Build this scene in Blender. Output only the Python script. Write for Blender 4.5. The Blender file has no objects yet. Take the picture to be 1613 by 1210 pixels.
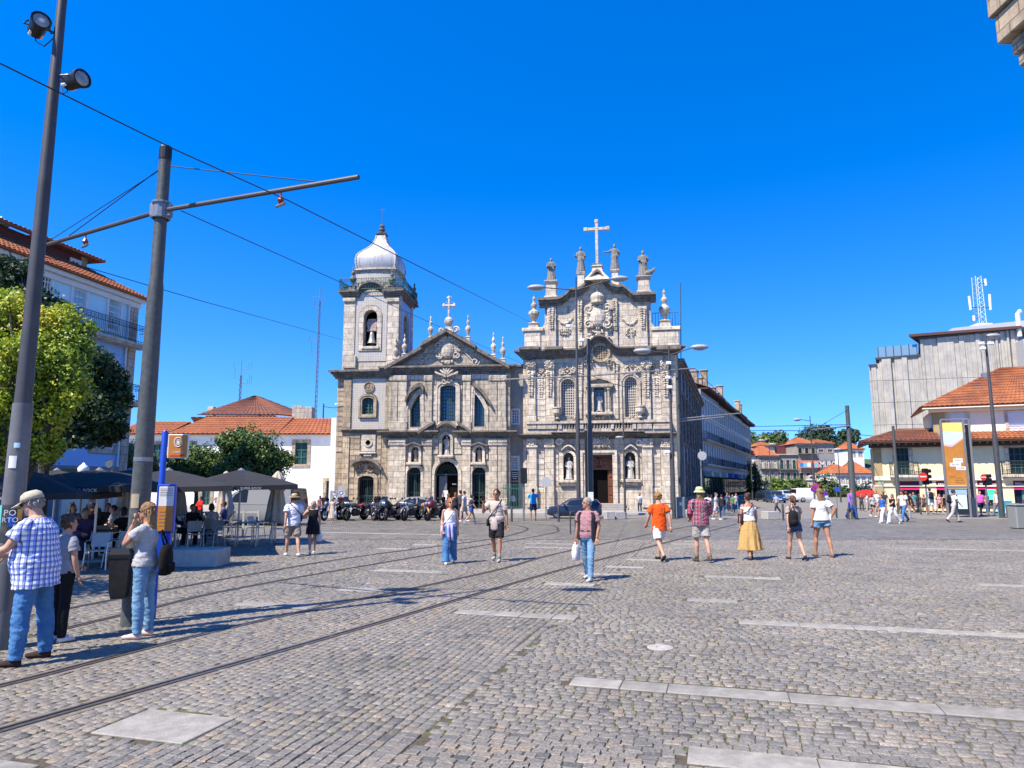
import bpy, bmesh, random
from math import *
from mathutils import Vector, Matrix, noise
from mathutils.geometry import tessellate_polygon
import numpy as np
S = bpy.context.scene; C = S.collection
# ---------------- camera
F_=1120.; CX=806.5; CY=605.; TH=radians(8.05); CH=1.95
cam = bpy.data.objects.new('camera', bpy.data.cameras.new('camera')); C.objects.link(cam)
cam.location = (0,0,CH); cam.rotation_euler = (pi/2+TH,0,0)
cam.data.sensor_width = 36; cam.data.lens = 36*F_/1613; cam.data.clip_end = 3000; cam.data.clip_start=.05
S.camera = cam
# ---------------- sky, sun, exposure
SUN = Vector((1,.85,-1.8)).normalized()
w = bpy.data.worlds.new('World'); S.world = w; w.use_nodes = True
nt = w.node_tree; bgn = nt.nodes['Background']
sk = nt.nodes.new('ShaderNodeTexSky'); sk.sky_type='NISHITA'; sk.sun_disc=False
sk.sun_elevation = asin(-SUN.z); sk.sun_rotation = atan2(-SUN.x,-SUN.y)
sk.altitude = 0; sk.air_density=1.0; sk.dust_density=.1; sk.ozone_density=2.5
tcs = nt.nodes.new('ShaderNodeTexCoord'); vm = nt.nodes.new('ShaderNodeVectorMath'); vm.operation='MULTIPLY_ADD'
vm.inputs[1].default_value=(1,1,1); vm.inputs[2].default_value=(0,0,.13)      # thin, haze-free air: the dome stays blue down to the horizon
nt.links.new(tcs.outputs['Generated'],vm.inputs[0]); nt.links.new(vm.outputs[0],sk.inputs[0])
hs = nt.nodes.new('ShaderNodeHueSaturation'); hs.inputs['Saturation'].default_value=1.46; hs.inputs['Hue'].default_value=.514; hs.inputs['Value'].default_value=1.42
nt.links.new(sk.outputs[0],hs.inputs['Color']); nt.links.new(hs.outputs[0],bgn.inputs[0])
bgn.inputs[1].default_value=.11
sl = bpy.data.lights.new('sun','SUN'); sl.energy=5; sl.angle=radians(.53); sl.color=(1,.895,.755)
so = bpy.data.objects.new('sun',sl); C.objects.link(so); so.rotation_euler = SUN.to_track_quat('-Z','Y').to_euler(); so.location=(-20,-20,40)
S.view_settings.view_transform='Standard'; S.view_settings.look='None'; S.view_settings.gamma=1; S.view_settings.exposure=1.0
try: S.view_settings.use_curve_mapping=False
except Exception: pass
S.cycles.max_bounces=6; S.cycles.diffuse_bounces=3; S.cycles.transparent_max_bounces=12
# ---------------- pixel / place helpers (photo pixels -> rays into the place)
def ray(px,py):
    a=(px-CX)/F_; b=(CY-py)/F_
    return Vector((a,cos(TH)-b*sin(TH),sin(TH)+b*cos(TH)))
def G(px,py,z=0):
    d=ray(px,py); t=(z-CH)/d.z
    return Vector((d.x*t,d.y*t,z))
def at(px,py,Y):
    d=ray(px,py); t=Y/d.y
    return Vector((d.x*t,Y,CH+d.z*t))
class Frame:           # a vertical facade plane: local x along it, y into the wall, z up
    def __init__(s,px,Y,yaw):
        s.o=at(px,700,Y); s.o.z=0; s.yaw=radians(yaw)
        s.n=Vector((sin(s.yaw),cos(s.yaw),0)); s.t=Vector((cos(s.yaw),-sin(s.yaw),0))
    def p(s,px,py,dy=0):
        d=ray(px,py); o=Vector((0,0,CH)); q=s.o+s.n*dy
        t=(q-o).dot(s.n)/d.dot(s.n); r=o+d*t-s.o
        return (r.dot(s.t),r.z)
# ---------------- object helpers
def T(name,label=None,cat=None,loc=(0,0,0),rz=0,group=None,kind=None):
    o=bpy.data.objects.new(name,None); C.objects.link(o); o.location=loc; o.rotation_euler=(0,0,rz); o.empty_display_size=.2
    return tag(o,label,cat,group,kind)
def tag(o,label=None,cat=None,group=None,kind=None):
    if label:o['label']=label
    if cat:o['category']=cat
    if group:o['group']=group
    if kind:o['kind']=kind
    return o
def LM(o): return Matrix.Translation(o.location)@o.rotation_euler.to_matrix().to_4x4()
def copy_tree(o,parent=None):
    c=o.copy(); C.objects.link(c)
    if parent: c.parent=parent
    for ch in list(KIDS.get(o.name,[])): KIDS.setdefault(c.name,[]).append(copy_tree(ch,c))
    return c
KIDS={}
class MB:
    def __init__(s): s.v=[]; s.f=[]; s.m=[]; s.k=0; s.x=None
    def add(s,vs,fs):
        o=len(s.v)
        if s.x is not None: vs=[tuple(s.x@Vector(v)) for v in vs]
        s.v+=[tuple(v) for v in vs]; s.f+=[[i+o for i in f] for f in fs]; s.m+=[s.k]*len(fs); return s
    def box(s,x0,x1,y0,y1,z0,z1,b=0):
        if x1<x0:x0,x1=x1,x0
        if y1<y0:y0,y1=y1,y0
        if z1<z0:z0,z1=z1,z0
        if b<=0:
            return s.add([(x0,y0,z0),(x1,y0,z0),(x1,y1,z0),(x0,y1,z0),(x0,y0,z1),(x1,y0,z1),(x1,y1,z1),(x0,y1,z1)],
              [(0,3,2,1),(4,5,6,7),(0,1,5,4),(1,2,6,5),(2,3,7,6),(3,0,4,7)])
        vs=[];ix={}
        X=(x0,x1);Y=(y0,y1);Z=(z0,z1)
        for i in(0,1):
            for j in(0,1):
                for k in(0,1):
                    xi=X[i]+(b if i==0 else -b); yj=Y[j]+(b if j==0 else -b); zk=Z[k]+(b if k==0 else -b)
                    for a,p in enumerate(((X[i],yj,zk),(xi,Y[j],zk),(xi,yj,Z[k]))): ix[i,j,k,a]=len(vs); vs.append(p)
        f=[]
        for a in range(3):
            for e in(0,1):
                r=[]
                for (p,q) in((0,0),(1,0),(1,1),(0,1)):
                    t=[p,q]; t.insert(a,e); r.append(ix[t[0],t[1],t[2],a])
                f.append(r)
        for a in range(3):
            b1,c1=[q for q in range(3) if q!=a]
            for p in(0,1):
                for q in(0,1):
                    def K(e,ax):
                        t=[0,0,0]; t[a]=e;t[b1]=p;t[c1]=q; return ix[t[0],t[1],t[2],ax]
                    f.append([K(0,b1),K(1,b1),K(1,c1),K(0,c1)])
        for i in(0,1):
            for j in(0,1):
                for k in(0,1): f.append([ix[i,j,k,0],ix[i,j,k,1],ix[i,j,k,2]])
        return s.add(vs,f)
    def tube(s,pts,r,n=8,cap=True):
        pts=[Vector(p) for p in pts]; N=len(pts)
        rs=r if isinstance(r,(list,tuple)) else [r]*N
        up=None; vs=[]
        for i,p in enumerate(pts):
            d=(pts[min(i+1,N-1)]-pts[max(i-1,0)]).normalized()
            if up is None: up=Vector((0,0,1)) if abs(d.z)<.9 else Vector((1,0,0))
            a=d.cross(up).normalized(); b=a.cross(d).normalized(); up=b
            for k in range(n):
                t=2*pi*k/n; vs.append(p+(a*cos(t)+b*sin(t))*rs[i])
        f=[[i*n+k,i*n+(k+1)%n,(i+1)*n+(k+1)%n,(i+1)*n+k] for i in range(N-1) for k in range(n)]
        if cap: f+=[list(range(n))[::-1],[(N-1)*n+k for k in range(n)]]
        return s.add(vs,f)
    def loft(s,rings,cap=True):     # rings: lists of n points each
        n=len(rings[0]); N=len(rings); vs=[p for r in rings for p in r]
        f=[[i*n+k,i*n+(k+1)%n,(i+1)*n+(k+1)%n,(i+1)*n+k] for i in range(N-1) for k in range(n)]
        if cap: f+=[list(range(n))[::-1],[(N-1)*n+k for k in range(n)]]
        return s.add(vs,f)
    def lathe(s,prof,c=(0,0,0),n=12,sx=1,sy=1,cap=True):
        return s.loft([[(c[0]+r*sx*cos(2*pi*k/n),c[1]+r*sy*sin(2*pi*k/n),c[2]+z) for k in range(n)] for r,z in prof],cap)
    def sq(s,prof,c=(0,0,0)):        # square-plan lathe
        return s.loft([[(c[0]+r*a,c[1]+r*b,c[2]+z) for a,b in((-1,-1),(1,-1),(1,1),(-1,1))] for r,z in prof])
    def ell(s,c,r,n=8,m=6,rot=None):
        R=rot or Matrix.Identity(3); c=Vector(c); vs=[c+R@Vector((0,0,-r[2]))]
        for j in range(1,m):
            t=-pi/2+pi*j/m
            for k in range(n): a=2*pi*k/n; vs.append(c+R@Vector((r[0]*cos(t)*cos(a),r[1]*cos(t)*sin(a),r[2]*sin(t))))
        vs.append(c+R@Vector((0,0,r[2]))); e=len(vs)-1
        f=[[0,1+(k+1)%n,1+k] for k in range(n)]
        for j in range(m-2):
            for k in range(n): a=1+j*n; f.append([a+k,a+(k+1)%n,a+n+(k+1)%n,a+n+k])
        a=1+(m-2)*n; f+=[[a+k,a+(k+1)%n,e] for k in range(n)]
        return s.add(vs,f)
    def prism(s,poly,y0,y1):         # (x,z) outline pushed along y
        n=len(poly)
        if sum(poly[i][0]*poly[(i+1)%n][1]-poly[(i+1)%n][0]*poly[i][1] for i in range(n))<0: poly=poly[::-1]
        vs=[(x,y0,z) for x,z in poly]+[(x,y1,z) for x,z in poly]
        f=[list(range(n)),[n+i for i in range(n)][::-1]]+[[i,n+i,n+(i+1)%n,(i+1)%n] for i in range(n)]
        return s.add(vs,f)
    def holes(s,outer,hs,y0,y1):     # wall with openings
        L=[outer]+hs; flat=[p for l in L for p in l]
        tr=tessellate_polygon([[Vector((x,z,0)) for x,z in l] for l in L]); N=len(flat)
        vs=[(x,y0,z) for x,z in flat]+[(x,y1,z) for x,z in flat]; f=[]
        for t in tr:
            a,b,c=[flat[i] for i in t]
            if (b[0]-a[0])*(c[1]-a[1])-(b[1]-a[1])*(c[0]-a[0])<0: t=t[::-1]
            f.append(list(t)); f.append([N+i for i in t][::-1])
        o=0
        for l in L:
            n=len(l)
            for i in range(n): f.append([o+i,N+o+i,N+o+(i+1)%n,o+(i+1)%n])
            o+=n
        return s.add(vs,f)
    def build(s,name,mats,parent=None,smooth=False,world=False,**kw):
        me=bpy.data.meshes.new(name); vs=s.v
        if world and parent is not None:
            I=LM(parent).inverted(); vs=[tuple(I@Vector(v)) for v in vs]
        me.from_pydata(vs,[],s.f)
        mats=mats if isinstance(mats,(list,tuple)) else [mats]
        for m in mats: me.materials.append(m)
        if len(mats)>1: me.polygons.foreach_set('material_index',s.m)
        if smooth: me.polygons.foreach_set('use_smooth',[True]*len(s.f))
        me.update()
        return link(name,me,parent,**kw)
def link(name,me,parent=None,loc=None,**kw):
    o=bpy.data.objects.new(name,me); C.objects.link(o)
    if parent is not None: o.parent=parent; KIDS.setdefault(parent.name,[]).append(o)
    if loc is not None:o.location=loc
    if kw: tag(o,**kw)
    return o
def smooth_by(o,ang=40):
    me=o.data
    me.polygons.foreach_set('use_smooth',[True]*len(me.polygons))
    try: me.set_sharp_from_angle(angle=radians(ang))
    except Exception: pass
    return o
def text(name,body,size,m,parent,loc,rot=(pi/2,0,0),ext=.004,bold=0,align='CENTER',sx=1):
    c=bpy.data.curves.new(name,'FONT'); c.body=body; c.size=size; c.extrude=ext; c.align_x=align; c.align_y='CENTER'; c.offset=bold; c.resolution_u=2
    t=bpy.data.objects.new(name,c); me=bpy.data.meshes.new_from_object(t); bpy.data.objects.remove(t)
    me.materials.clear(); me.materials.append(m)
    o=link(name,me,parent); o.location=loc; o.rotation_euler=rot; o.scale=(sx,1,1); return o
def arc(x0,x1,zs,rise,n=10):         # arch outline points left->right
    return [((x0+x1)/2-(x1-x0)/2*cos(pi*i/n),zs+rise*sin(pi*i/n)) for i in range(n+1)]
def arch(x0,x1,z0,zs,rise,n=10): return [(x1,z0)]+arc(x0,x1,zs,rise,n)[::-1]+[(x0,z0)]
# ---------------- materials
MATS={}
def mat(name,c,c2=None,sc=6,rough=.75,bump=0,bsc=30,metal=0,ov=0,dirt=0,spec=.4,det=5,emit=0,joint=None):
    if name in MATS: return MATS[name]
    k=.69 if name[:4] in('gran','ashl') else .74 if max(c)<.7 else .92; c=tuple(x*k for x in c); c2=tuple(x*k for x in c2) if c2 else None
    m=bpy.data.materials.new(name); m.use_nodes=True; t=m.node_tree; N=t.nodes; L=t.links
    P=N['Principled BSDF']; P.inputs['Roughness'].default_value=rough; P.inputs['Metallic'].default_value=metal
    P.inputs['Specular IOR Level'].default_value=spec; P.inputs['Base Color'].default_value=(*c,1)
    MATS[name]=m
    tc=N.new('ShaderNodeTexCoord'); co=tc.outputs['Object']; out=None
    if c2:
        n=N.new('ShaderNodeTexNoise'); n.inputs['Scale'].default_value=sc; n.inputs['Detail'].default_value=det; n.inputs['Roughness'].default_value=.65; L.new(co,n.inputs['Vector'])
        r=N.new('ShaderNodeValToRGB'); r.color_ramp.elements[0].position=.35; r.color_ramp.elements[1].position=.65
        r.color_ramp.elements[0].color=(*c,1); r.color_ramp.elements[1].color=(*c2,1); L.new(n.outputs[0],r.inputs[0]); out=r.outputs[0]
    if joint:
        sp=N.new('ShaderNodeSeparateXYZ'); L.new(co,sp.inputs[0]); ad=N.new('ShaderNodeMath'); L.new(sp.outputs[0],ad.inputs[0]); L.new(sp.outputs[1],ad.inputs[1]); cb=N.new('ShaderNodeCombineXYZ'); L.new(ad.outputs[0],cb.inputs[0]); L.new(sp.outputs[2],cb.inputs[1])
        bk=N.new('ShaderNodeTexBrick'); bk.inputs['Color1'].default_value=(.84,.82,.79,1); bk.inputs['Color2'].default_value=(1.12,1.1,1.06,1); bk.inputs['Mortar'].default_value=(.52,.48,.43,1); bk.inputs['Scale'].default_value=1; bk.inputs['Mortar Size'].default_value=.022; bk.inputs['Brick Width'].default_value=joint[0]; bk.inputs['Row Height'].default_value=joint[1]; L.new(cb.outputs[0],bk.inputs['Vector'])
        x=N.new('ShaderNodeMixRGB'); x.blend_type='MULTIPLY'; x.inputs[0].default_value=.9; L.new(out,x.inputs[1]); L.new(bk.outputs[0],x.inputs[2]); out=x.outputs[0]
    if dirt:
        mp=N.new('ShaderNodeMapping'); mp.inputs['Scale'].default_value=(3.6,3.6,.5); L.new(co,mp.inputs[0])
        n=N.new('ShaderNodeTexNoise'); n.inputs['Scale'].default_value=1.1; n.inputs['Detail'].default_value=9; n.inputs['Roughness'].default_value=.7; L.new(mp.outputs[0],n.inputs['Vector'])
        r=N.new('ShaderNodeMapRange'); r.inputs[1].default_value=.5; r.inputs[2].default_value=.72; r.inputs[3].default_value=0; r.inputs[4].default_value=dirt; L.new(n.outputs[0],r.inputs[0])
        x=N.new('ShaderNodeMixRGB'); x.inputs[2].default_value=(.05,.045,.04,1); L.new(r.outputs[0],x.inputs[0])
        if out: L.new(out,x.inputs[1])
        else: x.inputs[1].default_value=(*c,1)
        out=x.outputs[0]
    if ov:
        oi=N.new('ShaderNodeObjectInfo'); h=N.new('ShaderNodeHueSaturation'); r=N.new('ShaderNodeMapRange'); r.inputs[3].default_value=1-ov; r.inputs[4].default_value=1+ov
        L.new(oi.outputs['Random'],r.inputs[0]); L.new(r.outputs[0],h.inputs['Value'])
        if out: L.new(out,h.inputs['Color'])
        else: h.inputs['Color'].default_value=(*c,1)
        out=h.outputs[0]
    if out: L.new(out,P.inputs['Base Color'])
    if bump:
        n=N.new('ShaderNodeTexNoise'); n.inputs['Scale'].default_value=bsc; n.inputs['Detail'].default_value=6; L.new(co,n.inputs['Vector'])
        b=N.new('ShaderNodeBump'); b.inputs['Strength'].default_value=bump; b.inputs['Distance'].default_value=.02; L.new(n.outputs[0],b.inputs['Height']); L.new(b.outputs[0],P.inputs['Normal'])
    if emit: P.inputs['Emission Color'].default_value=(*c,1); P.inputs['Emission Strength'].default_value=emit
    return m
def nodes(m):
    t=m.node_tree; return t.nodes,t.links,t.nodes['Principled BSDF']
R=random.Random(7)
BLACK=mat('black_metal',(.012,.012,.013),rough=.45)
VOID=mat('dark_interior',(.008,.007,.007),rough=.95,spec=.1)
GLASS=mat('window_glass',(.012,.02,.03),rough=.06,spec=.8)
STEEL=mat('pole_grey_paint',(.060,.060,.064),(.085,.085,.09),3,.5,.05,40)
GALV=mat('galvanised_steel',(.36,.37,.38),(.26,.27,.28),8,.4,metal=.6)
WHITE=mat('white_paint',(.75,.75,.73),(.66,.66,.64),3,.55)
PLASTER=mat('white_plaster',(.82,.82,.80),(.72,.71,.68),1.2,.9,.15,20,dirt=.12)
GRAN=mat('granite',(.78,.70,.565),(.46,.40,.315),3.2,.9,.4,14,dirt=.8,ov=.16,det=10,joint=(.8,.42))
GRANL=mat('granite_light',(.84,.76,.64),(.58,.51,.41),3.2,.9,.35,14,dirt=.65,ov=.14,det=10,joint=(.8,.45))
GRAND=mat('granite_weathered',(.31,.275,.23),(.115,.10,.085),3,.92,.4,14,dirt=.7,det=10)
GRANW=mat('granite_warm',(.68,.55,.38),(.37,.30,.215),2.6,.9,.4,14,dirt=.8,ov=.2,det=10,joint=(.6,.4))
STN=mat('ashlar_grey',(.80,.71,.57),(.46,.40,.315),3.2,.9,.4,14,dirt=.75,ov=.3,det=10)
STNL=mat('ashlar_light',(.86,.775,.645),(.56,.49,.395),3.2,.9,.4,14,dirt=.7,ov=.26,det=10)
STNW=mat('ashlar_warm',(.70,.565,.385),(.38,.305,.22),3,.9,.4,14,dirt=.75,ov=.34,det=10)
MARB=mat('statue_marble',(.66,.64,.60),(.50,.48,.44),5,.6,dirt=.3)
GLASSD=mat('window_glass_dim',(.02,.028,.035),(.035,.045,.055),2,.22,spec=.22)
GREEN=mat('green_door_paint',(.03,.10,.085),(.045,.135,.115),4,.5)
IRON=mat('dark_green_iron',(.03,.075,.075),(.02,.05,.05),6,.5)
# ================= GROUND =================
UD=Vector((.961,-.276)); VD=Vector((.276,.961))
def uv(x,y): return (x*UD.x+y*UD.y, x*VD.x+y*VD.y)
def xy(u,v): return (u*UD.x+v*VD.x, u*UD.y+v*VD.y)
def stone_mat(name,src):
    m=bpy.data.materials.new(name); m.use_nodes=True; N,L,P=nodes(m)
    tc=N.new('ShaderNodeTexCoord'); geo=N.new('ShaderNodeNewGeometry')
    if src=='attr': a=N.new('ShaderNodeAttribute'); a.attribute_name='tone'; fac=a.outputs['Fac']; pos=geo.outputs['Position']
    elif src=='obj': a=N.new('ShaderNodeObjectInfo'); fac=a.outputs['Random']; pos=geo.outputs['Position']
    cr=N.new('ShaderNodeValToRGB'); e=cr.color_ramp; e.interpolation='LINEAR'
    pal=[(0,(.11,.108,.10)),(.05,(.19,.181,.164)),(.3,(.228,.213,.186)),(.65,(.255,.236,.202)),(.86,(.28,.252,.208)),(.955,(.305,.25,.182)),(1,(.36,.325,.27))]
    e.elements[0].position=0; e.elements[0].color=(*pal[0][1],1); e.elements[1].position=1; e.elements[1].color=(*pal[-1][1],1)
    for p,c in pal[1:-1]: q=e.elements.new(p); q.color=(*c,1)
    L.new(fac,cr.inputs[0])
    n=N.new('ShaderNodeTexNoise'); n.inputs['Scale'].default_value=38; n.inputs['Detail'].default_value=8; n.inputs['Roughness'].default_value=.75; L.new(pos,n.inputs['Vector'])
    n2=N.new('ShaderNodeTexNoise'); n2.inputs['Scale'].default_value=.55; n2.inputs['Detail'].default_value=4; L.new(pos,n2.inputs['Vector'])
    r=N.new('ShaderNodeMapRange'); r.inputs[1].default_value=.36; r.inputs[2].default_value=.64; r.inputs[3].default_value=.36; r.inputs[4].default_value=1.02; L.new(n.outputs[0],r.inputs[0])
    r2=N.new('ShaderNodeMapRange'); r2.inputs[1].default_value=.3; r2.inputs[2].default_value=.7; r2.inputs[3].default_value=.85; r2.inputs[4].default_value=1.15; L.new(n2.outputs[0],r2.inputs[0])
    mu=N.new('ShaderNodeMath'); mu.operation='MULTIPLY'; L.new(r.outputs[0],mu.inputs[0]); L.new(r2.outputs[0],mu.inputs[1])
    h=N.new('ShaderNodeHueSaturation'); L.new(cr.outputs[0],h.inputs['Color']); L.new(mu.outputs[0],h.inputs['Value'])
    # warm dust near the tram rails
    sx=N.new('ShaderNodeSeparateXYZ'); L.new(pos,sx.inputs[0])
    L.new(h.outputs[0],P.inputs['Base Color']); P.inputs['Roughness'].default_value=.55; P.inputs['Specular IOR Level'].default_value=.45
    b=N.new('ShaderNodeBump'); b.inputs['Strength'].default_value=.8; b.inputs['Distance'].default_value=.008; L.new(n.outputs[0],b.inputs['Height']); L.new(b.outputs[0],P.inputs['Normal'])
    return m
COB_A=stone_mat('cobble_granite','attr'); COB_O=stone_mat('cobble_granite_single','obj')
BED=mat('joint_sand',(.13,.105,.07),(.055,.047,.034),30,.95,.4,60)
# joint sand with tufts of green
_N,_L,_P=nodes(BED)
_n=_N.new('ShaderNodeTexNoise'); _n.inputs['Scale'].default_value=2.2; _n.inputs['Detail'].default_value=8; _n.inputs['Roughness'].default_value=.8
_g=_N.new('ShaderNodeNewGeometry'); _L.new(_g.outputs['Position'],_n.inputs['Vector'])
_r=_N.new('ShaderNodeMapRange'); _r.inputs[1].default_value=.52; _r.inputs[2].default_value=.6; _L.new(_n.outputs[0],_r.inputs[0])
_x=_N.new('ShaderNodeMixRGB'); _x.inputs[2].default_value=(.075,.095,.03,1); _L.new(_P.inputs['Base Color'].links[0].from_socket,_x.inputs[1]); _L.new(_r.outputs[0],_x.inputs[0]); _L.new(_x.outputs[0],_P.inputs['Base Color'])
def far_paving():
    m=bpy.data.materials.new('cobble_paving_far'); m.use_nodes=True; N,L,P=nodes(m)
    g=N.new('ShaderNodeNewGeometry'); mp=N.new('ShaderNodeMapping'); mp.inputs['Rotation'].default_value=(0,0,radians(16)); L.new(g.outputs['Position'],mp.inputs[0])
    b=N.new('ShaderNodeTexBrick'); b.inputs['Color1'].default_value=(.18,.172,.152,1); b.inputs['Color2'].default_value=(.31,.284,.237,1); b.inputs['Mortar'].default_value=(.075,.07,.05,1)
    b.inputs['Scale'].default_value=1; b.inputs['Mortar Size'].default_value=.008; b.inputs['Brick Width'].default_value=.105; b.inputs['Row Height'].default_value=.095; b.inputs['Bias'].default_value=-.1
    L.new(mp.outputs[0],b.inputs['Vector'])
    n=N.new('ShaderNodeTexNoise'); n.inputs['Scale'].default_value=.35; n.inputs['Detail'].default_value=8; n.inputs['Roughness'].default_value=.7; L.new(g.outputs['Position'],n.inputs['Vector'])
    r=N.new('ShaderNodeMapRange'); r.inputs[1].default_value=.3; r.inputs[2].default_value=.7; r.inputs[3].default_value=.58; r.inputs[4].default_value=.9; L.new(n.outputs[0],r.inputs[0])
    h=N.new('ShaderNodeHueSaturation'); L.new(b.outputs[0],h.inputs['Color']); v=N.new('ShaderNodeTexVoronoi'); v.inputs['Scale'].default_value=3.2; L.new(mp.outputs[0],v.inputs['Vector']); rv=N.new('ShaderNodeMapRange'); rv.inputs[3].default_value=.72; rv.inputs[4].default_value=1.25; L.new(v.outputs['Color'],rv.inputs[0]); mm=N.new('ShaderNodeMath'); mm.operation='MULTIPLY'; L.new(rv.outputs[0],mm.inputs[0]); L.new(r.outputs[0],mm.inputs[1]); L.new(mm.outputs[0],h.inputs['Value']); L.new(h.outputs[0],P.inputs['Base Color'])
    bu=N.new('ShaderNodeBump'); bu.inputs['Strength'].default_value=.6; bu.inputs['Distance'].default_value=.02; bu.invert=True; L.new(b.outputs['Fac'],bu.inputs['Height']); L.new(bu.outputs[0],P.inputs['Normal'])
    P.inputs['Roughness'].default_value=.6; P.inputs['Specular IOR Level'].default_value=.4
    return m
FARP=far_paving()
YC=26.
trap=[(-6.2,3.6),(6.2,3.6),(20.5,YC),(-20.5,YC)]
ground=MB()
_o=[(-900,-300),(900,-300),(900,1800),(-900,1800)]
tri=tessellate_polygon([[Vector((*p,0)) for p in _o],[Vector((*p,0)) for p in trap]]); allp=_o+trap
for t in tri:
    a,b_,c_=[allp[i] for i in t]
    if (b_[0]-a[0])*(c_[1]-a[1])-(b_[1]-a[1])*(c_[0]-a[0])<0: t=t[::-1]
    ground.add([(allp[i][0],allp[i][1],0) for i in t],[(0,1,2)])
ground=ground.build('ground',FARP,kind='structure')
MB().add([(x+(2 if x>0 else -2),y+(2 if y>9 else -2),-.009) for x,y in trap],[(0,1,2,3)]).build('joint_bed',BED,ground)
# --- tram rails as centre lines
def smoothline(pts,step=.25):
    P=[Vector(p) for p in pts]; P=[P[0]*2-P[1]]+P+[P[-1]*2-P[-2]]; out=[]
    for i in range(1,len(P)-2):
        n=max(2,int((P[i+1]-P[i]).length/step))
        for k in range(n):
            t=k/n; a,b,c,d=P[i-1:i+3]
            out.append(.5*((2*b)+(c-a)*t+(2*a-5*b+4*c-d)*t*t+(3*b-a-3*c+d)*t**3))
    out.append(P[-2]); return out
def gp(L): return smoothline([G(*p).xy for p in L])
railA=gp([(-330,1255),(0,1150),(540,997),(875,900),(1010,865),(1160,825.5)]); 
railB=gp([(-330,1153),(0,1080),(400,980),(774,900),(900,867),(1100,826)])
railC=gp([(60,968),(230,935),(400,904),(570,876),(772,849.6),(822,838),(829,832),(803,826.5),(740,824)])
railD=gp([(60,1000),(230,960),(400,922),(710,868),(865,841),(878,834.5),(866,828),(800,823.5),(740,822)])
RAILM=mat('rail_steel',(.17,.155,.14),(.10,.09,.08),20,.45,metal=.4)
GROOVE=mat('rail_groove',(.012,.011,.011),rough=.8)
def strip(mb,line,o0,o1,z0,z1=None):
    n=len(line); vs=[]
    for i,p in enumerate(line):
        d=(line[min(i+1,n-1)]-line[max(i-1,0)]).normalized(); q=Vector((-d.y,d.x))
        a=p+q*o0; b=p+q*o1; vs+=[(a.x,a.y,z0),(b.x,b.y,z0 if z1 is None else z1)]
    mb.add(vs,[(2*i+1,2*i,2*i+2,2*i+3) for i in range(n-1)])
for ln in ((railA,railB),(railC,railD)):
    tr=T('tram_track',kind='structure')
    for r_ in ln:
        a=MB(); strip(a,r_,-.075,-.022,.008); strip(a,r_,-.022,-.021,.008,-.022); strip(a,r_,.012,.0125,-.022,.008); strip(a,r_,.012,.045,.008); strip(a,r_,.045,.047,.008,-.03); strip(a,r_,-.077,-.075,-.03,.008)
        a.build('rail',RAILM,tr); e=MB(); strip(e,r_,-.15,-.077,-.002); strip(e,r_,.047,.12,-.002); e.build('rail_infill',mat('rail_infill_mortar',(.25,.215,.17),(.16,.14,.11),14,.9,.4,40),tr); g=MB(); strip(g,r_,-.021,.012,-.004 if r_ is railA or r_ is railB else .002); g.build('groove',GROOVE,tr)
# --- granite slab strips set into the setts
SLABS=[((905,1066),(1640,1128),.30,[.5,.45,1.1]),((1085,1175),(1460,1214),.34,[.9]),((1163,976),(1625,1002),.30,[.82,.7]),((1083,942),(1163,948),.30,[]),
 ((725,960),(915,968),.34,[.65,.4,.5]),((862,917),(939,920),.33,[]),((912,902),(984,904),.3,[]),((954,891),(1016,893),.3,[]),((988,880),(1048,881),.3,[]),((1110,906),(1230,910),.32,[1.0]),
 ((1058,856),(1098,857),.3,[]),((1078,852),(1120,853),.3,[]),((828,861),(909,862),.3,[1.1]),((830,855),(909,856),.3,[1.]),((598,896),(704,899),.4,[1.0]),((545,925),(614,928),.4,[]),((390,947),(515,950),.4,[1.]),
 ((601,863),(648,864),.35,[]),((654,857),(690,858),.35,[]),((1385,862),(1640,867),.3,[1.2,1.2]),((1535,919),(1640,923),.3,[1.]),((236,1117),(372,1131),.62,[]),((-60,1188),(48,1212),.5,[.6]),((610,840),(750,841),.3,[1.5]),((505,838),(640,839),.3,[1.5])]
SLABM=mat('slab_granite',(.40,.385,.345),(.27,.26,.235),5,.75,.3,50,ov=.14,dirt=.35)
slabrects=[]; k_=0
for (p,q,wd,cuts) in SLABS:
    a=G(*p).xy; b=G(*q).xy; u0,v0=uv(*a); u1,v1=uv(*b); L_=u1-u0
    if L_<0.3: L_=.6
    xs=[0]; 
    for c in cuts:
        if xs[-1]+c<L_-.2: xs.append(xs[-1]+c)
    while L_-xs[-1]>1.9: xs.append(xs[-1]+1.25)
    xs.append(L_)
    for i in range(len(xs)-1):
        m=MB(); m.box(0,xs[i+1]-xs[i]-.008,-wd,0,-.12,R.uniform(-.003,.002),.006)
        o=m.build('granite_slab',SLABM,ground); X=xy(u0+xs[i],v0); o.location=(X[0],X[1],.004); o.rotation_euler=(0,0,atan2(UD.y,UD.x))
    slabrects.append((u0,u0+L_,v0-wd,v0))
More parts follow.
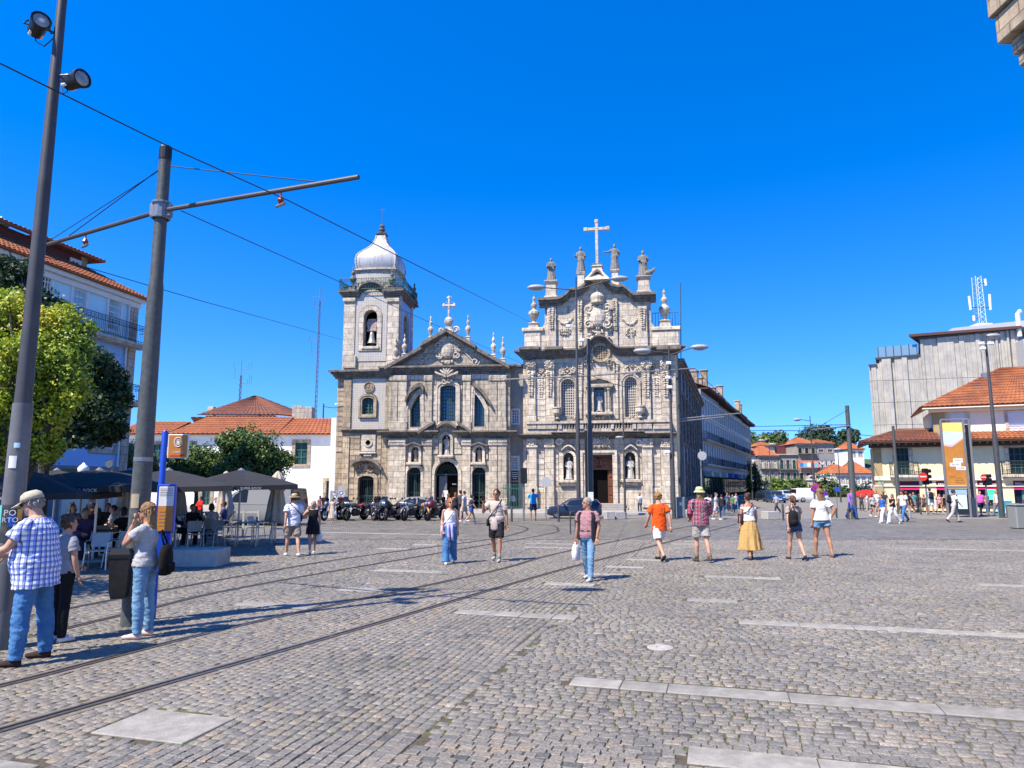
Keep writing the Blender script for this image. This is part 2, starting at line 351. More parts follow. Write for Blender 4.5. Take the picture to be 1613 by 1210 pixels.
# --- sett cobbles
rl=[np.array([(p.x,p.y) for p in r]) for r in (railA,railB,railC,railD)]
rl=[r[r[:,1]<YC+1] for r in rl]
def near_rail(P,d=.135):
    bad=np.zeros(len(P),bool)
    for r in rl:
        for i in range(0,len(P),4000):
            D=((P[i:i+4000,None,:]-r[None,::1,:])**2).sum(2).min(1); bad[i:i+4000]|=D<d*d
    return bad
rng=np.random.default_rng(3)
cob=[]   # cx,cy(world), half along u, half along v, rotation
def rows(lo_a,hi_a,lo_b,hi_b,alongv):
    b=lo_b; out=[]
    while b<hi_b:
        h=rng.uniform(.084,.106); a=lo_a+rng.uniform(0,.14)
        n=int((hi_a-lo_a)/.09)+2; ws=rng.uniform(.09,.15,n); st=a+np.concatenate([[0],np.cumsum(ws)[:-1]])
        keep=st<hi_a; st=st[keep]; ws_=ws[keep]
        mid=st+ws_/2; bb=np.full(len(mid),b+h/2)
        out.append(np.stack([mid,bb,ws_/2,np.full(len(mid),h/2)],1)); b+=h
    A=np.concatenate(out)
    if alongv: return np.stack([A[:,1],A[:,0],A[:,3],A[:,2]],1)
    return A
U0=-2.35
q1=rows(-4,36,-32,U0,True); q2=rows(U0,22,-5,36,False)
Q=np.concatenate([q1,q2])
wob=.02*np.sin(Q[:,0]*1.7+Q[:,1]*.9)+.015*np.sin(Q[:,0]*.6-Q[:,1]*2.1)
Q[:,1]+=wob*(Q[:,0]>U0); Q[:,0]+=wob*(Q[:,0]<U0-.1)
W=np.stack([Q[:,0]*UD.x+Q[:,1]*VD.x,Q[:,0]*UD.y+Q[:,1]*VD.y],1)
ins=(W[:,1]>3.68)&(W[:,1]<YC-.06)&(np.abs(W[:,0])<6.1+(W[:,1]-3.6)*(14.3/(YC-3.6)))
for (u0,u1,v0,v1) in slabrects: ins&=~((Q[:,0]+Q[:,2]*.7>u0)&(Q[:,0]-Q[:,2]*.7<u1)&(Q[:,1]+Q[:,3]*.7>v0)&(Q[:,1]-Q[:,3]*.7<v1))
mh=G(1040,1020); ins&=~(((W[:,0]-mh.x)**2+(W[:,1]-mh.y)**2)<.17**2)
Q=Q[ins];W=W[ins]; g_=~near_rail(W); Q=Q[g_];W=W[g_]
vis=(np.abs(W[:,0])<.72*W[:,1]+.05)&(W[:,1]>5.2)
order=np.argsort(np.where(vis,W[:,0]**2*.6+W[:,1]**2,1e9)); single=order[:300]; rest=np.setdiff1d(np.arange(len(Q)),single)
def cobgeo(hx,hy,r):
    """top quad, chamfer ring, foot ring"""
    pass
n=len(rest); q=Q[rest]; c=W[rest]; gap=rng.uniform(.0025,.0085,(n,1)); ang=rng.normal(0,.03,n)
hx=q[:,2]-gap[:,0]; hy=q[:,3]-gap[:,0]; sg=np.array([(-1,-1),(1,-1),(1,1),(-1,1)])
V=np.zeros((n,12,3)); top=rng.normal(0,.0025,n); tl=rng.normal(0,.022,(n,2))
ch=.0055; jit=rng.normal(0,.003,(n,4,2))
for k in range(4):
    for ring,(ins_,z) in enumerate(((ch,0.),(.001,-.005),(-.002,-.03))):
        lx=sg[k,0]*(hx-ins_)+jit[:,k,0]; ly=sg[k,1]*(hy-ins_)+jit[:,k,1]
        x_=lx*np.cos(ang)-ly*np.sin(ang); y_=lx*np.sin(ang)+ly*np.cos(ang)
        V[:,ring*4+k,0]=c[:,0]+x_*UD.x+y_*VD.x; V[:,ring*4+k,1]=c[:,1]+x_*UD.y+y_*VD.y
        V[:,ring*4+k,2]=z+top+(lx*tl[:,0]+ly*tl[:,1])*(ring<2)
base=np.array([[0,1,2,3]]+[[4+k,4+(k+1)%4,(k+1)%4,k] for k in range(4)]+[[8+k,8+(k+1)%4,4+(k+1)%4,4+k] for k in range(4)])
FF=(base[None]+(np.arange(n)*12)[:,None,None]).reshape(-1,4)
me=bpy.data.meshes.new('cobbles'); me.vertices.add(n*12); me.vertices.foreach_set('co',V.reshape(-1).astype(np.float32))
me.loops.add(len(FF)*4); me.loops.foreach_set('vertex_index',FF.reshape(-1).astype(np.int32)); me.polygons.add(len(FF))
me.polygons.foreach_set('loop_start',(np.arange(len(FF))*4).astype(np.int32))
me.update(calc_edges=True)
tone=rng.uniform(0,1,n); dr_=np.full(n,9.)
for r in rl[:2]:
    for i in range(0,n,4000): dr_[i:i+4000]=np.minimum(dr_[i:i+4000],np.sqrt(((c[i:i+4000,None,:]-r[None])**2).sum(2).min(1)))
k=(dr_<.55)&(rng.random(n)<.75); tone[k]=rng.uniform(.7,.94,k.sum()); k=(dr_<1.1)&(rng.random(n)<.4); tone[k]=rng.uniform(.6,.95,k.sum())
at_=me.attributes.new('tone','FLOAT','POINT'); at_.data.foreach_set('value',np.repeat(tone,12).astype(np.float32))
me.materials.append(COB_A); link('cobbles',me,ground,kind='stuff')
cm=[]
for i in range(10):
    m=MB(); hx_,hy_=.5,.5
    rr=[[(sg[k][0]*(.5-e)+R.uniform(-.022,.022),sg[k][1]*(.5-e)+R.uniform(-.022,.022),z) for k in range(4)] for e,z in((.0,-.03),(.005,-.006),(.045,0))]
    m.loft(rr); x=bpy.data.meshes.new('cobble'); x.from_pydata(m.v,[],m.f); x.materials.append(COB_O); cm.append(x)
for i in single:
    o=link('cobble',cm[R.randrange(10)],ground); o.location=(W[i,0],W[i,1],R.gauss(0,.003)); o.rotation_euler=(R.gauss(0,.03),R.gauss(0,.03),atan2(UD.y,UD.x)+R.gauss(0,.03)); o.scale=(Q[i,2]*2-.008,Q[i,3]*2-.008,1)
wd=MB(); cz=[(rng.uniform(-7,9),rng.uniform(5,17),rng.uniform(.4,1.6)) for _ in range(80)]
gx=W[rest]; gh=q
for i in rng.permutation(n)[:34000]:
    x,y=c[i]
    if not any((x-a)**2+(y-b)**2<r_*r_ for a,b,r_ in cz) or R.random()<.3: continue
    sx=R.choice((-1,1)); p=Vector((x+UD.x*sx*q[i,2]+R.gauss(0,.006),y+UD.y*sx*q[i,2]+R.gauss(0,.03),-.012))
    for _ in range(R.randint(2,6)):
        t=Vector((R.gauss(0,.016),R.gauss(0,.016),R.uniform(.014,.034))); o=Vector((R.gauss(0,.006),R.gauss(0,.02),0)); s_=Vector((R.uniform(.003,.006),R.uniform(-.004,.004),0)); wd.add([p+o-s_,p+o+s_,p+o+t],[(0,1,2)])
wd.build('joint_weeds',mat('weed_green',(.10,.15,.03),(.19,.21,.06),9,.8),None,kind='stuff')
# manhole
m=MB(); m.lathe([(.0,-.05),(.16,-.05),(.16,.004),(.15,.007),(.055,.007),(.05,-.005),(0,-.005)],n=20)
tag(m.build('drain_cover',mat('pale_stone_ring',(.48,.46,.42),(.36,.34,.31),10,.8),None,loc=mh),'pale round stone drain cover set into the dark setts','drain cover')
# --- road, pavements
ASPH=mat('asphalt',(.21,.197,.175),(.26,.245,.22),6,.85,.3,60)
PAVE=mat('pavement_slabs',(.42,.40,.37),(.34,.325,.30),3,.8,.2,30)
KERB=mat('kerb_granite',(.5,.48,.45),(.4,.385,.36),6,.8,.2,30)
FY=7.
def fx(y0,y1,x): return y0
rd=MB(); rd.add([(-70,40.6+5.5,.004),(13.5,41.6,.004),(60,40,.004),(60,45.8,.004),(13.5,46.3,.004),(-70,51.5,.004)],[(0,1,4,5),(1,2,3,4)]); 
rd.add([(15.5,46.27,.006),(31,46.2,.006),(140,330,.006),(105,330,.006)],[(0,1,2,3)])
rd.build('road',ASPH,kind='structure')
pv=MB(); pts=[(-70,51.7),(13.2,46.5),(24,83),(50,140),(-70,140)]
pv.prism([(x,y) for x,y in pts],0,1); pv.v=[(x,z,y*.13) for x,y,z in pv.v]; pv.f=[f[::-1] for f in pv.f]
pv.build('pavement',PAVE,kind='structure')
def kerbrow(a,b,h=.135,w=.25):
    a=Vector(a);b=Vector(b); n=max(1,int((b-a).length/1.0)); d=(b-a)/n; rz=atan2(d.y,d.x); r=T('kerb',kind='structure')
    m=MB(); m.box(0,d.length-.012,-w,0,-.05,h,.015); me=None
    for i in range(min(n,120)):
        p=a+d*i
        if me is None: o=m.build('kerb_stone',KERB,r); me=o.data
        else: o=link('kerb_stone',me,r)
        o.location=(p.x,p.y,0); o.rotation_euler=(0,0,rz)
kerbrow((-32,49.25),(13.2,46.42)); kerbrow((34,46.1),(62,45.2))
pv=MB(); pv.prism([(33,46.3),(62,45.4),(90,60),(140,300),(128,300)],0,1); pv.v=[(x,z,y*.13) for x,y,z in pv.v]; pv.f=[f[::-1] for f in pv.f]
pv.build('pavement',PAVE,kind='structure')
# ================= CHURCHES =================
def dots_mat(name,base,dot,sc=7.2,rad=.27,dirt=.25):
    m=mat(name,base,tuple(x*.9 for x in base),2,.35,dirt=dirt); N,L,P=nodes(m)
    tc=N.new('ShaderNodeTexCoord'); sp=N.new('ShaderNodeSeparateXYZ'); L.new(tc.outputs['Object'],sp.inputs[0])
    ad=N.new('ShaderNodeMath'); L.new(sp.outputs[0],ad.inputs[0]); L.new(sp.outputs[1],ad.inputs[1])
    cb=N.new('ShaderNodeCombineXYZ'); L.new(ad.outputs[0],cb.inputs[0]); L.new(sp.outputs[2],cb.inputs[1])
    v=N.new('ShaderNodeTexVoronoi'); v.voronoi_dimensions='2D'; v.inputs['Randomness'].default_value=0; v.inputs['Scale'].default_value=sc; L.new(cb.outputs[0],v.inputs['Vector'])
    lt=N.new('ShaderNodeMath'); lt.operation='LESS_THAN'; lt.inputs[1].default_value=rad; L.new(v.outputs['Distance'],lt.inputs[0])
    x=N.new('ShaderNodeMixRGB'); x.inputs[2].default_value=(*dot,1); L.new(lt.outputs[0],x.inputs[0]); L.new(P.inputs['Base Color'].links[0].from_socket,x.inputs[1]); L.new(x.outputs[0],P.inputs['Base Color'])
    return m
TILE=dots_mat('azulejo_dotted',(.66,.60,.48),(.20,.21,.26),rad=.23)
TILEB=dots_mat('azulejo_blue_side',(.45,.50,.66),(.10,.16,.42),5,.33)
DOME=dots_mat('dome_tiles',(.60,.595,.575),(.28,.32,.44),7.5,.25,.75)
def rectp(F,a,b,c,d,dy=0):
    x0=F.p(a,(b+d)/2,dy)[0]; x1=F.p(c,(b+d)/2,dy)[0]; z1=F.p((a+c)/2,b,dy)[1]; z0=F.p((a+c)/2,d,dy)[1]
    return x0,x1,z0,z1
def pb(mb,F,a,b,c,d,y0,y1,bv=.02):
    x0,x1,z0,z1=rectp(F,a,b,c,d,y0); return mb.box(x0,x1,y0,y1,z0,z1,bv)
def cornice(mb,x0,x1,z0,z1,y,proj,n=4,ret=True):
    for i in range(n):
        t=(i+1)/n; a=z0+(z1-z0)*i/n; b=z0+(z1-z0)*(i+1)/n; p=proj*(t**1.3)
        e=p if ret else 0
        mb.box(x0-e,x1+e,y-p,y+.3+.003*i,a,b,.012)
def poly_off(P,d):
    n=len(P); A=sum(P[i][0]*P[(i+1)%n][1]-P[(i+1)%n][0]*P[i][1] for i in range(n)); sgn=1 if A>0 else -1; o=[]
    for i in range(n):
        a=Vector(P[i-1]);b=Vector(P[i]);c=Vector(P[(i+1)%n])
        e1=(b-a).normalized(); e2=(c-b).normalized(); n1=Vector((e1.y,-e1.x))*sgn; n2=Vector((e2.y,-e2.x))*sgn
        m=(n1+n2); m=m/max(.35,m.dot(n1)) if m.length>1e-6 else n1
        o.append((b.x+m.x*d,b.y+m.y*d))
    return o
def ppoly(F,L,dy=0): return [F.p(a,b,dy) for a,b in L]
def frame_ring(mb,P,d,y0,y1): mb.holes(poly_off(P,d),[P],y0,y1)
def inside(P,x,z):
    r=False;n=len(P)
    for i in range(n):
        (a,b),(c,d)=P[i],P[(i+1)%n]
        if (b>z)!=(d>z) and x<(c-a)*(z-b)/(d-b)+a: r=not r
    return r
def clip_bars(mb,P,xs,zs,w,y0,y1):
    zmin=min(p[1] for p in P); zmax=max(p[1] for p in P); xmin=min(p[0] for p in P); xmax=max(p[0] for p in P)
    for x in xs:
        q=[z for z in np.linspace(zmin,zmax,60) if inside(P,x,z)]
        if len(q)>1: mb.box(x-w,x+w,y0,y1,q[0],q[-1])
    for z in zs:
        q=[x for x in np.linspace(xmin,xmax,60) if inside(P,x,z)]
        if len(q)>1: mb.box(q[0],q[-1],y0-.002,y1-.004,z-w,z+w)
def window(root,P,surround,sm,yface,depth,gm,nx,nz,bm,bw=.03,name='window'):
    f=MB(); frame_ring(f,P,surround,yface-.10,yface+.04); frame_ring(f,poly_off(P,surround*.55),surround*.45,yface-.15,yface+.03)
    fo=f.build(name,sm,root)
    m=MB(); m.prism(P,yface+depth,yface+depth+.04); m.build('pane',gm,fo)
    xs=[p[0] for p in P]; zs=[p[1] for p in P]; b=MB(); x0,x1,z0,z1=min(xs),max(xs),min(zs),max(zs)
    clip_bars(b,P,[x0+(x1-x0)*i/nx for i in range(1,nx)],[z0+(z1-z0)*i/nz for i in range(1,nz)],bw,yface+depth-.06,yface+depth-.01)
    frame_ring(b,poly_off(P,-.06),.06,yface+depth-.08,yface+depth-.005)
    b.build('glazing_bars',bm,fo); return fo
STONEM={}
def ashlar(root,m,x0,x1,z0,z1,hs,y,ch=.42,bw=.75,cnt=[0],thick=.06):
    key=m.name
    if key not in STONEM:
        b=MB(); b.box(0,1,0,1,0,1,.02); me=bpy.data.meshes.new('stone'); me.from_pydata(b.v,[],b.f); me.materials.append(m); STONEM[key]=me
    n=max(1,round((z1-z0)/ch)); h=(z1-z0)/n
    for i in range(n):
        a=z0+i*h; b=a+h; iv=[(x0,x1)]
        for P in hs:
            if min(p[1] for p in P)-.02<b and max(p[1] for p in P)+.02>a:
                l=min(p[0] for p in P); r=max(p[0] for p in P)
                iv=[s for (p,q) in iv for s in ((p,min(q,l)),(max(p,r),q)) if s[1]-s[0]>.08]
        for (p,q) in iv:
            k=max(1,round((q-p)/bw)); cs=[p]+[p+(q-p)*(j+R.uniform(-.18,.18)+(.25 if i%2 else -.1)*(k>1))/k for j in range(1,k)]+[q]
            for j in range(k):
                if cs[j+1]-cs[j]<.1: continue
                o=link('stone',STONEM[key],root); d=R.uniform(0,.018)
                o.location=(cs[j]+.018,y-thick-d,a+.018); o.scale=(cs[j+1]-cs[j]-.036,thick+d+.02,h-.036)
def carve(mb,x,z,w,h,y,n,seed,d=.12,mirror=True):
    r=random.Random(seed)
    for i in range(n):
        a=r.uniform(0,2*pi); q=sqrt(r.random()); px=cos(a)*q*w/2; pz=sin(a)*q*h/2; s=r.uniform(.5,1.15)
        rot=Matrix.Rotation(r.uniform(0,pi),3,'Y'); rr=(w*.13*s,d*r.uniform(.6,1.1),h*.08*s)
        mb.ell((x+px,y,z+pz),rr,6,4,rot)
        if mirror: mb.ell((x-px,y,z+pz),rr,6,4,Matrix.Rotation(-r.uniform(0,pi),3,'Y'))
def scroll(mb,x,z,r,y,dirn=1,turns=1.4,t=.05,a0=0):
    pts=[]; N=int(16*turns)
    for i in range(N+1):
        a=a0+dirn*2*pi*turns*i/N; q=r*(1-.8*i/N); pts.append((x+q*cos(a),y,z+q*sin(a)))
    mb.tube(pts,t,6)
def garland(mb,x,z1,z0,w,y,seed=0):
    r=random.Random(seed); n=max(3,int((z1-z0)/.16))
    for i in range(n):
        z=z1-(z1-z0)*(i+.5)/n; s=1-.5*i/n
        for k in(-1,1): mb.ell((x+k*w*.28*s+r.uniform(-.02,.02),y,z+r.uniform(-.03,.03)),(w*.3*s,.10,.085),6,4,Matrix.Rotation(k*.5,3,'Y'))
def swag(mb,x,z,w,h,y,seed=0):
    r=random.Random(seed)
    for i in range(13):
        t=-1+2*i/12; mb.ell((x+t*w/2,y,z-h*(1-t*t)+r.uniform(-.03,.03)),(.10,.10,.10+.06*(1-abs(t))),6,4,Matrix.Rotation(r.uniform(0,3),3,'Y'))
def urn(mb,x,y,z0,z1,w):
    h=z1-z0
    mb.sq([(w*.62,0),(w*.62,h*.06),(w*.5,h*.08),(w*.42,h*.2),(w*.52,h*.23),(w*.3,h*.26)],(x,y,z0))
    mb.lathe([(0,0),(w*.2,0),(w*.17,h*.06),(w*.34,h*.14),(w*.52,h*.25),(w*.5,h*.31),(w*.25,h*.36),(w*.16,h*.40),(w*.28,h*.47),(w*.3,h*.51),(w*.14,h*.56),(w*.1,h*.62),(w*.16,h*.67),(w*.05,h*.74),(0,h*.76)],(x,y,z0+h*.25),10)
def cross(mb,x,y,z0,z1,w,zc,t,flare=1):
    mb.box(x-t,x+t,y-t,y+t,z0,z1,.02); mb.box(x-w/2,x+w/2,y-t*.9,y+t*.9,zc-t,zc+t,.02)
    for (a,b) in((-1,0),(1,0),(0,1)):
        px=x+a*w/2; pz=z1 if b else zc; mb.box(px-t*1.35,px+t*1.35,y-t*1.2,y+t*1.2,pz-t*1.35,pz+t*1.35,.03)
REM=[]     # meshes that are fused into one skin at the end: (object, voxel, smoothing)
def robed(h,arm=((.28,-.12,.62),(-.22,-.25,.60)),seed=0,lean=0,w=1.):
    m=MB(); r=random.Random(seed); rg=[]; ph=r.uniform(0,6)
    for z,a,b in((0,.165,.14),(.03,.17,.145),(.2,.145,.12),(.4,.125,.10),(.5,.13,.105),(.62,.12,.085),(.74,.135,.085),(.80,.12,.075),(.83,.05,.05)):
        rg.append([(w*a*h*cos(t)*(1+.10*sin(7*t+ph)*(z<.6)),b*h*sin(t)*(1+.12*sin(9*t+ph)*(z<.6)),z*h) for t in [2*pi*k/28 for k in range(28)]])
    m.loft(rg); m.tube([(0,0,.8*h),(0,-.01*h,.88*h)],.035*h,8); m.ell((lean*h,-.015*h,.925*h),(.05*h,.06*h,.075*h),10,8); m.ell((lean*h,.01*h,.945*h),(.057*h,.062*h,.06*h),10,8)
    m.ell((lean*h,-.06*h,.88*h),(.03*h,.03*h,.04*h),8,6)
    for k,(x,y,z) in zip((1,-1),arm):
        s=Vector((k*.115*h*w,0,.77*h)); e=Vector((k*.17*h,-.02*h,.6*h)) if abs(x)<.3 else Vector((k*.2*h,-.02*h,.7*h)); q=Vector((x*h,y*h,z*h))
        m.tube([s,e,q],[.05*h,.045*h,.028*h],8); m.ell(q,(.03*h,.03*h,.035*h),8,6)
        if k==1: m.ell((q+e)/2-Vector((0,0,.06*h)),(.05*h,.03*h,.1*h),8,6)
    return m
def statue(label,root_pos,h,m,rz=0,arm=None,seed=0,extra=None,w=1.,group=None):
    t=T('statue',label,'statue',root_pos,rz,group); b=robed(h,arm or ((.10,-.14,.62),(-.12,-.15,.56)),seed,w=w)
    if extra: extra(b,h)
    o=b.build('figure',m,t); REM.append((o,h*.016,1)); p=MB(); p.box(-.17*h,.17*h,-.15*h,.15*h,-.06,.012,.015); p.build('plinth',m,t); return t
# ---------- left church (facade A) ----------
FA=Frame(705,55,5.5)
A=T('church','old grey stone church with triangular pediment and ornate cross, right of the bell tower','church',FA.o,-FA.yaw)
archA=lambda a,b,top,spr,bot:(lambda q:arch(q[0],q[1],q[2],FA.p((a+b)/2,spr)[1],q[3]-FA.p((a+b)/2,spr)[1]))(rectp(FA,a,top,b,bot))
doorC=archA(684.5,722,726.7,747.5,803); doorL=archA(641,663,735.6,746,803); doorR=archA(743.6,765,735.6,746,803)
winC=archA(693.5,718,607,612,664)
winL=ppoly(FA,[(663,673),(646.5,673),(646.5,645),(652,633),(658,624),(662,620.5)]); winR=ppoly(FA,[(763.6,672.5),(747,672.5),(748,619.5),(752,624),(758,633),(763.6,645)])
nicC=archA(696.5,710,685,692,717); nicL=archA(648,660,704,711,728); nicR=archA(749,760,704,711,728)
xl,xr,zb,zt=rectp(FA,610,579,803,803); zb=0.1
body=MB(); hs=[doorC,doorL,doorR,winC,winL,winR,nicC,nicL,nicR]
ped=ppoly(FA,[(611,578),(668,547),(668,543),(705.5,521),(748,544.5),(748,548),(803,577)])
outline=[(xl,zb),(xr,zb),(xr,zt)]+ped[::-1][1:-1]+[(xl,zt)]
body.holes(outline,hs,0,.9); body.box(xl+.05,xr-.05,.95,22,zb,zt-.4); body.build('wall',GRAN,A)
rf=MB(); rf.loft([[(xl+.4,y,zt-.4),(xr-.4,y,zt-.4),((xl+xr)/2,y,ped[3][1]-.7)] for y in(.9,22)]); rf.build('roof',mat('old_roof_tiles',(.30,.12,.06),(.2,.09,.06),3,.9),A)
y_m=FA.p(705,684)[1]; up=FA.p(705,590)[1]
PILL=[(613,638),(665.7,679.6),(728,741),(770,783),(784,798)]
for (a,b) in PILL:
    pilm=MB(); pb(pilm,FA,a,702,b,785,-.22,.0); pb(pilm,FA,a-1.5,690.5,b+1.5,702,-.30,.0,.05); pb(pilm,FA,a-.7,694,b+.7,697,-.34,-.1); pb(pilm,FA,a-1.5,785,b+1.5,803,-.36,.0,.04); pilm.build('pilaster',GRAN,A)
PILU=[(614,626),(627,640),(668.6,680.5),(729,741),(771,783),(784,797)]
for (a,b) in PILU:
    pilm=MB(); pb(pilm,FA,a,600,b,664,-.20,.0); pb(pilm,FA,a-1.2,591,b+1.2,600,-.27,.0,.04); pb(pilm,FA,a-1.2,664,b+1.2,679,-.30,.0,.04); pilm.build('pilaster',GRAN,A)
for (a,b,c_,d) in((610,680,683,689.5),(728,802,683,689.5)):
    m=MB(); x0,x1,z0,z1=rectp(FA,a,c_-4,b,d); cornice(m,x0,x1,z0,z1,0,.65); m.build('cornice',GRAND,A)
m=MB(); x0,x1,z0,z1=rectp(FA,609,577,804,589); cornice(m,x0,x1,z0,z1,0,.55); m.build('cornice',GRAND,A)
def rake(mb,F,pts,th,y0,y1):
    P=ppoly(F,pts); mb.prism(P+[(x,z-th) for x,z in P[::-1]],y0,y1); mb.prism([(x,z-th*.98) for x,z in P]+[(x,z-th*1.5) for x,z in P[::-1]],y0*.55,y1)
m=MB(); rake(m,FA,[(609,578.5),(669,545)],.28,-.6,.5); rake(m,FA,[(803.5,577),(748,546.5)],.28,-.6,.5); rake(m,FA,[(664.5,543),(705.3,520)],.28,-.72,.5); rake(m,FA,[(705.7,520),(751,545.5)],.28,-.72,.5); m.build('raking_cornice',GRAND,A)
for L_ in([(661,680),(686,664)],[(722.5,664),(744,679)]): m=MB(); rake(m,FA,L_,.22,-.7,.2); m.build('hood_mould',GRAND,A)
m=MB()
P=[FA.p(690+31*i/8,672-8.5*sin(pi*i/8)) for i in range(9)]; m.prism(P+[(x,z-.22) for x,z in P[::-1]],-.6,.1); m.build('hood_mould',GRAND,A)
for sd in(0,1):   # hood moulds over the slanted windows
    pts=[(640.5,627.5),(648,613.5),(658,605.5),(664,603.5),(669,611)] if not sd else [(746,603.5),(753,607),(760,614),(768,625),(775,636)]
    P=ppoly(FA,pts); m=MB(); m.prism(P+[(x,z-.33) for x,z in P[::-1]],-.5,.05); m.build('hood_mould',GRAND,A)
for (a,b) in((640,666),(742,769)):   # little pediments of the side niches
    m=MB(); rake(m,FA,[(a,701),((a+b)/2,696.5)],.12,-.45,.05); rake(m,FA,[((a+b)/2,696.5),(b,701)],.12,-.45,.05); m.build('niche_pediment',GRAND,A)
CHG=mat('church_blue_glass',(.02,.09,.20),(.05,.15,.28),2.5,.08,spec=.8)  # reflected sky painted into the pane colour; the glass itself is not blue
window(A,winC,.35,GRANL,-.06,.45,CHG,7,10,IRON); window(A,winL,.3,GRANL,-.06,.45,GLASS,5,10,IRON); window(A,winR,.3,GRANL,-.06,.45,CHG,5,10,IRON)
def niche(root,P,y,sm,depth=.7,sill=True,sw=1.):
    f=MB(); frame_ring(f,P,.2,y-.12,y+.03); x0=min(p[0] for p in P); x1=max(p[0] for p in P); z0=min(p[1] for p in P)
    f.box(x0-.3*sw,x1+.3*sw,y-.42,y+.02,z0-.22,z0-.02,.04); f.box(x0-.12*sw,x1+.12*sw,y-.30,y+.01,z0-.42,z0-.225,.04)
    o=f.build('niche',sm,root); b=MB(); b.prism(poly_off(P,.03),y+depth,y+depth+.1); b.build('niche_back',GRAND,o); return (x0+x1)/2,z0
for P,h,lab,mm,sd in((nicC,1.45,'white marble statue in the tall niche above the main door, left church',MARB,1),(nicL,1.08,'grey stone statue in the niche left of the main door, pedimented church',GRANL,2),(nicR,1.08,'grey stone statue in the niche right of the main door, pedimented church',GRANL,3)):
    x,z=niche(A,P,-.06,GRANL); q=LM(A)@Vector((x,.22,z+.08)); statue(lab,q,h,mm,-FA.yaw,seed=sd)
# carved work
m=MB(); cx_,cz_=FA.p(705.5,551); m.ell((cx_,-.14,cz_),(.55,.25,.75),12,8); carve(m,cx_,cz_,2.0,2.1,-.1,26,5); carve(m,cx_,cz_+.9,.9,.6,-.2,8,6)
for k in(-1,1): scroll(m,cx_+k*.75,cz_+.35,.35,-.15,k,1.3,.08); scroll(m,cx_+k*.7,cz_-.45,.3,-.15,-k,1.3,.07)
for (px,py,k) in((664,574,1),(749,575,-1)): q=FA.p(px,py); scroll(m,q[0],q[1]+.25,.35,-.08,k,1.3,.06); m.tube([(q[0]+k*.3,-.08,q[1]+.4),(q[0]+k*.9,-.08,q[1]+1.1)],.06,6)
cx_,cz_=FA.p(705,592); 
for a in(-.8,-.4,0,.4,.8): m.ell((cx_+.35*sin(a),-.35,cz_+.38*cos(a)-.1),(.12,.2,.45),8,6,Matrix.Rotation(a,3,'Y'))
for k in(-1,1): rake(m,FA,[(705+k*1,593),(705+k*18,586)] if k>0 else [(687,586),(704,593)],.14,-.5,.05); scroll(m,cx_+k*.2,cz_-.5,.22,-.3,k,1.2,.07)
m.build('coat_of_arms',GRANL,A)
m=MB()
for (a,b,c_) in((678,497,537),(737,495,537),(777,523,565),(792,529,572),(623,532,570),(637,525,563)):
    x,z1=FA.p(a,b); _,z0=FA.p(a,c_); u_=MB(); urn(u_,x,.15,z0-.25,z1,.42); u_.build('pinnacle',GRANL,A)
x,z0=FA.p(706.5,521); _,z1=FA.p(706.5,500); _,z2=FA.p(706.5,468); c_=MB()
c_.sq([(.42,-.3),(.42,0),(.25,.12),(.25,.3)],(x,.1,z0)); c_.ell((x,.1,z0+.75),(.36,.36,.38),10,8); scroll(c_,x-.55,z0+.05,.3,.1,-1,1.2,.09); scroll(c_,x+.55,z0+.05,.3,.1,1,1.2,.09)
cross(c_,x,.1,z1-.3,z2,.85,z1+(z2-z1)*.60,.075)
for a in range(4):
    for k in(-.3,.3): v=Vector((cos(pi/4+a*pi/2),0,sin(pi/4+a*pi/2))); c_.tube([(x+v.x*.08,.1,z1+(z2-z1)*.6+v.z*.08),(x+v.x*.42,.1,z1+(z2-z1)*.6+v.z*.42)],.03,5)
for (a,b) in((1,0),(-1,0),(0,1)): 
    for k in(-1,1): c_.ell((x+a*.42+(k*.13 if b else 0),.1,z1+(z2-z1)*.6+(z2-z1)*.38*b+(k*.13 if a else 0)),(.08,.06,.08),6,5)
c_.build('roof_cross',GRANL,A)
# doors
def ironwork(mb,x0,x1,z0,z1,y,seed=0,mid=.45):
    zm=z0+(z1-z0)*mid
    for i in range(9): x=x0+(x1-x0)*i/8; mb.box(x-.018,x+.018,y,y+.03,zm,z1)
    mb.box(x0,x1,y-.01,y+.04,zm-.04,zm+.04); mb.box((x0+x1)/2-.04,(x0+x1)/2+.04,y-.015,y+.045,z0,z1); mb.box(x0,x1,y-.01,y+.04,z1-.04,z1+.03)
    mb.box(x0,x1,y-.01,y+.04,z0,z0+.1)
    for k in range(2):
        for j in range(3):
            cx=x0+(x1-x0)*(k+.5)/2; cz=z0+(zm-z0)*(j+.55)/3; scroll(mb,cx-.1,cz,(x1-x0)*.12,y+.015,1,1.5,.016); scroll(mb,cx+.1,cz,(x1-x0)*.12,y+.015,-1,1.5,.016)
def lunette(mb,P,y,seed):
    x0=min(p[0] for p in P); x1=max(p[0] for p in P); zt=max(p[1] for p in P)
    zs=sorted(set(round(p[1],3) for p in P))[1]; cx=(x0+x1)/2; r=(x1-x0)/2; hh=zt-zs
    for i in range(1,8): a=pi*i/8; mb.tube([(cx+.2*r*cos(a),y,zs+.2*hh*sin(a)),(cx+.93*r*cos(a),y,zs+.93*hh*sin(a))],.018,4)
    for q in(.45,.75): mb.tube([(cx+q*r*cos(pi*i/14),y,zs+q*hh*sin(pi*i/14)) for i in range(15)],.018,4)
    for i in range(8): a=pi*(i+.5)/8; scroll(mb,cx+.6*r*cos(a),zs+.6*hh*sin(a),.09*r+.03,y,1,1.2,.015)
    mb.box(x0,x1,y-.05,y+.05,zs-.06,zs+.06)
    return zs
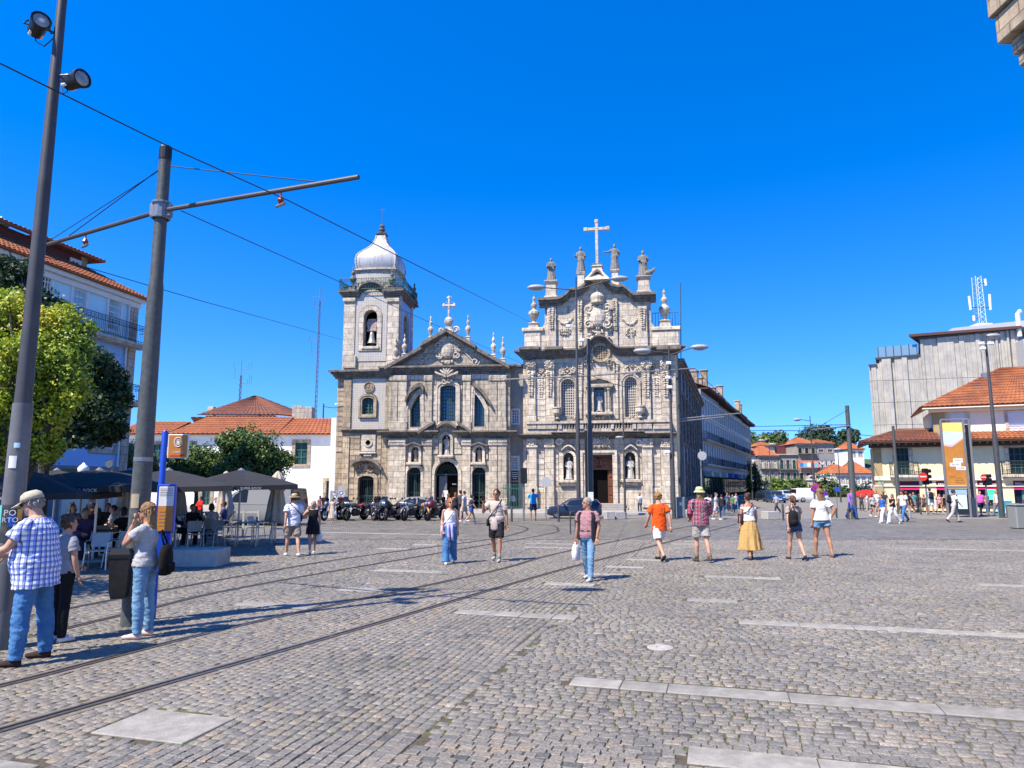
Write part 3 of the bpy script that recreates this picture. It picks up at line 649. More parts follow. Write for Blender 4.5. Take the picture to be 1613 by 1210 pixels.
for P,nm,gate in((doorC,'church_doorway',0),(doorL,'church_doorway',1),(doorR,'church_doorway',1)):
    f=MB(); frame_ring(f,[p for p in P],.26,-.16,.04); fo=f.build(nm,GRANL,A)
    b=MB(); b.prism(P,.72,.8); b.build('dark_opening',VOID,fo)
    g=MB(); zs=lunette(g,P,.3,1); x0=min(p[0] for p in P); x1=max(p[0] for p in P)
    if gate: ironwork(g,x0+.03,x1-.03,.15,zs,.28)
    g.build('iron_gate' if gate else 'iron_fanlight',IRON,fo)
    if not gate:
        d=MB(); d.box(x0+.25,(x0+x1)/2-.05,.5,.58,.2,zs-.1,.01); d.build('door_leaf',mat('pale_inner_door',(.16,.17,.19),rough=.6),fo)
        d=MB(); d.box(x0+.55,x0+.95,.47,.49,.75,1.5); d.build('notice',WHITE,fo)
        d=MB(); d.box((x0+x1)/2+.35,(x0+x1)/2+.65,.6,.62,1.95,2.03); d.build('notice',WHITE,fo)
cl=[]
def hb(P,e=.3): P=poly_off(P,e) if e else P; return P
HS=[hb(P,.29) for P in (doorC,doorL,doorR,nicC,nicL,nicR)]
_,_,zlo,zhi=rectp(FA,640,690,700,785)
for (a,b) in((639,665),(681,727),(742.5,769)):
    x0,_=FA.p(a,740); x1,_=FA.p(b,740); ashlar(A,STN,x0,x1,.5,zhi,HS,0,.42,.7)
HS=[hb(P,.36) for P in (winC,winL,winR)]
for (a,b) in((641,668),(681.5,728),(742,770)):
    x0,_=FA.p(a,640); x1,_=FA.p(b,640); ashlar(A,STNL,x0,x1,y_m+.25,up,HS,0,.42,.7)
# ---------- bell tower ----------
TW=T('bell_tower','stone bell tower clad in dotted tiles with a white onion dome','bell tower',FA.o,-FA.yaw)
x0,x1,_,zc=rectp(FA,541,590,610,690,.15); D=4.4
archT=lambda F,a,b,top,spr,bot,dy:(lambda q:arch(q[0],q[1],q[2],F.p((a+b)/2,spr,dy)[1],q[3]-F.p((a+b)/2,spr,dy)[1]))(rectp(F,a,top,b,bot,dy))
doorT=archT(FA,564,589,749.5,755,803,.15); winT=archT(FA,571,589,626.5,631,653,.15)
m=MB(); xq0=FA.p(529.5,640,.15)[0]; m.holes([(x0,.1),(x1+.4,.1),(x1+.4,zc),(x0,zc)],[doorT,winT],.15,.8); m.box(x0,x1+.4,.8,D+.2,.1,zc-.02); m.box(xq0+.02,x0-.01,.35,D,.1,zc-.05); m.build('wall',GRANW,TW)
za=FA.p(575,680,.15)[1]; zb_=FA.p(575,597,.15)[1]
t0,t1,_,_=rectp(FA,553,600,607,680,.12)
m=MB(); m.holes([(t0,za+.12),(t1,za+.12),(t1,zb_),(t0,zb_)],[poly_off(winT,.32)],.10,.16); m.build('tile_panel',TILE,TW)
for q_ in((540.5,597,553,679),(607,597,612,679),(539,688,549,800),(600,688,610,800)): m=MB(); pb(m,FA,*q_,-.01,.14,.03); m.build('pilaster',GRANW,TW)
ashlar(TW,STNW,xq0,FA.p(540.5,640,.15)[0]-.03,4.5,zc-.1,[],.36,.4,.5)
xa,_=FA.p(549.5,740,.1); xb,_=FA.p(599.5,740,.1)
ashlar(TW,STNW,xa,xb,.3,za-.1,[poly_off(doorT,.34),ppoly(FA,[(567,683),(593,683),(593,714),(567,714)])],.15,.44,.7)
m=MB(); a,b,c_,d=rectp(FA,541,676,611,681); cornice(m,a,b,c_,d,.14,.3,3); m.build('string_course',GRAND,TW)
m=MB(); a,b,c_,d=rectp(FA,529,583,612,596); cornice(m,a,b,c_,d,.14,.5); m.build('cornice',GRAND,TW)
wf=window(TW,winT,.26,GRANW,.08,.25,GLASS,4,5,GREEN,.03)
d_=MB(); wx=[p[0] for p in winT]; wz=[p[1] for p in winT]; xm=(min(wx)+max(wx))/2; d_.box(xm-.06,xm+.06,.24,.3,min(wz),max(wz)); d_.box(min(wx),max(wx),.235,.3,min(wz)+(max(wz)-min(wz))*.68-.05,min(wz)+(max(wz)-min(wz))*.68+.05); d_.box(min(wx),max(wx),.235,.3,min(wz),min(wz)+.12); frame_ring(d_,poly_off(winT,-.09),.09,.24,.31); d_.build('sash',GREEN,wf)
m=MB(); q=FA.p(581,609.6); m.x=Matrix.Translation((q[0],.1,q[1]))@Matrix.Rotation(pi/2,4,'X'); m.lathe([(0,.02),(.3,.05),(.34,.0),(.36,.1),(.43,.1),(.45,0)],n=20); m.x=None; carve(m,q[0],q[1],.5,.5,.05,8,3,.04); m.build('medallion',GRANW,TW)
m=MB(); a,b,c_,d=rectp(FA,569,684,591.5,711,.1); m.holes([(a,c_),(b,c_),(b,d),(a,d)],[[( (a+b)/2+.2*cos(2*pi*i/16),(c_+d)/2+.2*sin(2*pi*i/16)) for i in range(16)]],.04,.15); m.box(a-.1,b+.1,-.1,.14,c_-.22,c_-.05,.05); m.box(a+.25,b-.25,-.04,.14,c_-.42,c_-.23,.05)
P_=[((a+b)/2+.2*cos(2*pi*i/16),(c_+d)/2+.2*sin(2*pi*i/16)) for i in range(16)]; frame_ring(m,P_,.14,-.03,.05); o=m.build('oculus_panel',GRANL,TW); v=MB(); v.prism(P_,.12,.145); v.build('oculus',VOID,o)
f=MB(); frame_ring(f,doorT,.3,0.0,.17); fo=f.build('doorway',GRANW,TW); b_=MB(); b_.prism(doorT,.7,.76); b_.build('dark_opening',VOID,fo); g=MB(); dx0=min(p[0] for p in doorT); dx1=max(p[0] for p in doorT); zs=lunette(g,doorT,.45,2); ironwork(g,dx0+.03,dx1-.03,.15,zs,.44,mid=.42); g.build('iron_gate',IRON,fo)
m=MB(); P=ppoly(FA,[(555.5,730),(561,725),(570,722),(580,721.5),(590,724),(597,729),(603,737)]); m.prism(P+[(x,z-.2) for x,z in P[::-1]],-.45,.15); m.build('hood_mould',GRAND,TW)
m=MB(); q=FA.p(577,735); carve(m,q[0],q[1],1.0,.9,.0,18,9,.13); m.ell((q[0],-.02,q[1]),(.22,.15,.28),8,6)
for k in(-1,1): scroll(m,q[0]+k*.4,q[1]+.15,.22,-.02,k,1.3,.06); scroll(m,q[0]+k*.35,q[1]-.25,.2,-.02,-k,1.3,.06)
m.build('cartouche',GRANW,TW)
# belfry
YB=.35; bx0,bx1,bz0,bz1=rectp(FA,541,459,628,575,YB); bz0-=.4
belO=archT(FA,573,594.5,488.5,499,546,YB)
m=MB(); m.holes([(bx0,bz0),(bx1,bz0),(bx1,bz1),(bx0,bz1)],[belO],YB,YB+.7)
side=[(YB+1.55,0),(YB+2.75,0)]
m2=MB(); m2.x=Matrix(((0,-1,0,bx1),(1,0,0,0),(0,0,1,0),(0,0,0,1)))
zsp=FA.p(584,499,YB)[1]; zbo=FA.p(584,546,YB)[1]; sideO=arch(YB+1.6,YB+2.9,zbo,zsp,.5)
m2.holes([(YB+.71,bz0),(YB+4.4,bz0),(YB+4.4,bz1),(YB+.71,bz1)],[sideO],.0,.6)
m.add(m2.v,m2.f); m.box(bx0,bx0+.6,YB+.705,YB+4.4,bz0,bz1); m.box(bx0+.605,bx1-.605,YB+3.8,YB+4.4,bz0,bz1)
m.build('belfry_wall',GRANL,TW)
m=MB(); tx0,tx1,_,_=rectp(FA,559.5,470,609.5,570,YB); m.holes([(tx0,bz0+.7),(tx1,bz0+.7),(tx1,bz1-.1),(tx0,bz1-.1)],[poly_off(belO,.42)],YB-.05,YB+.02); m.build('tile_panel',TILE,TW)
m2=MB(); m2.x=Matrix(((0,-1,0,bx1),(1,0,0,0),(0,0,1,0),(0,0,0,1))); m2.holes([(YB+.5,bz0+.6),(YB+4.0,bz0+.6),(YB+4.0,bz1-.1),(YB+.5,bz1-.1)],[poly_off(sideO,.3)],-.045,.0); m2.build('tile_panel',TILEB,TW)
for (a,b) in((541,559),(610,628)): m=MB(); pb(m,FA,a,480,b,560,YB-.12,YB+.0,.03); pb(m,FA,a-1.5,560,b+1.5,580,YB-.22,YB,.05); pb(m,FA,a-1,469,b+1,475,YB-.22,YB,.04); m.build('pilaster',GRANL,TW)
for y_ in(YB,YB+3.85): m=MB(); m.box(bx1+.002,bx1+.12,y_,y_+.55,bz0+.5,bz1-.3,.03); m.build('pilaster',GRANL,TW)
f=MB(); frame_ring(f,belO,.36,YB-.12,YB+.04); a,b,c_,d=rectp(FA,570,546,598,550,YB); f.box(a,b,YB-.2,YB+.5,c_,d,.02); f.build('bell_opening',GRANL,TW)
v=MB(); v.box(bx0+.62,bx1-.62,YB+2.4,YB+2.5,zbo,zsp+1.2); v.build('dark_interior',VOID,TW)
q=FA.p(585,530,YB+.3); b_=MB(); b_.lathe([(0,.95),(.1,.95),(.16,.86),(.2,.7),(.24,.4),(.32,.12),(.40,0),(.36,.0),(.3,.14),(0,.6)],(q[0],YB+.45,q[1]-.55),18); smooth_by(b_.build('bell',mat('bell_bronze',(.42,.43,.43),(.30,.33,.32),6,.45,metal=.5),TW))
y_=MB(); y_.box(q[0]-.42,q[0]+.42,YB+.3,YB+.6,q[1]+.42,q[1]+.62,.04); y_.prism([(q[0]-.34,q[1]+.62),(q[0]+.34,q[1]+.62),(q[0]+.44,q[1]+1.1),(q[0]+.3,q[1]+1.45),(q[0]-.3,q[1]+1.45),(q[0]-.44,q[1]+1.1)],YB+.35,YB+.55); y_.build('bell_yoke',mat('painted_yoke',(.5,.44,.42),(.34,.2,.18),8,.7),TW)
zk0=FA.p(584,470,YB)[1]; zk1=FA.p(584,458,YB)[1]
m=MB()
for i in range(4):
    t=(i+1)/4; p=.42*t**1.2; za_=zk0+(zk1-zk0)*i/4; zb2=zk0+(zk1-zk0)*(i+1)/4; cx=(bx0+bx1)/2
    prof=[(bx0-p,za_),(cx-1.35,za_)]+[(cx-1.0*cos(pi*k/10)-.0,za_+.75*sin(pi*k/10)) for k in range(11)]+[(cx+1.35,za_),(bx1+p,za_)]
    top=[(x,z+(zb2-za_)+.002) for x,z in prof]; m.prism(prof+top[::-1],YB-p,YB+.05)
    m.box(bx0-p,bx0+.3,YB+.06,YB+4.4+p,za_,zb2); m.box(bx1-.3,bx1+p,YB+.06,YB+4.4+p,za_,zb2); m.box(bx0+.31,bx1-.31,YB+4.1,YB+4.4+p,za_,zb2)
m.box(bx0+.1,bx1-.1,YB+.1,YB+4.3,zk0+.1,zk1-.02); m.build('belfry_cornice',GRAND,TW)
# railing and plants
RAILG=mat('green_railing',(.05,.17,.15),(.03,.11,.1),8,.5)
m=MB(); ex=.34; ring=[(bx0-ex,YB-ex),(bx1+ex,YB-ex),(bx1+ex,YB+4.4+ex),(bx0-ex,YB+4.4+ex)]
for i in range(4):
    a=Vector((*ring[i],zk1)); b=Vector((*ring[(i+1)%4],zk1)); n=26
    for z in(.95,.55,.08): m.tube([a+Vector((0,0,z)),b+Vector((0,0,z))],.028,5)
    for k in range(n+1): p=a.lerp(b,k/n); m.tube([p,p+Vector((0,0,.95))],.016,4)
    for k in range(n//2): p=a.lerp(b,(k+.5)*2/n); d=(b-a).normalized(); m.tube([p+d*(.11*cos(t))+Vector((0,0,.75+.13*sin(t))) for t in [2*pi*j/8 for j in range(9)]],.014,4)
m.build('balcony_railing',RAILG,TW)
m=MB(); 
for i in range(900):
    e=R.choice([0,0,0,1]); t=R.random(); a=Vector(ring[e]).lerp(Vector(ring[e+1]),t); mid=1-abs(2*t-1)
    p=Vector((a.x,a.y+.25*(e==0),zk1+R.uniform(0,.25+.7*mid*(e==0)))); d=Vector((R.gauss(0,1),R.gauss(0,1),R.gauss(.6,.6))).normalized()*R.uniform(.1,.22); s=d.cross(Vector((R.random(),R.random(),R.random()))).normalized()*.035
    m.add([p-s,p+s,p+d],[(0,1,2)])
LEAFD=mat('cornice_plants',(.10,.15,.06),(.16,.19,.10),9,.8)
m.build('cornice_plants',LEAFD,TW,kind='stuff')
# lantern drum and onion dome: square plan with bulging sides
xc=FA.p(600,430,YB+2.2)[0]; yc=YB+2.2
def zz(py,s=0): return FA.p(602,py,yc-s)[1]
def dome_ring(r,z,bul=.12):
    P=[]
    for a in range(4):
        for k in range(6):
            t=-1+2*k/6; q=r*(1+bul*(1-t*t)); x,y=[(t*r,-q),(q,t*r),(-t*r,q),(-q,-t*r)][a]; P.append((xc+x,yc+y,z))
    return P
wf_=lambda px0,px1:(FA.p(px1,430,yc)[0]-FA.p(px0,430,yc)[0])/2
m=MB(); rb=wf_(566,639)*.80; m.loft([dome_ring(rb,zk1-.1),dome_ring(rb,zz(429,rb),.1)]); m.build('lantern_drum',TILE,TW)
m=MB()
for i in range(3): m.loft([dome_ring(rb*(1.02+.04*i),zz(430-2.3*i,rb),.1),dome_ring(rb*(1.02+.04*i),zz(427.5-2.3*i,rb),.1)])
m.build('drum_cornice',GRANL,TW)
m=MB(); k=wf_(564,641)/1.27
m.loft([dome_ring(k*s,zz(py,k*s),.14) for s,py in((.88,425),(.95,420),(.99,414),(1.0,409),(.985,403),(.93,399),(.82,395.5),(.67,392.5),(.53,389.5),(.42,386.5),(.335,383),(.275,379),(.235,375),(.215,371)) ])
smooth_by(m.build('onion_dome',DOME,TW),50)
m=MB(); 
for a,b in((-1,-1),(1,-1),(1,1),(-1,1)):
    m.tube([(xc+a*k*s,yc+b*k*s,zz(py,k*s)) for s,py in((.89,425),(.96,420),(1.0,414),(1.01,409),(.99,403),(.94,399),(.83,395.5),(.68,392.5),(.54,389.5),(.43,386.5),(.345,383),(.28,379),(.24,375),(.22,371))],.07,6)
m.build('dome_ribs',GRANL,TW)
m=MB(); r0=k*.2; m.sq([(r0,0),(r0*1.3,.08),(r0*1.35,.16),(r0*.95,.18)],(xc,yc,zz(372))); m.lathe([(0,0),(.25,0),(.28,.12),(.2,.16),(.2,.25),(.27,.3),(.27,.42),(.18,.46),(.18,.55),(.24,.6),(.2,.75),(0,.8)],(xc,yc,zz(368.5)),12); m.tube([(xc,yc,zz(354)),(xc,yc,zz(328))],.012,5); m.box(xc-.2,xc+.2,yc-.01,yc+.01,zz(331),zz(331)+.03); m.build('dome_finial',GRAND,TW)
for (px,t,b_,dy) in((557,420,455,YB-.1),(618,424,455,YB-.1),(653,446,478,YB+4.6)):
    x,z1=FA.p(px,t,dy); _,z0=FA.p(px,b_,dy); u_=MB(); urn(u_,x,dy,z0-.3,z1,.55); u_.build('corner_urn',GRAND,TW)
# ---------- right church (facade B) ----------
FB=Frame(941,54,10)
B=T('church','ornate baroque stone church with carved gable and rooftop statues','church',FB.o,-FB.yaw)
GB=mat('granite_baroque',(.86,.775,.645),(.56,.49,.395),3.2,.9,.35,14,dirt=.7,ov=.14,det=10,joint=(.85,.45))
aB=lambda a,b,top,spr,bot,dy=0:archT(FB,a,b,top,spr,bot,dy)
rB=lambda a,b,c_,d:(lambda q:[(q[1],q[2]),(q[0],q[2]),(q[0],q[3]),(q[1],q[3])][::-1])(rectp(FB,a,b,c_,d))
bdoor=rB(922,716.5,965.5,800); bdoor=[(x,max(z,.35)) for x,z in bdoor]
bnL=aB(887.5,904,713,722,756); bnR=aB(984.5,1001,712,721,755); bwL=aB(884,905,597,606,658); bwR=aB(984,1003.5,594,603,657); bwC=aB(935.5,952.5,607.5,615,649.5)
rndc=FB.p(946,556); rnd=[(rndc[0]+.55*cos(2*pi*i/20),rndc[1]+.55*sin(2*pi*i/20)) for i in range(20)]
gpts=[(858,562),(858,484),(849,472),(879,470.5),(886,468),(893,463),(899,456.5),(910,456),(917,452),(924,446.5),(928,440),(936,431),(941,427),(946,430),(951,437),(956,443.5),(963,449),(972,451.5),(981,450.5),(987,455),(993,461),(998,464),(1033,462.5),(1025,476),(1025,548)]
gp_=ppoly(FB,gpts); x0=FB.p(824,620)[0]; x1=FB.p(1070,620)[0]; z_e=FB.p(941,556)[1]
m=MB(); zA=FB.p(941,560)[1]
m.holes([(x0,.1),(x1,.1),(x1,zA),(x0,zA)],[bdoor,bnL,bnR,bwL,bwR,bwC,poly_off(rnd,0)][:6],0,.9)
m.holes([(gp_[0][0],zA+.002)]+gp_[1:-1]+[(gp_[-1][0],zA+.002)],[],.02,.9)
m.build('wall',GB,B)
# pilasters with carved capitals and hanging garlands
ca=MB()
for (a,b) in((830.5,845.5),(858.5,872.5),(1012,1028),(1041.5,1055.5)):
    pl=MB(); pb(pl,FB,a,703,b,766,-.28,0,.03); pb(pl,FB,a-1,766,b+1,800,-.42,0,.05)
    q=FB.p((a+b)/2,697); ca.box(q[0]-.38,q[0]+.38,-.32,0,q[1]-.32,q[1]+.3,.03); carve(ca,q[0],q[1],.7,.55,-.34,12,int(a),.09); pb(pl,FB,a-1.5,702,b+1.5,705,-.38,0,.03); pl.build('pilaster',GB,B)
for (a,b) in((831,843.5),(860,873),(1011,1025),(1041.5,1054)):
    pl=MB(); pb(pl,FB,a,568,b,655,-.26,0,.03); pb(pl,FB,a-1.2,655,b+1.2,664,-.36,0,.04); pl.build('pilaster',GB,B)
    q=FB.p((a+b)/2,576); ca.box(q[0]-.36,q[0]+.36,-.32,0,q[1]-.3,q[1]+.35,.03); carve(ca,q[0],q[1]+.05,.8,.6,-.34,14,int(a)+1,.12)
    for k in(-1,1): scroll(ca,q[0]+k*.25,q[1]+.2,.14,-.38,k,1.3,.05)
    zt_=FB.p((a+b)/2,586)[1]; garland(ca,q[0],zt_,FB.p((a+b)/2,626)[1],.5,-.3,int(a))
for px in(852.5,1033): 
    q=FB.p(px,585); carve(ca,q[0],q[1],.9,.9,-.05,14,int(px),.12); garland(ca,q[0],FB.p(px,594)[1],FB.p(px,626)[1],.45,-.05,int(px)); scroll(ca,q[0],q[1],.22,-.1,1,1.5,.05)
for px in(914,970): q=FB.p(px,590); garland(ca,q[0],FB.p(px,572)[1],FB.p(px,627)[1],.45,-.08,int(px))
for (a,b) in((910,917),(966,974)): 
    p_=MB(); pb(p_,FB,a,590,b,660,-.14,0,.03); p_.build('pilaster',GB,B)
# big lower cornice, frieze
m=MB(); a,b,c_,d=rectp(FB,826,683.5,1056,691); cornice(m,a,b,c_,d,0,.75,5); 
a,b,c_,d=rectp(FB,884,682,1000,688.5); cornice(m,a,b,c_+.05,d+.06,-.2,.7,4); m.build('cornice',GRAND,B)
m=MB(); a,b,c_,d=rectp(FB,829,675,1058,683,-.3); m.box(a,b,-.32,0,c_,d,.02)
for (p,q) in((830,846),(846,878),(879,886),(908,920),(962,968),(996,1003),(1004,1012),(1012,1028),(1029,1056)): pb(m,FB,p,666,q-.6,676,-.42,-.02,.03)
a,b,c_,d=rectp(FB,829,662.5,1057,667,-.3); m.box(a,b,-.5,0,c_,d,.02); m.build('balustrade_wall',GB,B)
for (p,q) in((886.5,908),(920.5,962),(968.5,996)):
    n=int((q-p)/4.2)
    for i in range(n):
        x,zt_=FB.p(p+(q-p)*(i+.5)/n,667); zb2=FB.p(p+(q-p)*(i+.5)/n,675.5)[1]; h=zt_-zb2
        u_=MB(); u_.lathe([(.07,0),(.07,h*.1),(.04,h*.15),(.095,h*.38),(.09,h*.5),(.04,h*.75),(.07,h*.88),(.07,h)],(x,-.3,zb2),8); u_.build('baluster',GB,B)
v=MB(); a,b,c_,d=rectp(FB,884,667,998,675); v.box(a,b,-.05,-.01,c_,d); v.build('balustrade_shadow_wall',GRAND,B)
# upper entablature with a raised centre
m=MB()
for i in range(5):
    t=(i+1)/5; p=.62*t**1.2; py=563-13*i/5; a1=FB.p(824,py)[0]; b1=FB.p(1066,py)[0]; z=FB.p(941,py)[1]; dz=.13
    pr=[(a1-p,z+.0),(FB.p(905,py)[0],z)]+[(FB.p(x_,py)[0],z+h_) for x_,h_ in((914,.02),(922,.15),(930,.6),(938,.95),(946,1.02),(954,.9),(962,.5),(970,.12),(978,0))]+[(b1+p,z)]
    m.prism(pr+[(x,zq+dz) for x,zq in pr[::-1]],-.1-p,.05)
for (a,b) in((820,852),(860,888),(1000,1026),(1034,1072)):
    a,b,c_,d=rectp(FB,a,549,b,554); m.box(a,b,-.95,.06,c_,d,.03)
m.build('entablature_cornice',GRAND,B)
m=MB(); frame_ring(m,rnd,.2,-.2,.05); o=m.build('rose_window',GRANW,B); v=MB(); v.prism(rnd,-.05,-.01); v.build('pane',mat('rose_pane',(.10,.05,.035),rough=.5),o); g=MB(); clip_bars(g,rnd,[rndc[0]+i*.18 for i in(-2,-1,0,1,2)],[rndc[1]+i*.18 for i in(-2,-1,0,1,2)],.035,-.12,-.06); g.build('lattice',GRANW,o)
# gable mouldings
m=MB(); n=len(gp_)
prof=gp_[2:-2]
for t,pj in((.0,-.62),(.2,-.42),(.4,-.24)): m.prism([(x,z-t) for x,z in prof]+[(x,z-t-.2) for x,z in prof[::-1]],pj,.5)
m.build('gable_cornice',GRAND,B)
for (a,b) in((862,876),(1005,1020)): m=MB(); pb(m,FB,a,482,b,550,-.22,.02,.03); m.build('pilaster',GB,B); q=FB.p((a+b)/2,500); garland(ca,q[0],FB.p(a,487)[1],FB.p(a,520)[1],.5,-.26,int(a))
for (a,b) in((911,917),(966,973)): m=MB(); pb(m,FB,a,470,b,545,-.1,.02,.02); m.build('pilaster',GB,B); q=FB.p((a+b)/2,500); garland(ca,q[0],FB.p(a,474)[1],FB.p(a,522)[1],.38,-.12,int(a))
q=FB.p(942,500); ca.ell((q[0],-.2,q[1]),(.62,.3,.85),12,8); carve(ca,q[0],q[1]+.1,1.9,2.2,-.15,40,31,.18); carve(ca,q[0],q[1]-1.6,1.7,1.0,-.15,20,33,.15); 
for k in(-1,1): scroll(ca,q[0]+k*.7,q[1]+.6,.4,-.25,k,1.4,.09); scroll(ca,q[0]+k*.72,q[1]-.6,.38,-.25,-k,1.4,.08)
c0=FB.p(941,471); ca.lathe([(.0,0),(.5,0),(.52,.1),(.48,.15),(.55,.5),(.45,.7),(.2,.85),(.08,.9),(.1,1.0),(.03,1.25),(0,1.3)],(c0[0],-.2,c0[1]-.4),12)
for px in(890,993): q=FB.p(px,502); swag(ca,q[0],q[1],1.1,.4,.0,int(px)); q=FB.p(px,522); carve(ca,q[0],q[1],.9,.7,.0,14,int(px)+3,.13)
for k_,px in enumerate((894,995)):     # shells over the lattice windows
    q=FB.p(px,583); carve(ca,q[0],q[1],1.1,.8,-.1,18,50+k_,.18); scroll(ca,q[0]-.45,q[1]-.1,.25,-.15,-1,1.4,.06); scroll(ca,q[0]+.45,q[1]-.1,.25,-.15,1,1.4,.06); q=FB.p(px,662); carve(ca,q[0],q[1]+.1,1.2,.45,-.15,14,60+k_,.12)
for px in(926,960): q=FB.p(px,570); carve(ca,q[0],q[1],.8,.6,-.15,12,int(px),.16)
q=FB.p(944,655); carve(ca,q[0],q[1],1.6,.5,-.2,18,71,.14)
q=FB.p(944,697); carve(ca,q[0],q[1],2.2,.7,-.25,34,72,.15); ca.box(q[0]-.9,q[0]+.9,-.3,0,q[1]-.35,q[1]+.1,.05)
for px in(882,1007): q=FB.p(px,697); scroll(ca,q[0],q[1],.3,-.3,1 if px<900 else -1,1.3,.1)
ca.build('carved_ornament',GB,B)
# windows
LAT=mat('lattice_white',(.68,.64,.57),(.56,.52,.46),6,.8); WB=mat('lattice_dark_pane',(.05,.03,.02),(.14,.085,.055),8,.5)
window(B,bwL,.28,GB,-.06,.32,WB,6,15,LAT,.027,'lattice_window'); window(B,bwR,.28,GB,-.06,.32,WB,6,15,LAT,.027,'lattice_window')
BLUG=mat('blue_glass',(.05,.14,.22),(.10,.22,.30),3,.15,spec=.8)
wc=MB(); frame_ring(wc,bwC,.14,-.2,.03)
for px in(928.5,959.5): q0=FB.p(px,650); q1=FB.p(px,612); wc.lathe([(.14,0),(.14,.1),(.1,.14),(.085,q1[1]-q0[1]-.2),(.14,q1[1]-q0[1]-.1),(.14,q1[1]-q0[1])],(q0[0],-.28,q0[1]),10)
a,b,c_,d=rectp(FB,922,606,966,611); wc.box(a,b,-.42,0,c_,d,.04); rake(wc,FB,[(922,605),(930,598),(944,595)],.14,-.42,0); rake(wc,FB,[(944,595),(958,598),(966,605)],.14,-.42,0); a,b,c_,d=rectp(FB,922,650,966,655); wc.box(a,b,-.42,0,c_,d,.05)
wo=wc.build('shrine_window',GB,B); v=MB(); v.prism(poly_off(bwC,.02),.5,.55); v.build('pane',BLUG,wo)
q=FB.p(944,647); statue('white statue behind the blue glass shrine window',LM(B)@Vector((q[0],.28,q[1]+.05)),1.35,MARB,-FB.yaw,seed=8,arm=((.16,-.1,.5),(-.1,-.15,.7)))
for P,lab,sd in((bnL,'white marble statue in the niche left of the baroque church door',4),(bnR,'white marble statue in the niche right of the baroque church door',5)):
    x,z=niche(B,P,-.06,GB,.7,sw=1.3); statue(lab,LM(B)@Vector((x,.2,z+.1)),1.62,MARB,-FB.yaw,seed=sd,arm=((.12,-.14,.66),(-.1,-.16,.55)))
m=MB()
for (a,b) in((885,907),(983,1004)): rake(m,FB,[(a,708),(a+5,703),((a+b)/2,700)],.12,-.4,.02); rake(m,FB,[((a+b)/2,700),(b-5,703),(b,708)],.12,-.4,.02); q=FB.p((a+b)/2,705); carve(m,q[0],q[1],.8,.35,-.15,10,int(a),.1); q=FB.p((a+b)/2,760); carve(m,q[0],q[1]-.1,1.2,.4,-.15,14,int(a)+2,.12)
m.build('niche_hood',GB,B)
for (px,py) in((879,650),(1008,648)):
    x,z1=FB.p(px,py-8); _,z0=FB.p(px,py+12); u_=MB(); u_.lathe([(.15,0),(.2,.08),(.1,.18),(.16,.3),(.33,.5),(.36,.75),(.3,.8),(.4,.86),(.4,.95),(0,.95)],(x,-.45,z0),12); u_.build('stone_urn',GRANL,B)
# door
f=MB(); frame_ring(f,bdoor,.34,-.2,.05); frame_ring(f,poly_off(bdoor,.15),.2,-.3,.0); fo=f.build('doorway',GRANL,B)
v=MB(); v.prism(bdoor,.85,.9); v.build('dark_opening',VOID,fo)
WOOD=mat('carved_door_wood',(.20,.075,.035),(.12,.045,.022),5,.5,.2,25)
a,b,c_,d=rectp(FB,922,717,965.5,740,.4); w_=MB(); w_.box(a,b,.4,.5,c_,d,.01)
for k in range(2):
    xx=a+(b-a)*(k+.5)/2; w_.box(xx-.75,xx+.75,.34,.41,c_+.15,d-.15,.04); w_.box(xx-.5,xx+.5,.3,.345,c_+.3,d-.3,.04)
    for i in range(8): w_.ell((xx+.22*cos(i*pi/4),.29,(c_+d)/2+.22*sin(i*pi/4)),(.12,.05,.1),6,4)
    w_.ell((xx,.28,(c_+d)/2),(.16,.06,.16),8,6)
w_.build('carved_transom',WOOD,fo)
w_=MB(); w_.box(a-.0,a+.12,.42,.85,.35,c_-.02); w_.box(b-.42,b,.62,.70,.35,c_-.02,.01)
for j in range(4): w_.box(b-.36,b-.06,.58,.63,.5+j*.66,1.05+j*.66,.03)
w_.build('door_leaf',WOOD,fo)
# wings, urns, pedestals
m=MB(); pb(m,FB,826,522,852,552,-.1,1.2,.06); pb(m,FB,822,516,856,522,-.2,1.3,.05); m.build('gable_wing',GB,B); m=MB(); pb(m,FB,1028,520,1070,549,-.1,1.2,.06); pb(m,FB,1026,514,1072,520,-.2,1.3,.05)
m.build('gable_wing',GB,B); m=MB(); P=ppoly(FB,[(852,550),(852,520),(860,505),(862,490),(864,550)]); m.prism(P,0,.6); m.build('gable_wing',GB,B); m=MB(); P=ppoly(FB,[(1018,548),(1020,490),(1024,505),(1034,520),(1034,548)]); m.prism(P,0,.6); m.build('gable_wing',GB,B)
for (px,t,b_,w_) in((839.5,464,520,.85),(1046,453,518,.85)):
    x,z1=FB.p(px,t); _,z0=FB.p(px,b_); u_=MB(); urn(u_,x,.5,z0-.1,z1,w_); u_.build('urn_finial',GRANL,B)
ped_=[]
for (px,pt,pbm,w_) in((868.5,444,471,.42),(915,430,457,.27),(968.5,426,452,.27),(1013.5,437,463,.45)):
    x,z1=FB.p(px,pt,.2); _,z0=FB.p(px,pbm,.2); u_=MB(); h=z1-z0; u_.sq([(w_*1.25,-.1),(w_*1.25,.1),(w_,.18),(w_*.9,h-.25),(w_*1.1,h-.18),(w_*1.25,h-.06),(w_*1.25,h)],(x,.2,z0)); u_.build('pedestal',GRANL,B); ped_.append((x,z1))
STAT=mat('statue_granite',(.30,.28,.25),(.19,.18,.165),7,.85,.3,25,dirt=.3)
def pt(v): return LM(B)@Vector(v)
zS=lambda px,t,b:FB.p(px,t,.2)[1]-FB.p(px,b,.2)[1]
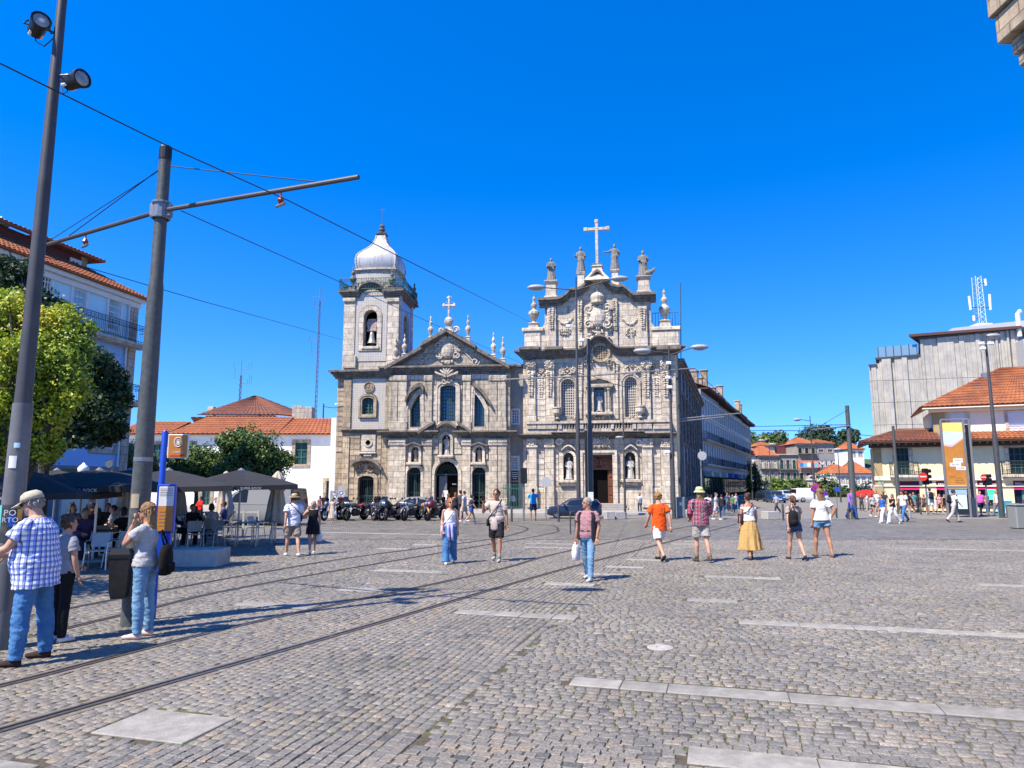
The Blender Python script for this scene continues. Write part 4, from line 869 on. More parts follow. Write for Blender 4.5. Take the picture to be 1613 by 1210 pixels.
def ox(b,h): b.ell((.22*h,-.1*h,.12*h),(.14*h,.1*h,.1*h),10,7); b.ell((.36*h,-.12*h,.2*h),(.06*h,.06*h,.07*h),8,6); b.tube([(.38*h,-.12*h,.24*h),(.46*h,-.1*h,.32*h)],[.03*h,.012*h],6)
def book(b,h): b.box(-.16*h,-.02*h,-.22*h,-.15*h,.58*h,.74*h)
for i,(px,t,b_,lab,ar,ex_,w_) in enumerate(((868.5,408,444.5,'weathered stone statue clutching a tablet, on the far left gable pedestal',((.12,-.17,.60),(-.1,-.2,.62)),book,1.15),
  (915,390.5,430.5,'bearded stone statue just left of the gable cross',((.14,-.14,.6),(-.22,-.16,.62)),None,1),(968.5,386,426.5,'stone statue with one arm stretched out, right of the gable cross',((.1,-.15,.66),(-.38,-.12,.66)),None,1),
  (1013.5,396,437.5,'stone statue with a small ox at its feet, on the far right gable pedestal',((.1,-.16,.66),(-.1,-.16,.6)),ox,1.1))):
    x,z=ped_[i]; statue(lab,pt((x,.2,z+.05)),zS(px,t,b_),STAT,-FB.yaw,ar,20+i,ex_,w_)
x,z0=FB.p(941,432,.2); m=MB(); zt_=FB.p(941,349,.2)[1]; zc_=FB.p(941,361,.2)[1]; zb2=FB.p(941,417,.2)[1]
m.sq([(1.0,-.7),(.75,-.35),(.42,.1),(.36,.5),(.45,.55),(.3,zb2-z0-.1),(.38,zb2-z0)],(x,.2,z0)); cross(m,x,.2,zb2,zt_,1.75,zc_,.11); m.build('gable_cross',GRANL,B)
# ashlar panels
HS=[poly_off(P,.36) for P in(bdoor,bnL,bnR)]+[ppoly(FB,[(884,757),(906,757),(906,768),(884,768)]),ppoly(FB,[(982,757),(1003,757),(1003,768),(982,768)])]
for (a,b) in((846,858),(873.5,916),(970.5,1011.5),(1028.5,1041)):
    p0=FB.p(a,740)[0]; p1=FB.p(b,740)[0]; ashlar(B,STNL,p0,p1,.5,FB.p(941,704)[1],HS,0,.45,.8)
HS=[poly_off(P,.34) for P in(bwL,bwR)]
for (a,b) in((844,859.5),(874,909.5),(974.5,1010.5),(1025.5,1041)):
    p0=FB.p(a,610)[0]; p1=FB.p(b,610)[0]; ashlar(B,STNL,p0,p1,FB.p(941,664)[1],FB.p(941,592)[1],HS,0,.45,.8)
ashlar(B,STNL,x0+.1,FB.p(830,740)[0],.5,FB.p(941,694)[1],[],0,.45,.6)
# steps
for i in range(3):
    m=MB(); a,b,_,_=rectp(FB,900+3*i,790,990-3*i,800); m.box(a,b,-1.6+.42*i,-.02,.12+.15*i,.12+.15*(i+1)-.003,.02); m.build('step',PAVE,B)
# plinth
m=MB(); a,_,_,_=rectp(FB,826,770,915,800); 
for (p,q) in((829,915),(971,1057)): m=MB(); pb(m,FB,p,769,q,803,-.12,0,.03); m.build('plinth',GB,B)
# nave body with its long street side
side0=LM(B)@Vector((x1,.45,0)); sdir=Vector((22.4,84,0))-side0; sdir.normalize(); Ls=31.5; sn=Vector((-sdir.y,sdir.x,0))
hN=10.9; pN=[side0,side0+sdir*Ls,side0+sdir*Ls+sn*10,LM(B)@Vector((x0+.3,12,0)),LM(B)@Vector((x0+.3,.95,0)),LM(B)@Vector((x1-.4,.95,0))]
I=LM(B).inverted(); m=MB(); pl_=[(I@p) for p in pN]
m.loft([[(p.x,p.y,.1) for p in pl_],[(p.x,p.y,hN) for p in pl_]]); m.build('nave_wall',TILEB,B)
Ms=Matrix.Translation(side0)@Matrix.Rotation(atan2(sdir.y,sdir.x),4,'Z')   # local x along the street, -y outwards
m=MB(); m.x=I@Ms
for i in range(3): m.box(-.3,Ls,-.15-.17*i,.2,hN-.15+.22*i,hN+.07+.22*i)
m.build('side_cornice',GRAND,B)
for k in range(9): xx=.3+k*3.7; m=MB(); m.x=I@Ms; m.box(xx,xx+.7,-.16,.05,.1,hN-.2,.02); m.build('side_pilaster',GRAND,B)
m=MB(); m.x=I@Ms; m.box(0,Ls,-.22,.05,.1,1.0,.02); m.build('side_plinth',GRAND,B)
for k in range(8):
    xx=1.35+k*3.7; m=MB(); m.x=I@Ms; P=[(xx,5.2),(xx+2,5.2),(xx+2,9.0),(xx,9.0)]; frame_ring(m,P,.22,-.12,.03); o=m.build('side_window',GRAND,B); g=MB(); g.x=I@Ms; g.prism(P,-.03,-.005); g.build('pane',GLASS,o)
    if k%2==1: m=MB(); m.x=I@Ms; P=[(xx+.2,.3),(xx+1.8,.3),(xx+1.8,3.6),(xx+.2,3.6)]; frame_ring(m,P,.22,-.12,.03); o=m.build('side_door',GRAND,B); g=MB(); g.x=I@Ms; g.prism(P,-.03,-.005); g.build('door_leaf',mat('dark_door',(.02,.022,.025),rough=.6),o)
rf=MB(); rr=[I@p for p in (side0,side0+sdir*Ls)]; rr2=[I@(p+sn*5) for p in (side0+sdir*1.5,side0+sdir*Ls)]; rr3=[I@(p+sn*10) for p in (side0,side0+sdir*Ls)]
rf.loft([[(a.x,a.y,hN+.5),(b.x,b.y,hN+3),(c_.x,c_.y,hN+.5)] for a,b,c_ in zip(rr,rr2,rr3)]); rf.build('roof',MATS['old_roof_tiles'],B)
m=MB(); a=FB.p(1028,505,1.5); b=FB.p(1068,505,1.5)
for k in range(10): xx=a[0]+(b[0]-a[0])*k/9; m.tube([(xx,1.5,FB.p(1040,518,1.5)[1]),(xx,1.5,FB.p(1040,493,1.5)[1])],.02,4)
for py in(493,517): z=FB.p(1040,py,1.5)[1]; m.tube([(a[0],1.5,z),(b[0],1.5,z)],.025,4)
m.build('roof_railing',mat('blue_grey_rail',(.10,.17,.26),rough=.5),B)
m=MB(); q0=FB.p(1072,548,2); q1=FB.p(1072,446,2); m.tube([(q0[0],2,q0[1]-1),(q1[0],2,q1[1])],.04,6); m.build('lightning_rod',STEEL,B)
# ---------- narrow house between the churches ----------
FH=Frame(812,55.6,7)
Hh=T('narrow_house','very narrow grey house squeezed between the two churches','house',FH.o,-FH.yaw)
a,b,_,z1=rectp(FH,799,579,831,700); w1=rB_=lambda p,q,r,s:(lambda t:[(t[0],t[2]),(t[1],t[2]),(t[1],t[3]),(t[0],t[3])])(rectp(FH,p,q,r,s))
WN=[w1(806.3,646,817,667),w1(805.5,720,816.5,739)]; dr=w1(803,759.5,817,803)
m=MB(); m.holes([(a-.4,.1),(b,.1),(b,z1),(a-.4,z1)],WN+[dr],0,.6); m.box(a-.4,b,.6,8,.1,z1); m.build('wall',mat('grey_plaster',(.47,.44,.39),(.38,.355,.32),2,.9,.2,20,dirt=.3),Hh)
for P in WN: window(Hh,P,.1,WHITE,.04,.16,GLASS,3 if P is WN[0] else 5,5,WHITE,.03)
m=MB(); m.prism(dr,.3,.36); m.build('door',GREEN,Hh)
m=MB(); P=w1(806,742,816,757); m.prism(P,-.07,-.005); so_=m.build('sign_board',mat('sign_slate',(.03,.035,.04),rough=.5),Hh)
for i,wd in enumerate((.5,.42,.5,.3)): t=MB(); cx=(P[0][0]+P[1][0])/2; t.box(cx-wd/2,cx+wd/2,-.078,-.07,P[2][1]-.16-.15*i,P[2][1]-.11-.15*i); t.build('sign_line',WHITE,so_)
m=MB(); m.box(a-.3,b,-.3,.2,z1,z1+.2,.03); m.build('cornice',GRAND,Hh)
fe=T('iron_fence','green spiked iron fence in front of the narrow house','fence',LM(Hh)@Vector((0,-2.2,.13)),-FH.yaw)
for i in range(14):
    u_=MB(); xx=-.62+i*.12; u_.tube([(xx,0,0),(xx,0,1.75)],.018,5); u_.ell((xx,0,1.8),(.03,.03,.08),6,5); u_.build('bar',RAILG,fe)
u_=MB(); u_.box(-.66,1.0,-.02,.02,.15,.2); u_.box(-.66,1.0,-.02,.02,1.5,1.55); u_.build('rail',RAILG,fe)
# ================= BUILDINGS ROUND THE SQUARE =================
def frame2(p0,ang):      # ang: direction of local x
    f=Frame.__new__(Frame); f.o=Vector((p0[0],p0[1],0)); f.yaw=-ang; f.t=Vector((cos(ang),sin(ang),0)); f.n=Vector((-sin(ang),cos(ang),0)); return f
TERR=mat('terracotta_new',(.50,.165,.06),(.33,.11,.05),1.1,.8,.2,20)
TERD=mat('terracotta_old',(.30,.10,.05),(.17,.075,.05),1.2,.85,.3,20,dirt=.35)
TERM=mat('terracotta_mixed',(.48,.16,.055),(.24,.085,.045),.9,.85,.3,20)
def tile_roof(root,a,b,c,d,m,per=.26,row=.42,name='roof_tiles',amp=.05):
    """a,b eave (left,right); d,c ridge (left,right)"""
    a,b,c,d=map(Vector,(a,b,c,d)); n=max(2,int((b-a).length/per)); nr=max(1,int(((d+c)/2-(a+b)/2).length/row)); up=((b-a).cross(d-a)+(b-a).cross(c-b)).normalized()
    if up.z<0: up=-up
    N=n*4; vs=[]; fs=[]
    for r in range(nr):
        for e,off in((r/nr,.045),((r+1)/nr,.012)):
            for i in range(N+1):
                t=i/N; p=a.lerp(b,t).lerp(d.lerp(c,t),e); vs.append(p+up*(off+amp*abs(sin(pi*t*n))+.0*r))
        o=r*2*(N+1); fs+=[[o+i,o+i+1,o+N+1+i+1,o+N+1+i] for i in range(N)]
    k=len(vs); vs+=[a-up*.06,b-up*.06,c-up*.06,d-up*.06]; fs.append([k,k+3,k+2,k+1])
    vs+=[a+up*.045,b+up*.045]; fs.append([k,k+1,k+5,k+4])
    mb=MB(); mb.add(vs,fs); return mb.build(name,m,root,kind='stuff')
def win(root,x0,x1,z0,z1,y,fm,gm=None,sur=.12,nx=2,nz=3,depth=.14,bm=None,name='window',rise=0,bw=.03):
    P=[(x0,z0),(x1,z0),(x1,z1),(x0,z1)] if not rise else arch(x0,x1,z0,z1-rise,rise,8)
    f=MB(); frame_ring(f,P,sur,y-.06,y+.03)
    o=f.build(name,fm,root); g=MB(); g.prism(P,y+depth,y+depth+.03); g.build('pane',gm or GLASSD,o)
    b=MB(); clip_bars(b,P,[x0+(x1-x0)*i/nx for i in range(1,nx)],[z0+(z1-z0)*i/nz for i in range(1,nz)],bw,y+depth-.05,y+depth-.01); frame_ring(b,poly_off(P,-.05),.05,y+depth-.06,y+depth-.005); b.build('sash',bm or WHITE,o); return o
def R4(P): return [(P[0],P[2]),(P[1],P[2]),(P[1],P[3]),(P[0],P[3])]
def balcony(root,x0,x1,z,y,proj,m,h=.95,sm=None,n=None,scr=True):
    f=MB(); f.box(x0,x1,y-proj,y,z-.16,z,.02); f.box(x0+.06,x1-.06,y-proj+.06,y,z-.26,z-.163,.02); o=f.build('balcony',sm or GRANL,root)
    r=MB(); n=n or max(4,int((x1-x0)/.13)); yy=y-proj+.05
    for i in range(n+1): x=x0+.04+(x1-x0-.08)*i/n; r.tube([(x,yy,z),(x,yy,z+h)],.012,4)
    for q in(.08,h*.72,h): r.tube([(x0+.04,y,z+q),(x0+.04,yy,z+q),(x1-.04,yy,z+q),(x1-.04,y,z+q)],.02,4)
    for s_ in(x0+.04,x1-.04):
        for k in range(1,4): r.tube([(s_,yy+(y-yy)*k/4,z),(s_,yy+(y-yy)*k/4,z+h)],.012,4)
    if scr:
        for i in range(n//2): x=x0+.04+(x1-x0-.08)*(i+.5)*2/n; r.tube([(x+.07*cos(t),yy,z+h*.86+.08*sin(t)) for t in [2*pi*j/6 for j in range(7)]],.012,4)
    r.build('railing',IRON if m is None else m,o); return o
# --- blue corner building, left
FBU=frame2(at(205,640,40).xy,atan2(.98,.195)); BL=T('corner_house','pale blue corner house with iron balconies behind the yellow-green tree','house',FBU.o,-FBU.yaw)
BLUE=mat('pale_blue_plaster',(.52,.80,.90),(.46,.74,.85),1,.85,.12,15,dirt=.1); BLUE2=mat('mid_blue_plaster',(.30,.52,.86),(.26,.47,.80),1,.85,.12,15)
Z=lambda py,px=204:FBU.p(px,py)[1]
zt=Z(474); zf=Z(543); zg=Z(640); L0=-22
def bw_(a,b,c_,d,dy=0): return rectp(FBU,a,b,c_,d,dy)
wA=bw_(113,445,134,512); wB=bw_(170,464,189,521); wC=bw_(147,683,179,706); wD=bw_(60,430,78,505)
m=MB(); m.holes([(L0,zf),(0,zf),(0,zt),(L0,zt)],[R4(w_) for w_ in(wA,wB,wD)],0,.4); m.box(L0,-.01,.4,9,0,zt-.02); m.build('wall',BLUE,BL)
m=MB(); m.holes([(L0,2.9),(0,2.9),(0,zf-.003),(L0,zf-.003)],[R4(wC)],0,.4); m.build('lower_wall',BLUE2,BL)
m=MB(); m.box(L0,0,-.05,.4,0,2.9); m.build('shop_front_wall',mat('grey_fascia',(.24,.25,.28),rough=.7),BL)
m=MB(); m.box(-.55,.05,-.07,.5,0,zt,.02); m.build('corner_quoin',GRANL,BL)
for w_,nz,r_ in((wA,6,.0),(wB,6,0),(wD,6,0)): win(BL,*w_,0,WHITE,None,.14,4,nz,.05,bw=.025)
win(BL,*wC,0,GRANL,None,.3,2,2,.06)
for k in(-9,-14,-4.2): win(BL,k,k+1.3,Z(625),Z(560),0,WHITE,None,.16,3,5,.05)
balcony(BL,bw_(122,540,217,545,-.7)[0],.35,Z(542),-.01,.75,BLACK,1.0,n=40); balcony(BL,-.9,.3,Z(634),-.01,.6,BLACK,.95)
m=MB(); m.box(L0,.25,-.35,.3,zt,zt+.25,.03); m.box(L0,.1,-.15,.3,zt-.3,zt-.003,.03); m.build('eave_cornice',WHITE,BL)
q=FBU.p(150,405,2.0); aw=q[0]; za=zt+.28; zr=FBU.p(150,412,2.0)[1]
tile_roof(BL,(L0,-.55,zt+.26),(.6,-.55,zt+.26),(-1.6,2.2,zr-.5),(L0,2.2,zr-.5),TERR)
tile_roof(BL,(.6,-.55,zt+.26),(.6,9,zt+.26),(-1.6,7,zr-.5),(-1.6,2.2,zr-.5),TERR)
m=MB(); m.box(L0,aw-.5,2.1,8,zt+.3,zr,.02); m.build('attic_wall',mat('oxblood_boards',(.16,.035,.03),(.12,.03,.025),3,.7),BL); m=MB(); m.box(aw-.9,aw-.45,2.05,8.05,zt+.3,zr,.02); m.build('attic_end',GRANW,BL)
w_=rectp(FBU,111,411,124,424,2.1); win(BL,*w_,2.09,WHITE,None,.1,2,2,.02)
tile_roof(BL,(L0,1.5,zr),(aw+.25,1.5,zr),(aw-2,4.2,zr+1.0),(L0,4.2,zr+1.0),TERM)
tile_roof(BL,(aw+.25,1.5,zr),(aw+.25,8.4,zr),(aw-2,6,zr+1.0),(aw-2,4.2,zr+1.0),TERM)
m=MB(); q=rectp(FBU,0,346,9,390,2.5); m.box(q[0],q[1],2.5,3.3,zr-.5,q[3]-.3,.03); m.box(q[0]-.1,q[1]+.1,2.4,3.4,q[3]-.3,q[3]-.15,.02); m.box(q[0]+.1,q[1]-.1,2.6,3.2,q[3]-.15,q[3]+.2); m.build('chimney',BLUE,BL)
m=MB(); q=rectp(FBU,42,738,124,750,-.1); m.box(q[0],q[1],-.16,-.06,q[2],q[3],.01); m.build('shop_fascia',mat('green_fascia',(.03,.16,.06),rough=.5),BL)
m=MB(); q=rectp(FBU,167,724.5,178,735.5); m.box(q[0],q[1],-.05,-.002,q[2],q[3],.01); m.build('street_plate',mat('plate_green',(.36,.46,.36),rough=.5),BL)
m=MB(); m.tube([(-.75,-.1,2.9),(-.75,-.1,zt)],.06,6); m.build('drainpipe',WHITE,BL)
# glass screens of the terrace
GSC=mat('terrace_glass',(.55,.58,.55),(.35,.42,.40),.6,.15,spec=.8)
for i in range(5):
    p=at(215-24*i,785,33-.4*i); t=T('glass_screen',['rightmost','second from right','middle','second from left','leftmost'][i]+' tall glazed screen behind the cafe terrace','screen',(p.x,p.y,0),.15,'glazed screens along the cafe terrace')
    m=MB(); m.box(-.55,.55,-.02,.02,.15,2.2); m.build('pane',GSC,t)
    m=MB(); frame_ring(m,[(-.55,.1),(.55,.1),(.55,2.2),(-.55,2.2)],.06,-.04,.04); m.build('frame',GALV,t)
# --- long white building
FW=Frame(430,64,0); WBL=T('long_white_building','long white building with bright orange tiled roof behind the round trees','building',FW.o)
def ww(a,b,c_,d,dy=0): return rectp(FW,a,b,c_,d,dy)
x0,x1,_,ze=ww(175,687.5,528,780); wl=[ww(464.5,697.5,484,731.5),ww(518,697.5,527,731.5),ww(318,764,331,795),ww(394,764,407,795),ww(513.5,757.5,523.5,795),ww(352,700,369,731),ww(240,700,256,731),ww(288,700,304,731)]
for q in wl: pass
m=MB(); m.holes([(x0,.1),(x1,.1),(x1,ze),(x0,ze)],[R4(w_) for w_ in wl[:1]+wl[2:4]+wl[4:]],0,.4); m.box(x0,x1,.4,8,.1,ze-.02); m.build('wall',PLASTER,WBL)
for i,w_ in enumerate(wl):
    if i==1: continue
    win(WBL,*w_,0,GRANW,mat('dim_green_glass',(.02,.07,.07),(.03,.10,.10),3,.2),.28,2,3,.16,GREEN,'window' if i not in(2,3,4) else 'door',bw=.06)
m=MB(); m.box(x0,x1,-.3,.2,ze,ze+.16,.02); m.build('eave',WHITE,WBL)
for (a,b,pe,pr) in((175,262,690.5,665),(262.3,437,688,657.5),(437.3,528,687,660)):
    xa,z=FW.p(a,pe,-.5); xb,_=FW.p(b,pe,-.5); ra=FW.p(a,pr,4); rb=FW.p(b,pr,4); tile_roof(WBL,(xa,-.5,ze+.17),(xb,-.5,ze+.17),(rb[0] if b>500 else xb,4,ra[1]),(xa+(1.6 if a==262.3 else 0),4,ra[1]),TERR,.42,.6,amp=.08)
    tile_roof(WBL,(xb,8.5,ze+.17),(xa,8.5,ze+.17),(xa,4,ra[1]),(xb,4,ra[1]),TERR,.6,1.2)
m=MB(); q=ww(523.5,590,546,800,-1.0); xx1=FA.p(530,700,0)
NB=T('white_annex','narrow white annex wall beside the bell tower','building',FW.o); m=MB(); q0=at(523,700,57); q1=at(538.5,700,56.2); ztop=at(530,597,56.5).z
m.box(q0.x-FW.o.x,q1.x-FW.o.x,-7.5,2,.1,at(525,659,57).z); m.box(at(534,620,56.4).x-FW.o.x,q1.x-FW.o.x,-7.6,-3,at(525,659,57).z,ztop); m.build('wall',PLASTER,NB)
# --- dark hipped roof behind, masts
DB=T('hipped_house','large house with old dark hipped roof rising behind the white building','house',(0,0,0))
a,b,c_,d=at(311,653,80),at(440,653.5,80),at(497,659,96),at(330,651,96); ap=at(401,624,88)
tile_roof(DB,a,b,ap+Vector((.2,0,0)),ap,TERD,.5,.7,amp=.08); tile_roof(DB,b,c_,ap+Vector((.2,.2,0)),ap,TERD,.5,.7,amp=.08)
m=MB(); P=[Vector((p.x,p.y,0)) for p in(a+Vector((.7,.6,0)),b+Vector((-.7,.6,0)),c_+Vector((-1.5,0,0)),d)]; m.loft([[(p.x,p.y,0.1) for p in P],[(p.x,p.y,a.z-.05) for p in P]]); m.build('wall',mat('ochre_plaster',(.45,.22,.12),rough=.9),DB)
for (px,t_,b_,w_) in((470,640,655,.55),(484,642,657,.8),(410,643,659,.12),(334,641,650,.35)): m=MB(); p=at(px,t_,84); q=at(px,b_,84); m.box(p.x-w_,p.x+w_,p.y-w_,p.y+w_,q.z-1,p.z,.03); m.build('chimney',GRANL,DB)
MS=mat('mast_steel',(.22,.26,.30),rough=.5)
def mast(px,top,bot,Y,label,seed):
    p=at(px,bot,Y); z1=at(px,top,Y).z; t=T('antenna_mast',label,'antenna',(p.x,p.y,0)); m=MB(); r=random.Random(seed); s=.22
    for a in range(3): m.tube([(s*cos(a*2.1),s*sin(a*2.1),p.z-12),(s*.5*cos(a*2.1),s*.5*sin(a*2.1),z1-2)],.04,4)
    z=p.z
    while z<z1-2.5:
        for a in range(3): m.tube([(s*.8*cos(a*2.1),s*.8*sin(a*2.1),z),(s*.8*cos(a*2.1+2.1),s*.8*sin(a*2.1+2.1),z+.7)],.022,4)
        z+=.7
    m.tube([(0,0,z1-2.5),(0,0,z1)],.04,4); m.build('lattice',MS,t); b=MB()
    for i in range(7): zq=p.z+(z1-p.z)*r.uniform(.45,.95); k=r.choice((-1,1)); l=r.uniform(.6,1.4); b.tube([(0,0,zq),(k*l,0,zq),(k*l,0,zq+r.uniform(.4,1.6))],.03,4)
    b.build('aerials',MS,t)
mast(496.5,452,660,98,'tall lattice radio mast left of the bell tower',4); mast(377,568,640,92,'thin aerial mast above the dark hipped roof',6)
# --- receding street row, right of the church
p0=Vector((22.6,84.5,0)); rd_=Vector((.445,1,0)).normalized(); ra_=atan2(rd_.y,rd_.x)
GRT=mat('blue_tile_front',(.40,.43,.50),(.32,.35,.42),1.5,.6,.1,10); FR2=mat('grey_front',(.44,.43,.42),(.36,.35,.34),1.2,.8); FR3=mat('rose_front',(.46,.42,.40),(.38,.35,.33),1.2,.8)
W_=None; pos=0
for bi,(ln,hh,wm) in enumerate(((15,13.3,GRT),(13,13.1,FR2),(15,13.2,GRT),(14,13.0,FR3))):
    o=p0+rd_*pos; rt=T('street_house',['blue tiled terrace house with stone balconies next to the church side','grey terrace house second along the receding street','third terrace house along the receding street, blue tiled','end terrace house at the far corner of the receding street'][bi],'house',(o.x,o.y,0),ra_,'terrace houses along the street'); pos+=ln+.02
    n=int(ln/2.05); st=ln/n; ws=[]
    for fl,(za,zb2) in enumerate(((4.6,7.0),(7.6,9.8),(10.3,12.4))):
        for i in range(n): ws.append((st*i+.48,st*(i+1)-.48,za,zb2))
    m=MB(); m.holes([(0,.1),(ln,.1),(ln,hh),(0,hh)],[R4(q) for q in ws],0,.35); m.box(0,ln,.35,9,.1,hh-.02); m.build('wall',wm,rt)
    if W_ is None:
        W_=[]; d=MB(); P=R4((0,st-.96,0,1)); frame_ring(d,P,.16,-.08,.02); W_.append(d)
    for q in ws:
        f=win(rt,*q,0,WHITE,None,.13,2,4,.16)
    for fl,z in enumerate((4.4,7.35,10.05)):
        if fl<2: balcony(rt,.2,ln-.2,z,-.003,.55,BLACK,.9,scr=False,n=int(ln/.3))
        else:
            m=MB(); m.box(0,ln,-.12,.1,z-.1,z+.08,.02); m.build('string_course',GRANL,rt)
    m=MB(); m.box(-.0,ln,-.95,.3,hh,hh+.14,.02)
    for k in range(int(ln/.8)): m.box(.3+k*.8,.45+k*.8,-.85,-.02,hh-.18,hh-.003)
    m.build('eave',mat('dark_eave_wood',(.09,.06,.045),rough=.8),rt)
    tile_roof(rt,(0,-1.0,hh+.15),(ln,-1.0,hh+.15),(ln,4.5,hh+2.2),(0,4.5,hh+2.2),TERD,.4,.8,amp=.07)
    m=MB(); m.prism([(.0,hh+.1),(0,hh+.1001),(.001,hh+2.2)],4.4,4.5)
    for k in range(n):        # shop fronts
        s_=MB(); a,b=st*k+.2,st*(k+1)-.2; s_.box(a,b,-.04,-.003,.3,3.3); sh=s_.build('shop_front',VOID,rt); g=MB(); g.box(a+.1,b-.1,-.055,-.042,.8,2.7); g.build('pane',GLASS,sh)
        if (k+bi)%3==0: g=MB(); g.prism([(-0.0,0)]*0+[(a,2.9),(b,2.9),(b,3.5),(a,3.5)],-.9,-.06); g.build('awning',[mat('awning_cream',(.55,.52,.45),rough=.8),mat('awning_blue',(.05,.13,.42),rough=.7)][bi%2],sh)
        elif (k+bi)%3==1: g=MB(); g.box(a,b,-.14,-.06,3.0,3.6,.02); g.build('shop_sign',[mat('sign_dark',(.03,.03,.035)),WHITE,mat('awning_blue',(.05,.13,.42))][k%3],sh)
    if bi in(0,1,3):
        for k,(xx,h2) in enumerate(((3,2.0),(6.4,1.6),(10.5,3.2)) if bi!=3 else ((5,3.4),(8,3.0))):
            c=MB(); c.box(xx,xx+.9,.8,1.6,hh+.4,hh+.6+h2,.03); c.box(xx-.1,xx+1,.7,1.7,hh+.6+h2,hh+.8+h2,.03); c.build('chimney',GRANW,rt)
    if bi==1: c=MB(); c.prism([(7,hh+1.2),(12,hh+1.2),(9.5,hh+3.0)],2.6,5); c.build('dormer_gable',TERM,rt)
# --- distant houses up the street
Y0=150.
def far_house(name,label,a,t_,c_,b_,wm,floors=(),cols=3,fm=WHITE,gm=None,rm=None,rt_=None,Y=Y0,dp=9,ww_=.5,bal=False,yb=None):
    f=Frame((a+c_)/2,Y,0); r=T(name,label,'house',f.o); x0,x1,z0,z1=rectp(f,a,t_,c_,b_); z0=0
    ws=[]
    for (wt,wb) in floors:
        _,_,q0,q1=rectp(f,a,wt,c_,wb)
        for i in range(cols): s_=(x1-x0)/cols; ws.append((x0+s_*(i+.5-ww_/2),x0+s_*(i+.5+ww_/2),q0,q1))
    m=MB(); m.holes([(x0,z0),(x1,z0),(x1,z1),(x0,z1)],[R4(q) for q in ws],0,.35); m.box(x0,x1,.35,dp,z0,z1-.02); m.build('wall',wm,r)
    for i,q in enumerate(ws): win(r,*q,0,GRANL,(gm[i%len(gm)] if isinstance(gm,list) else gm),.14,2,3,.12,fm,bw=.06)
    if bal:
        for (wt,wb) in floors: q0=f.p((a+c_)/2,wb)[1]; balcony(r,x0+.15,x1-.15,q0,-.003,.6,IRON,.9,GRAND,scr=False,n=int((x1-x0)/.35))
    m=MB(); m.box(x0-.15,x1+.15,-.35,.2,z1,z1+.22,.03); m.build('eave',GRANL,r)
    if rm:
        zr=f.p((a+c_)/2,rt_,dp/2)[1]; xm=(x0+x1)/2; e=z1+.23
        tile_roof(r,(x0-.3,-.5,e),(x1+.3,-.5,e),(xm+.6,dp/2,zr),(xm-.6,dp/2,zr),rm,.5,.8,amp=.07)
        tile_roof(r,(x1+.3,-.5,e),(x1+.3,dp,e),(xm+.6,dp/2+.1,zr),(xm+.6,dp/2,zr),rm,.5,.8,amp=.07); tile_roof(r,(x0-.3,dp,e),(x0-.3,-.5,e),(xm-.6,dp/2,zr),(xm-.6,dp/2+.1,zr),rm,.5,.8,amp=.07)
    return r,f,(x0,x1,z0,z1)
YEL=mat('yellow_shutter',(.62,.52,.30),rough=.7); YEL2=mat('orange_shutter',(.58,.36,.14),rough=.7); GSH=mat('green_shutter',(.03,.11,.11),rough=.5); STG=mat('stone_front_grey',(.36,.35,.32),(.28,.27,.25),.8,.85,dirt=.3)
far_house('far_house','yellow shuttered stone house at the far end of the street',1197,720,1227.3,790,STG,((725.5,738),(744.5,757),(764,778)),3,WHITE,[YEL,YEL2,YEL],TERR,703,bal=True)
far_house('far_house','stone house with dark green tall shutters at the far end of the street',1227.6,717,1257,790,STG,((725,739),(744.5,757.5),(764,778)),3,GSH,GSH,None,bal=True)
r_,f_,b_=far_house('far_house','tall house with a bright painted mural between green shutters and graffiti house',1257.3,701,1288,790,mat('stone_front_tan',(.42,.37,.29),(.33,.29,.23),.8,.85,dirt=.3),((706,714.5),(745,756),(764,778)),3,BLACK,None,TERR,690,bal=True)
m=MB(); cols=[(.75,.10,.04),(.05,.45,.75),(.70,.75,.80),(.85,.30,.05),(.04,.20,.55)]
q=rectp(f_,1257.5,726,1290,737,-.75); mu=MB(); mu.box(q[0],q[1],-.75,-.68,q[2],q[3]); mo=mu.build('mural_panel',mat('mural_red',cols[0],cols[3],1.5,.7),r_)
for i in range(5):
    x=q[0]+(q[1]-q[0])*(.15+.18*i); h=(q[3]-q[2]); mu=MB(); mu.prism([(x-.35,q[2]+.15*h),(x+.32,q[2]+.12*h),(x+.42,q[2]+.6*h),(x+.1,q[2]+.8*h),(x-.3,q[2]+.68*h)],-.765,-.752); mu.build('mural_shape',mat('mural_%s'%['blue','cyan','white'][i%3],[(.04,.25,.65),(.10,.55,.80),(.75,.8,.82)][i%3],rough=.7),mo)
m=MB(); q=at(1236,700,156); p2=at(1256,700,156); m.box(q.x-f_.o.x,p2.x-f_.o.x-.05,6,11,0,at(1240,697,156).z); m.build('side_wing',mat('oxblood_boards',(.16,.035,.03)),r_)
r_,f_,b_=far_house('far_house','grey house covered in white graffiti at the far end of the street',1288.3,700,1316.5,790,mat('grey_render',(.38,.37,.35),(.31,.30,.29),.8,.9,dirt=.2),((708,713),(764,778)),2,STG,VOID,TERM,693)
for (ya,yb,bd) in((726,738,'graffiti_upper'),(745,756,'graffiti_lower')):
    q=rectp(f_,1290,ya,1315,yb,-.6); mu=MB(); mu.box(q[0],q[1],-.6,-.02,q[2]-.15,q[2],.02); mu.box(q[0],q[1],-.6,-.55,q[2],q[3]); bo=mu.build('balcony_panel',mat('panel_dark',(.10,.10,.11),rough=.8),r_)
    tx=text('graffiti','NERR' if ya>740 else 'SMURO',(q[3]-q[2])*1.15,WHITE,bo,((q[0]+q[1])/2,-.612,(q[2]+q[3])/2),bold=.03,sx=1.25 if ya>740 else .62)
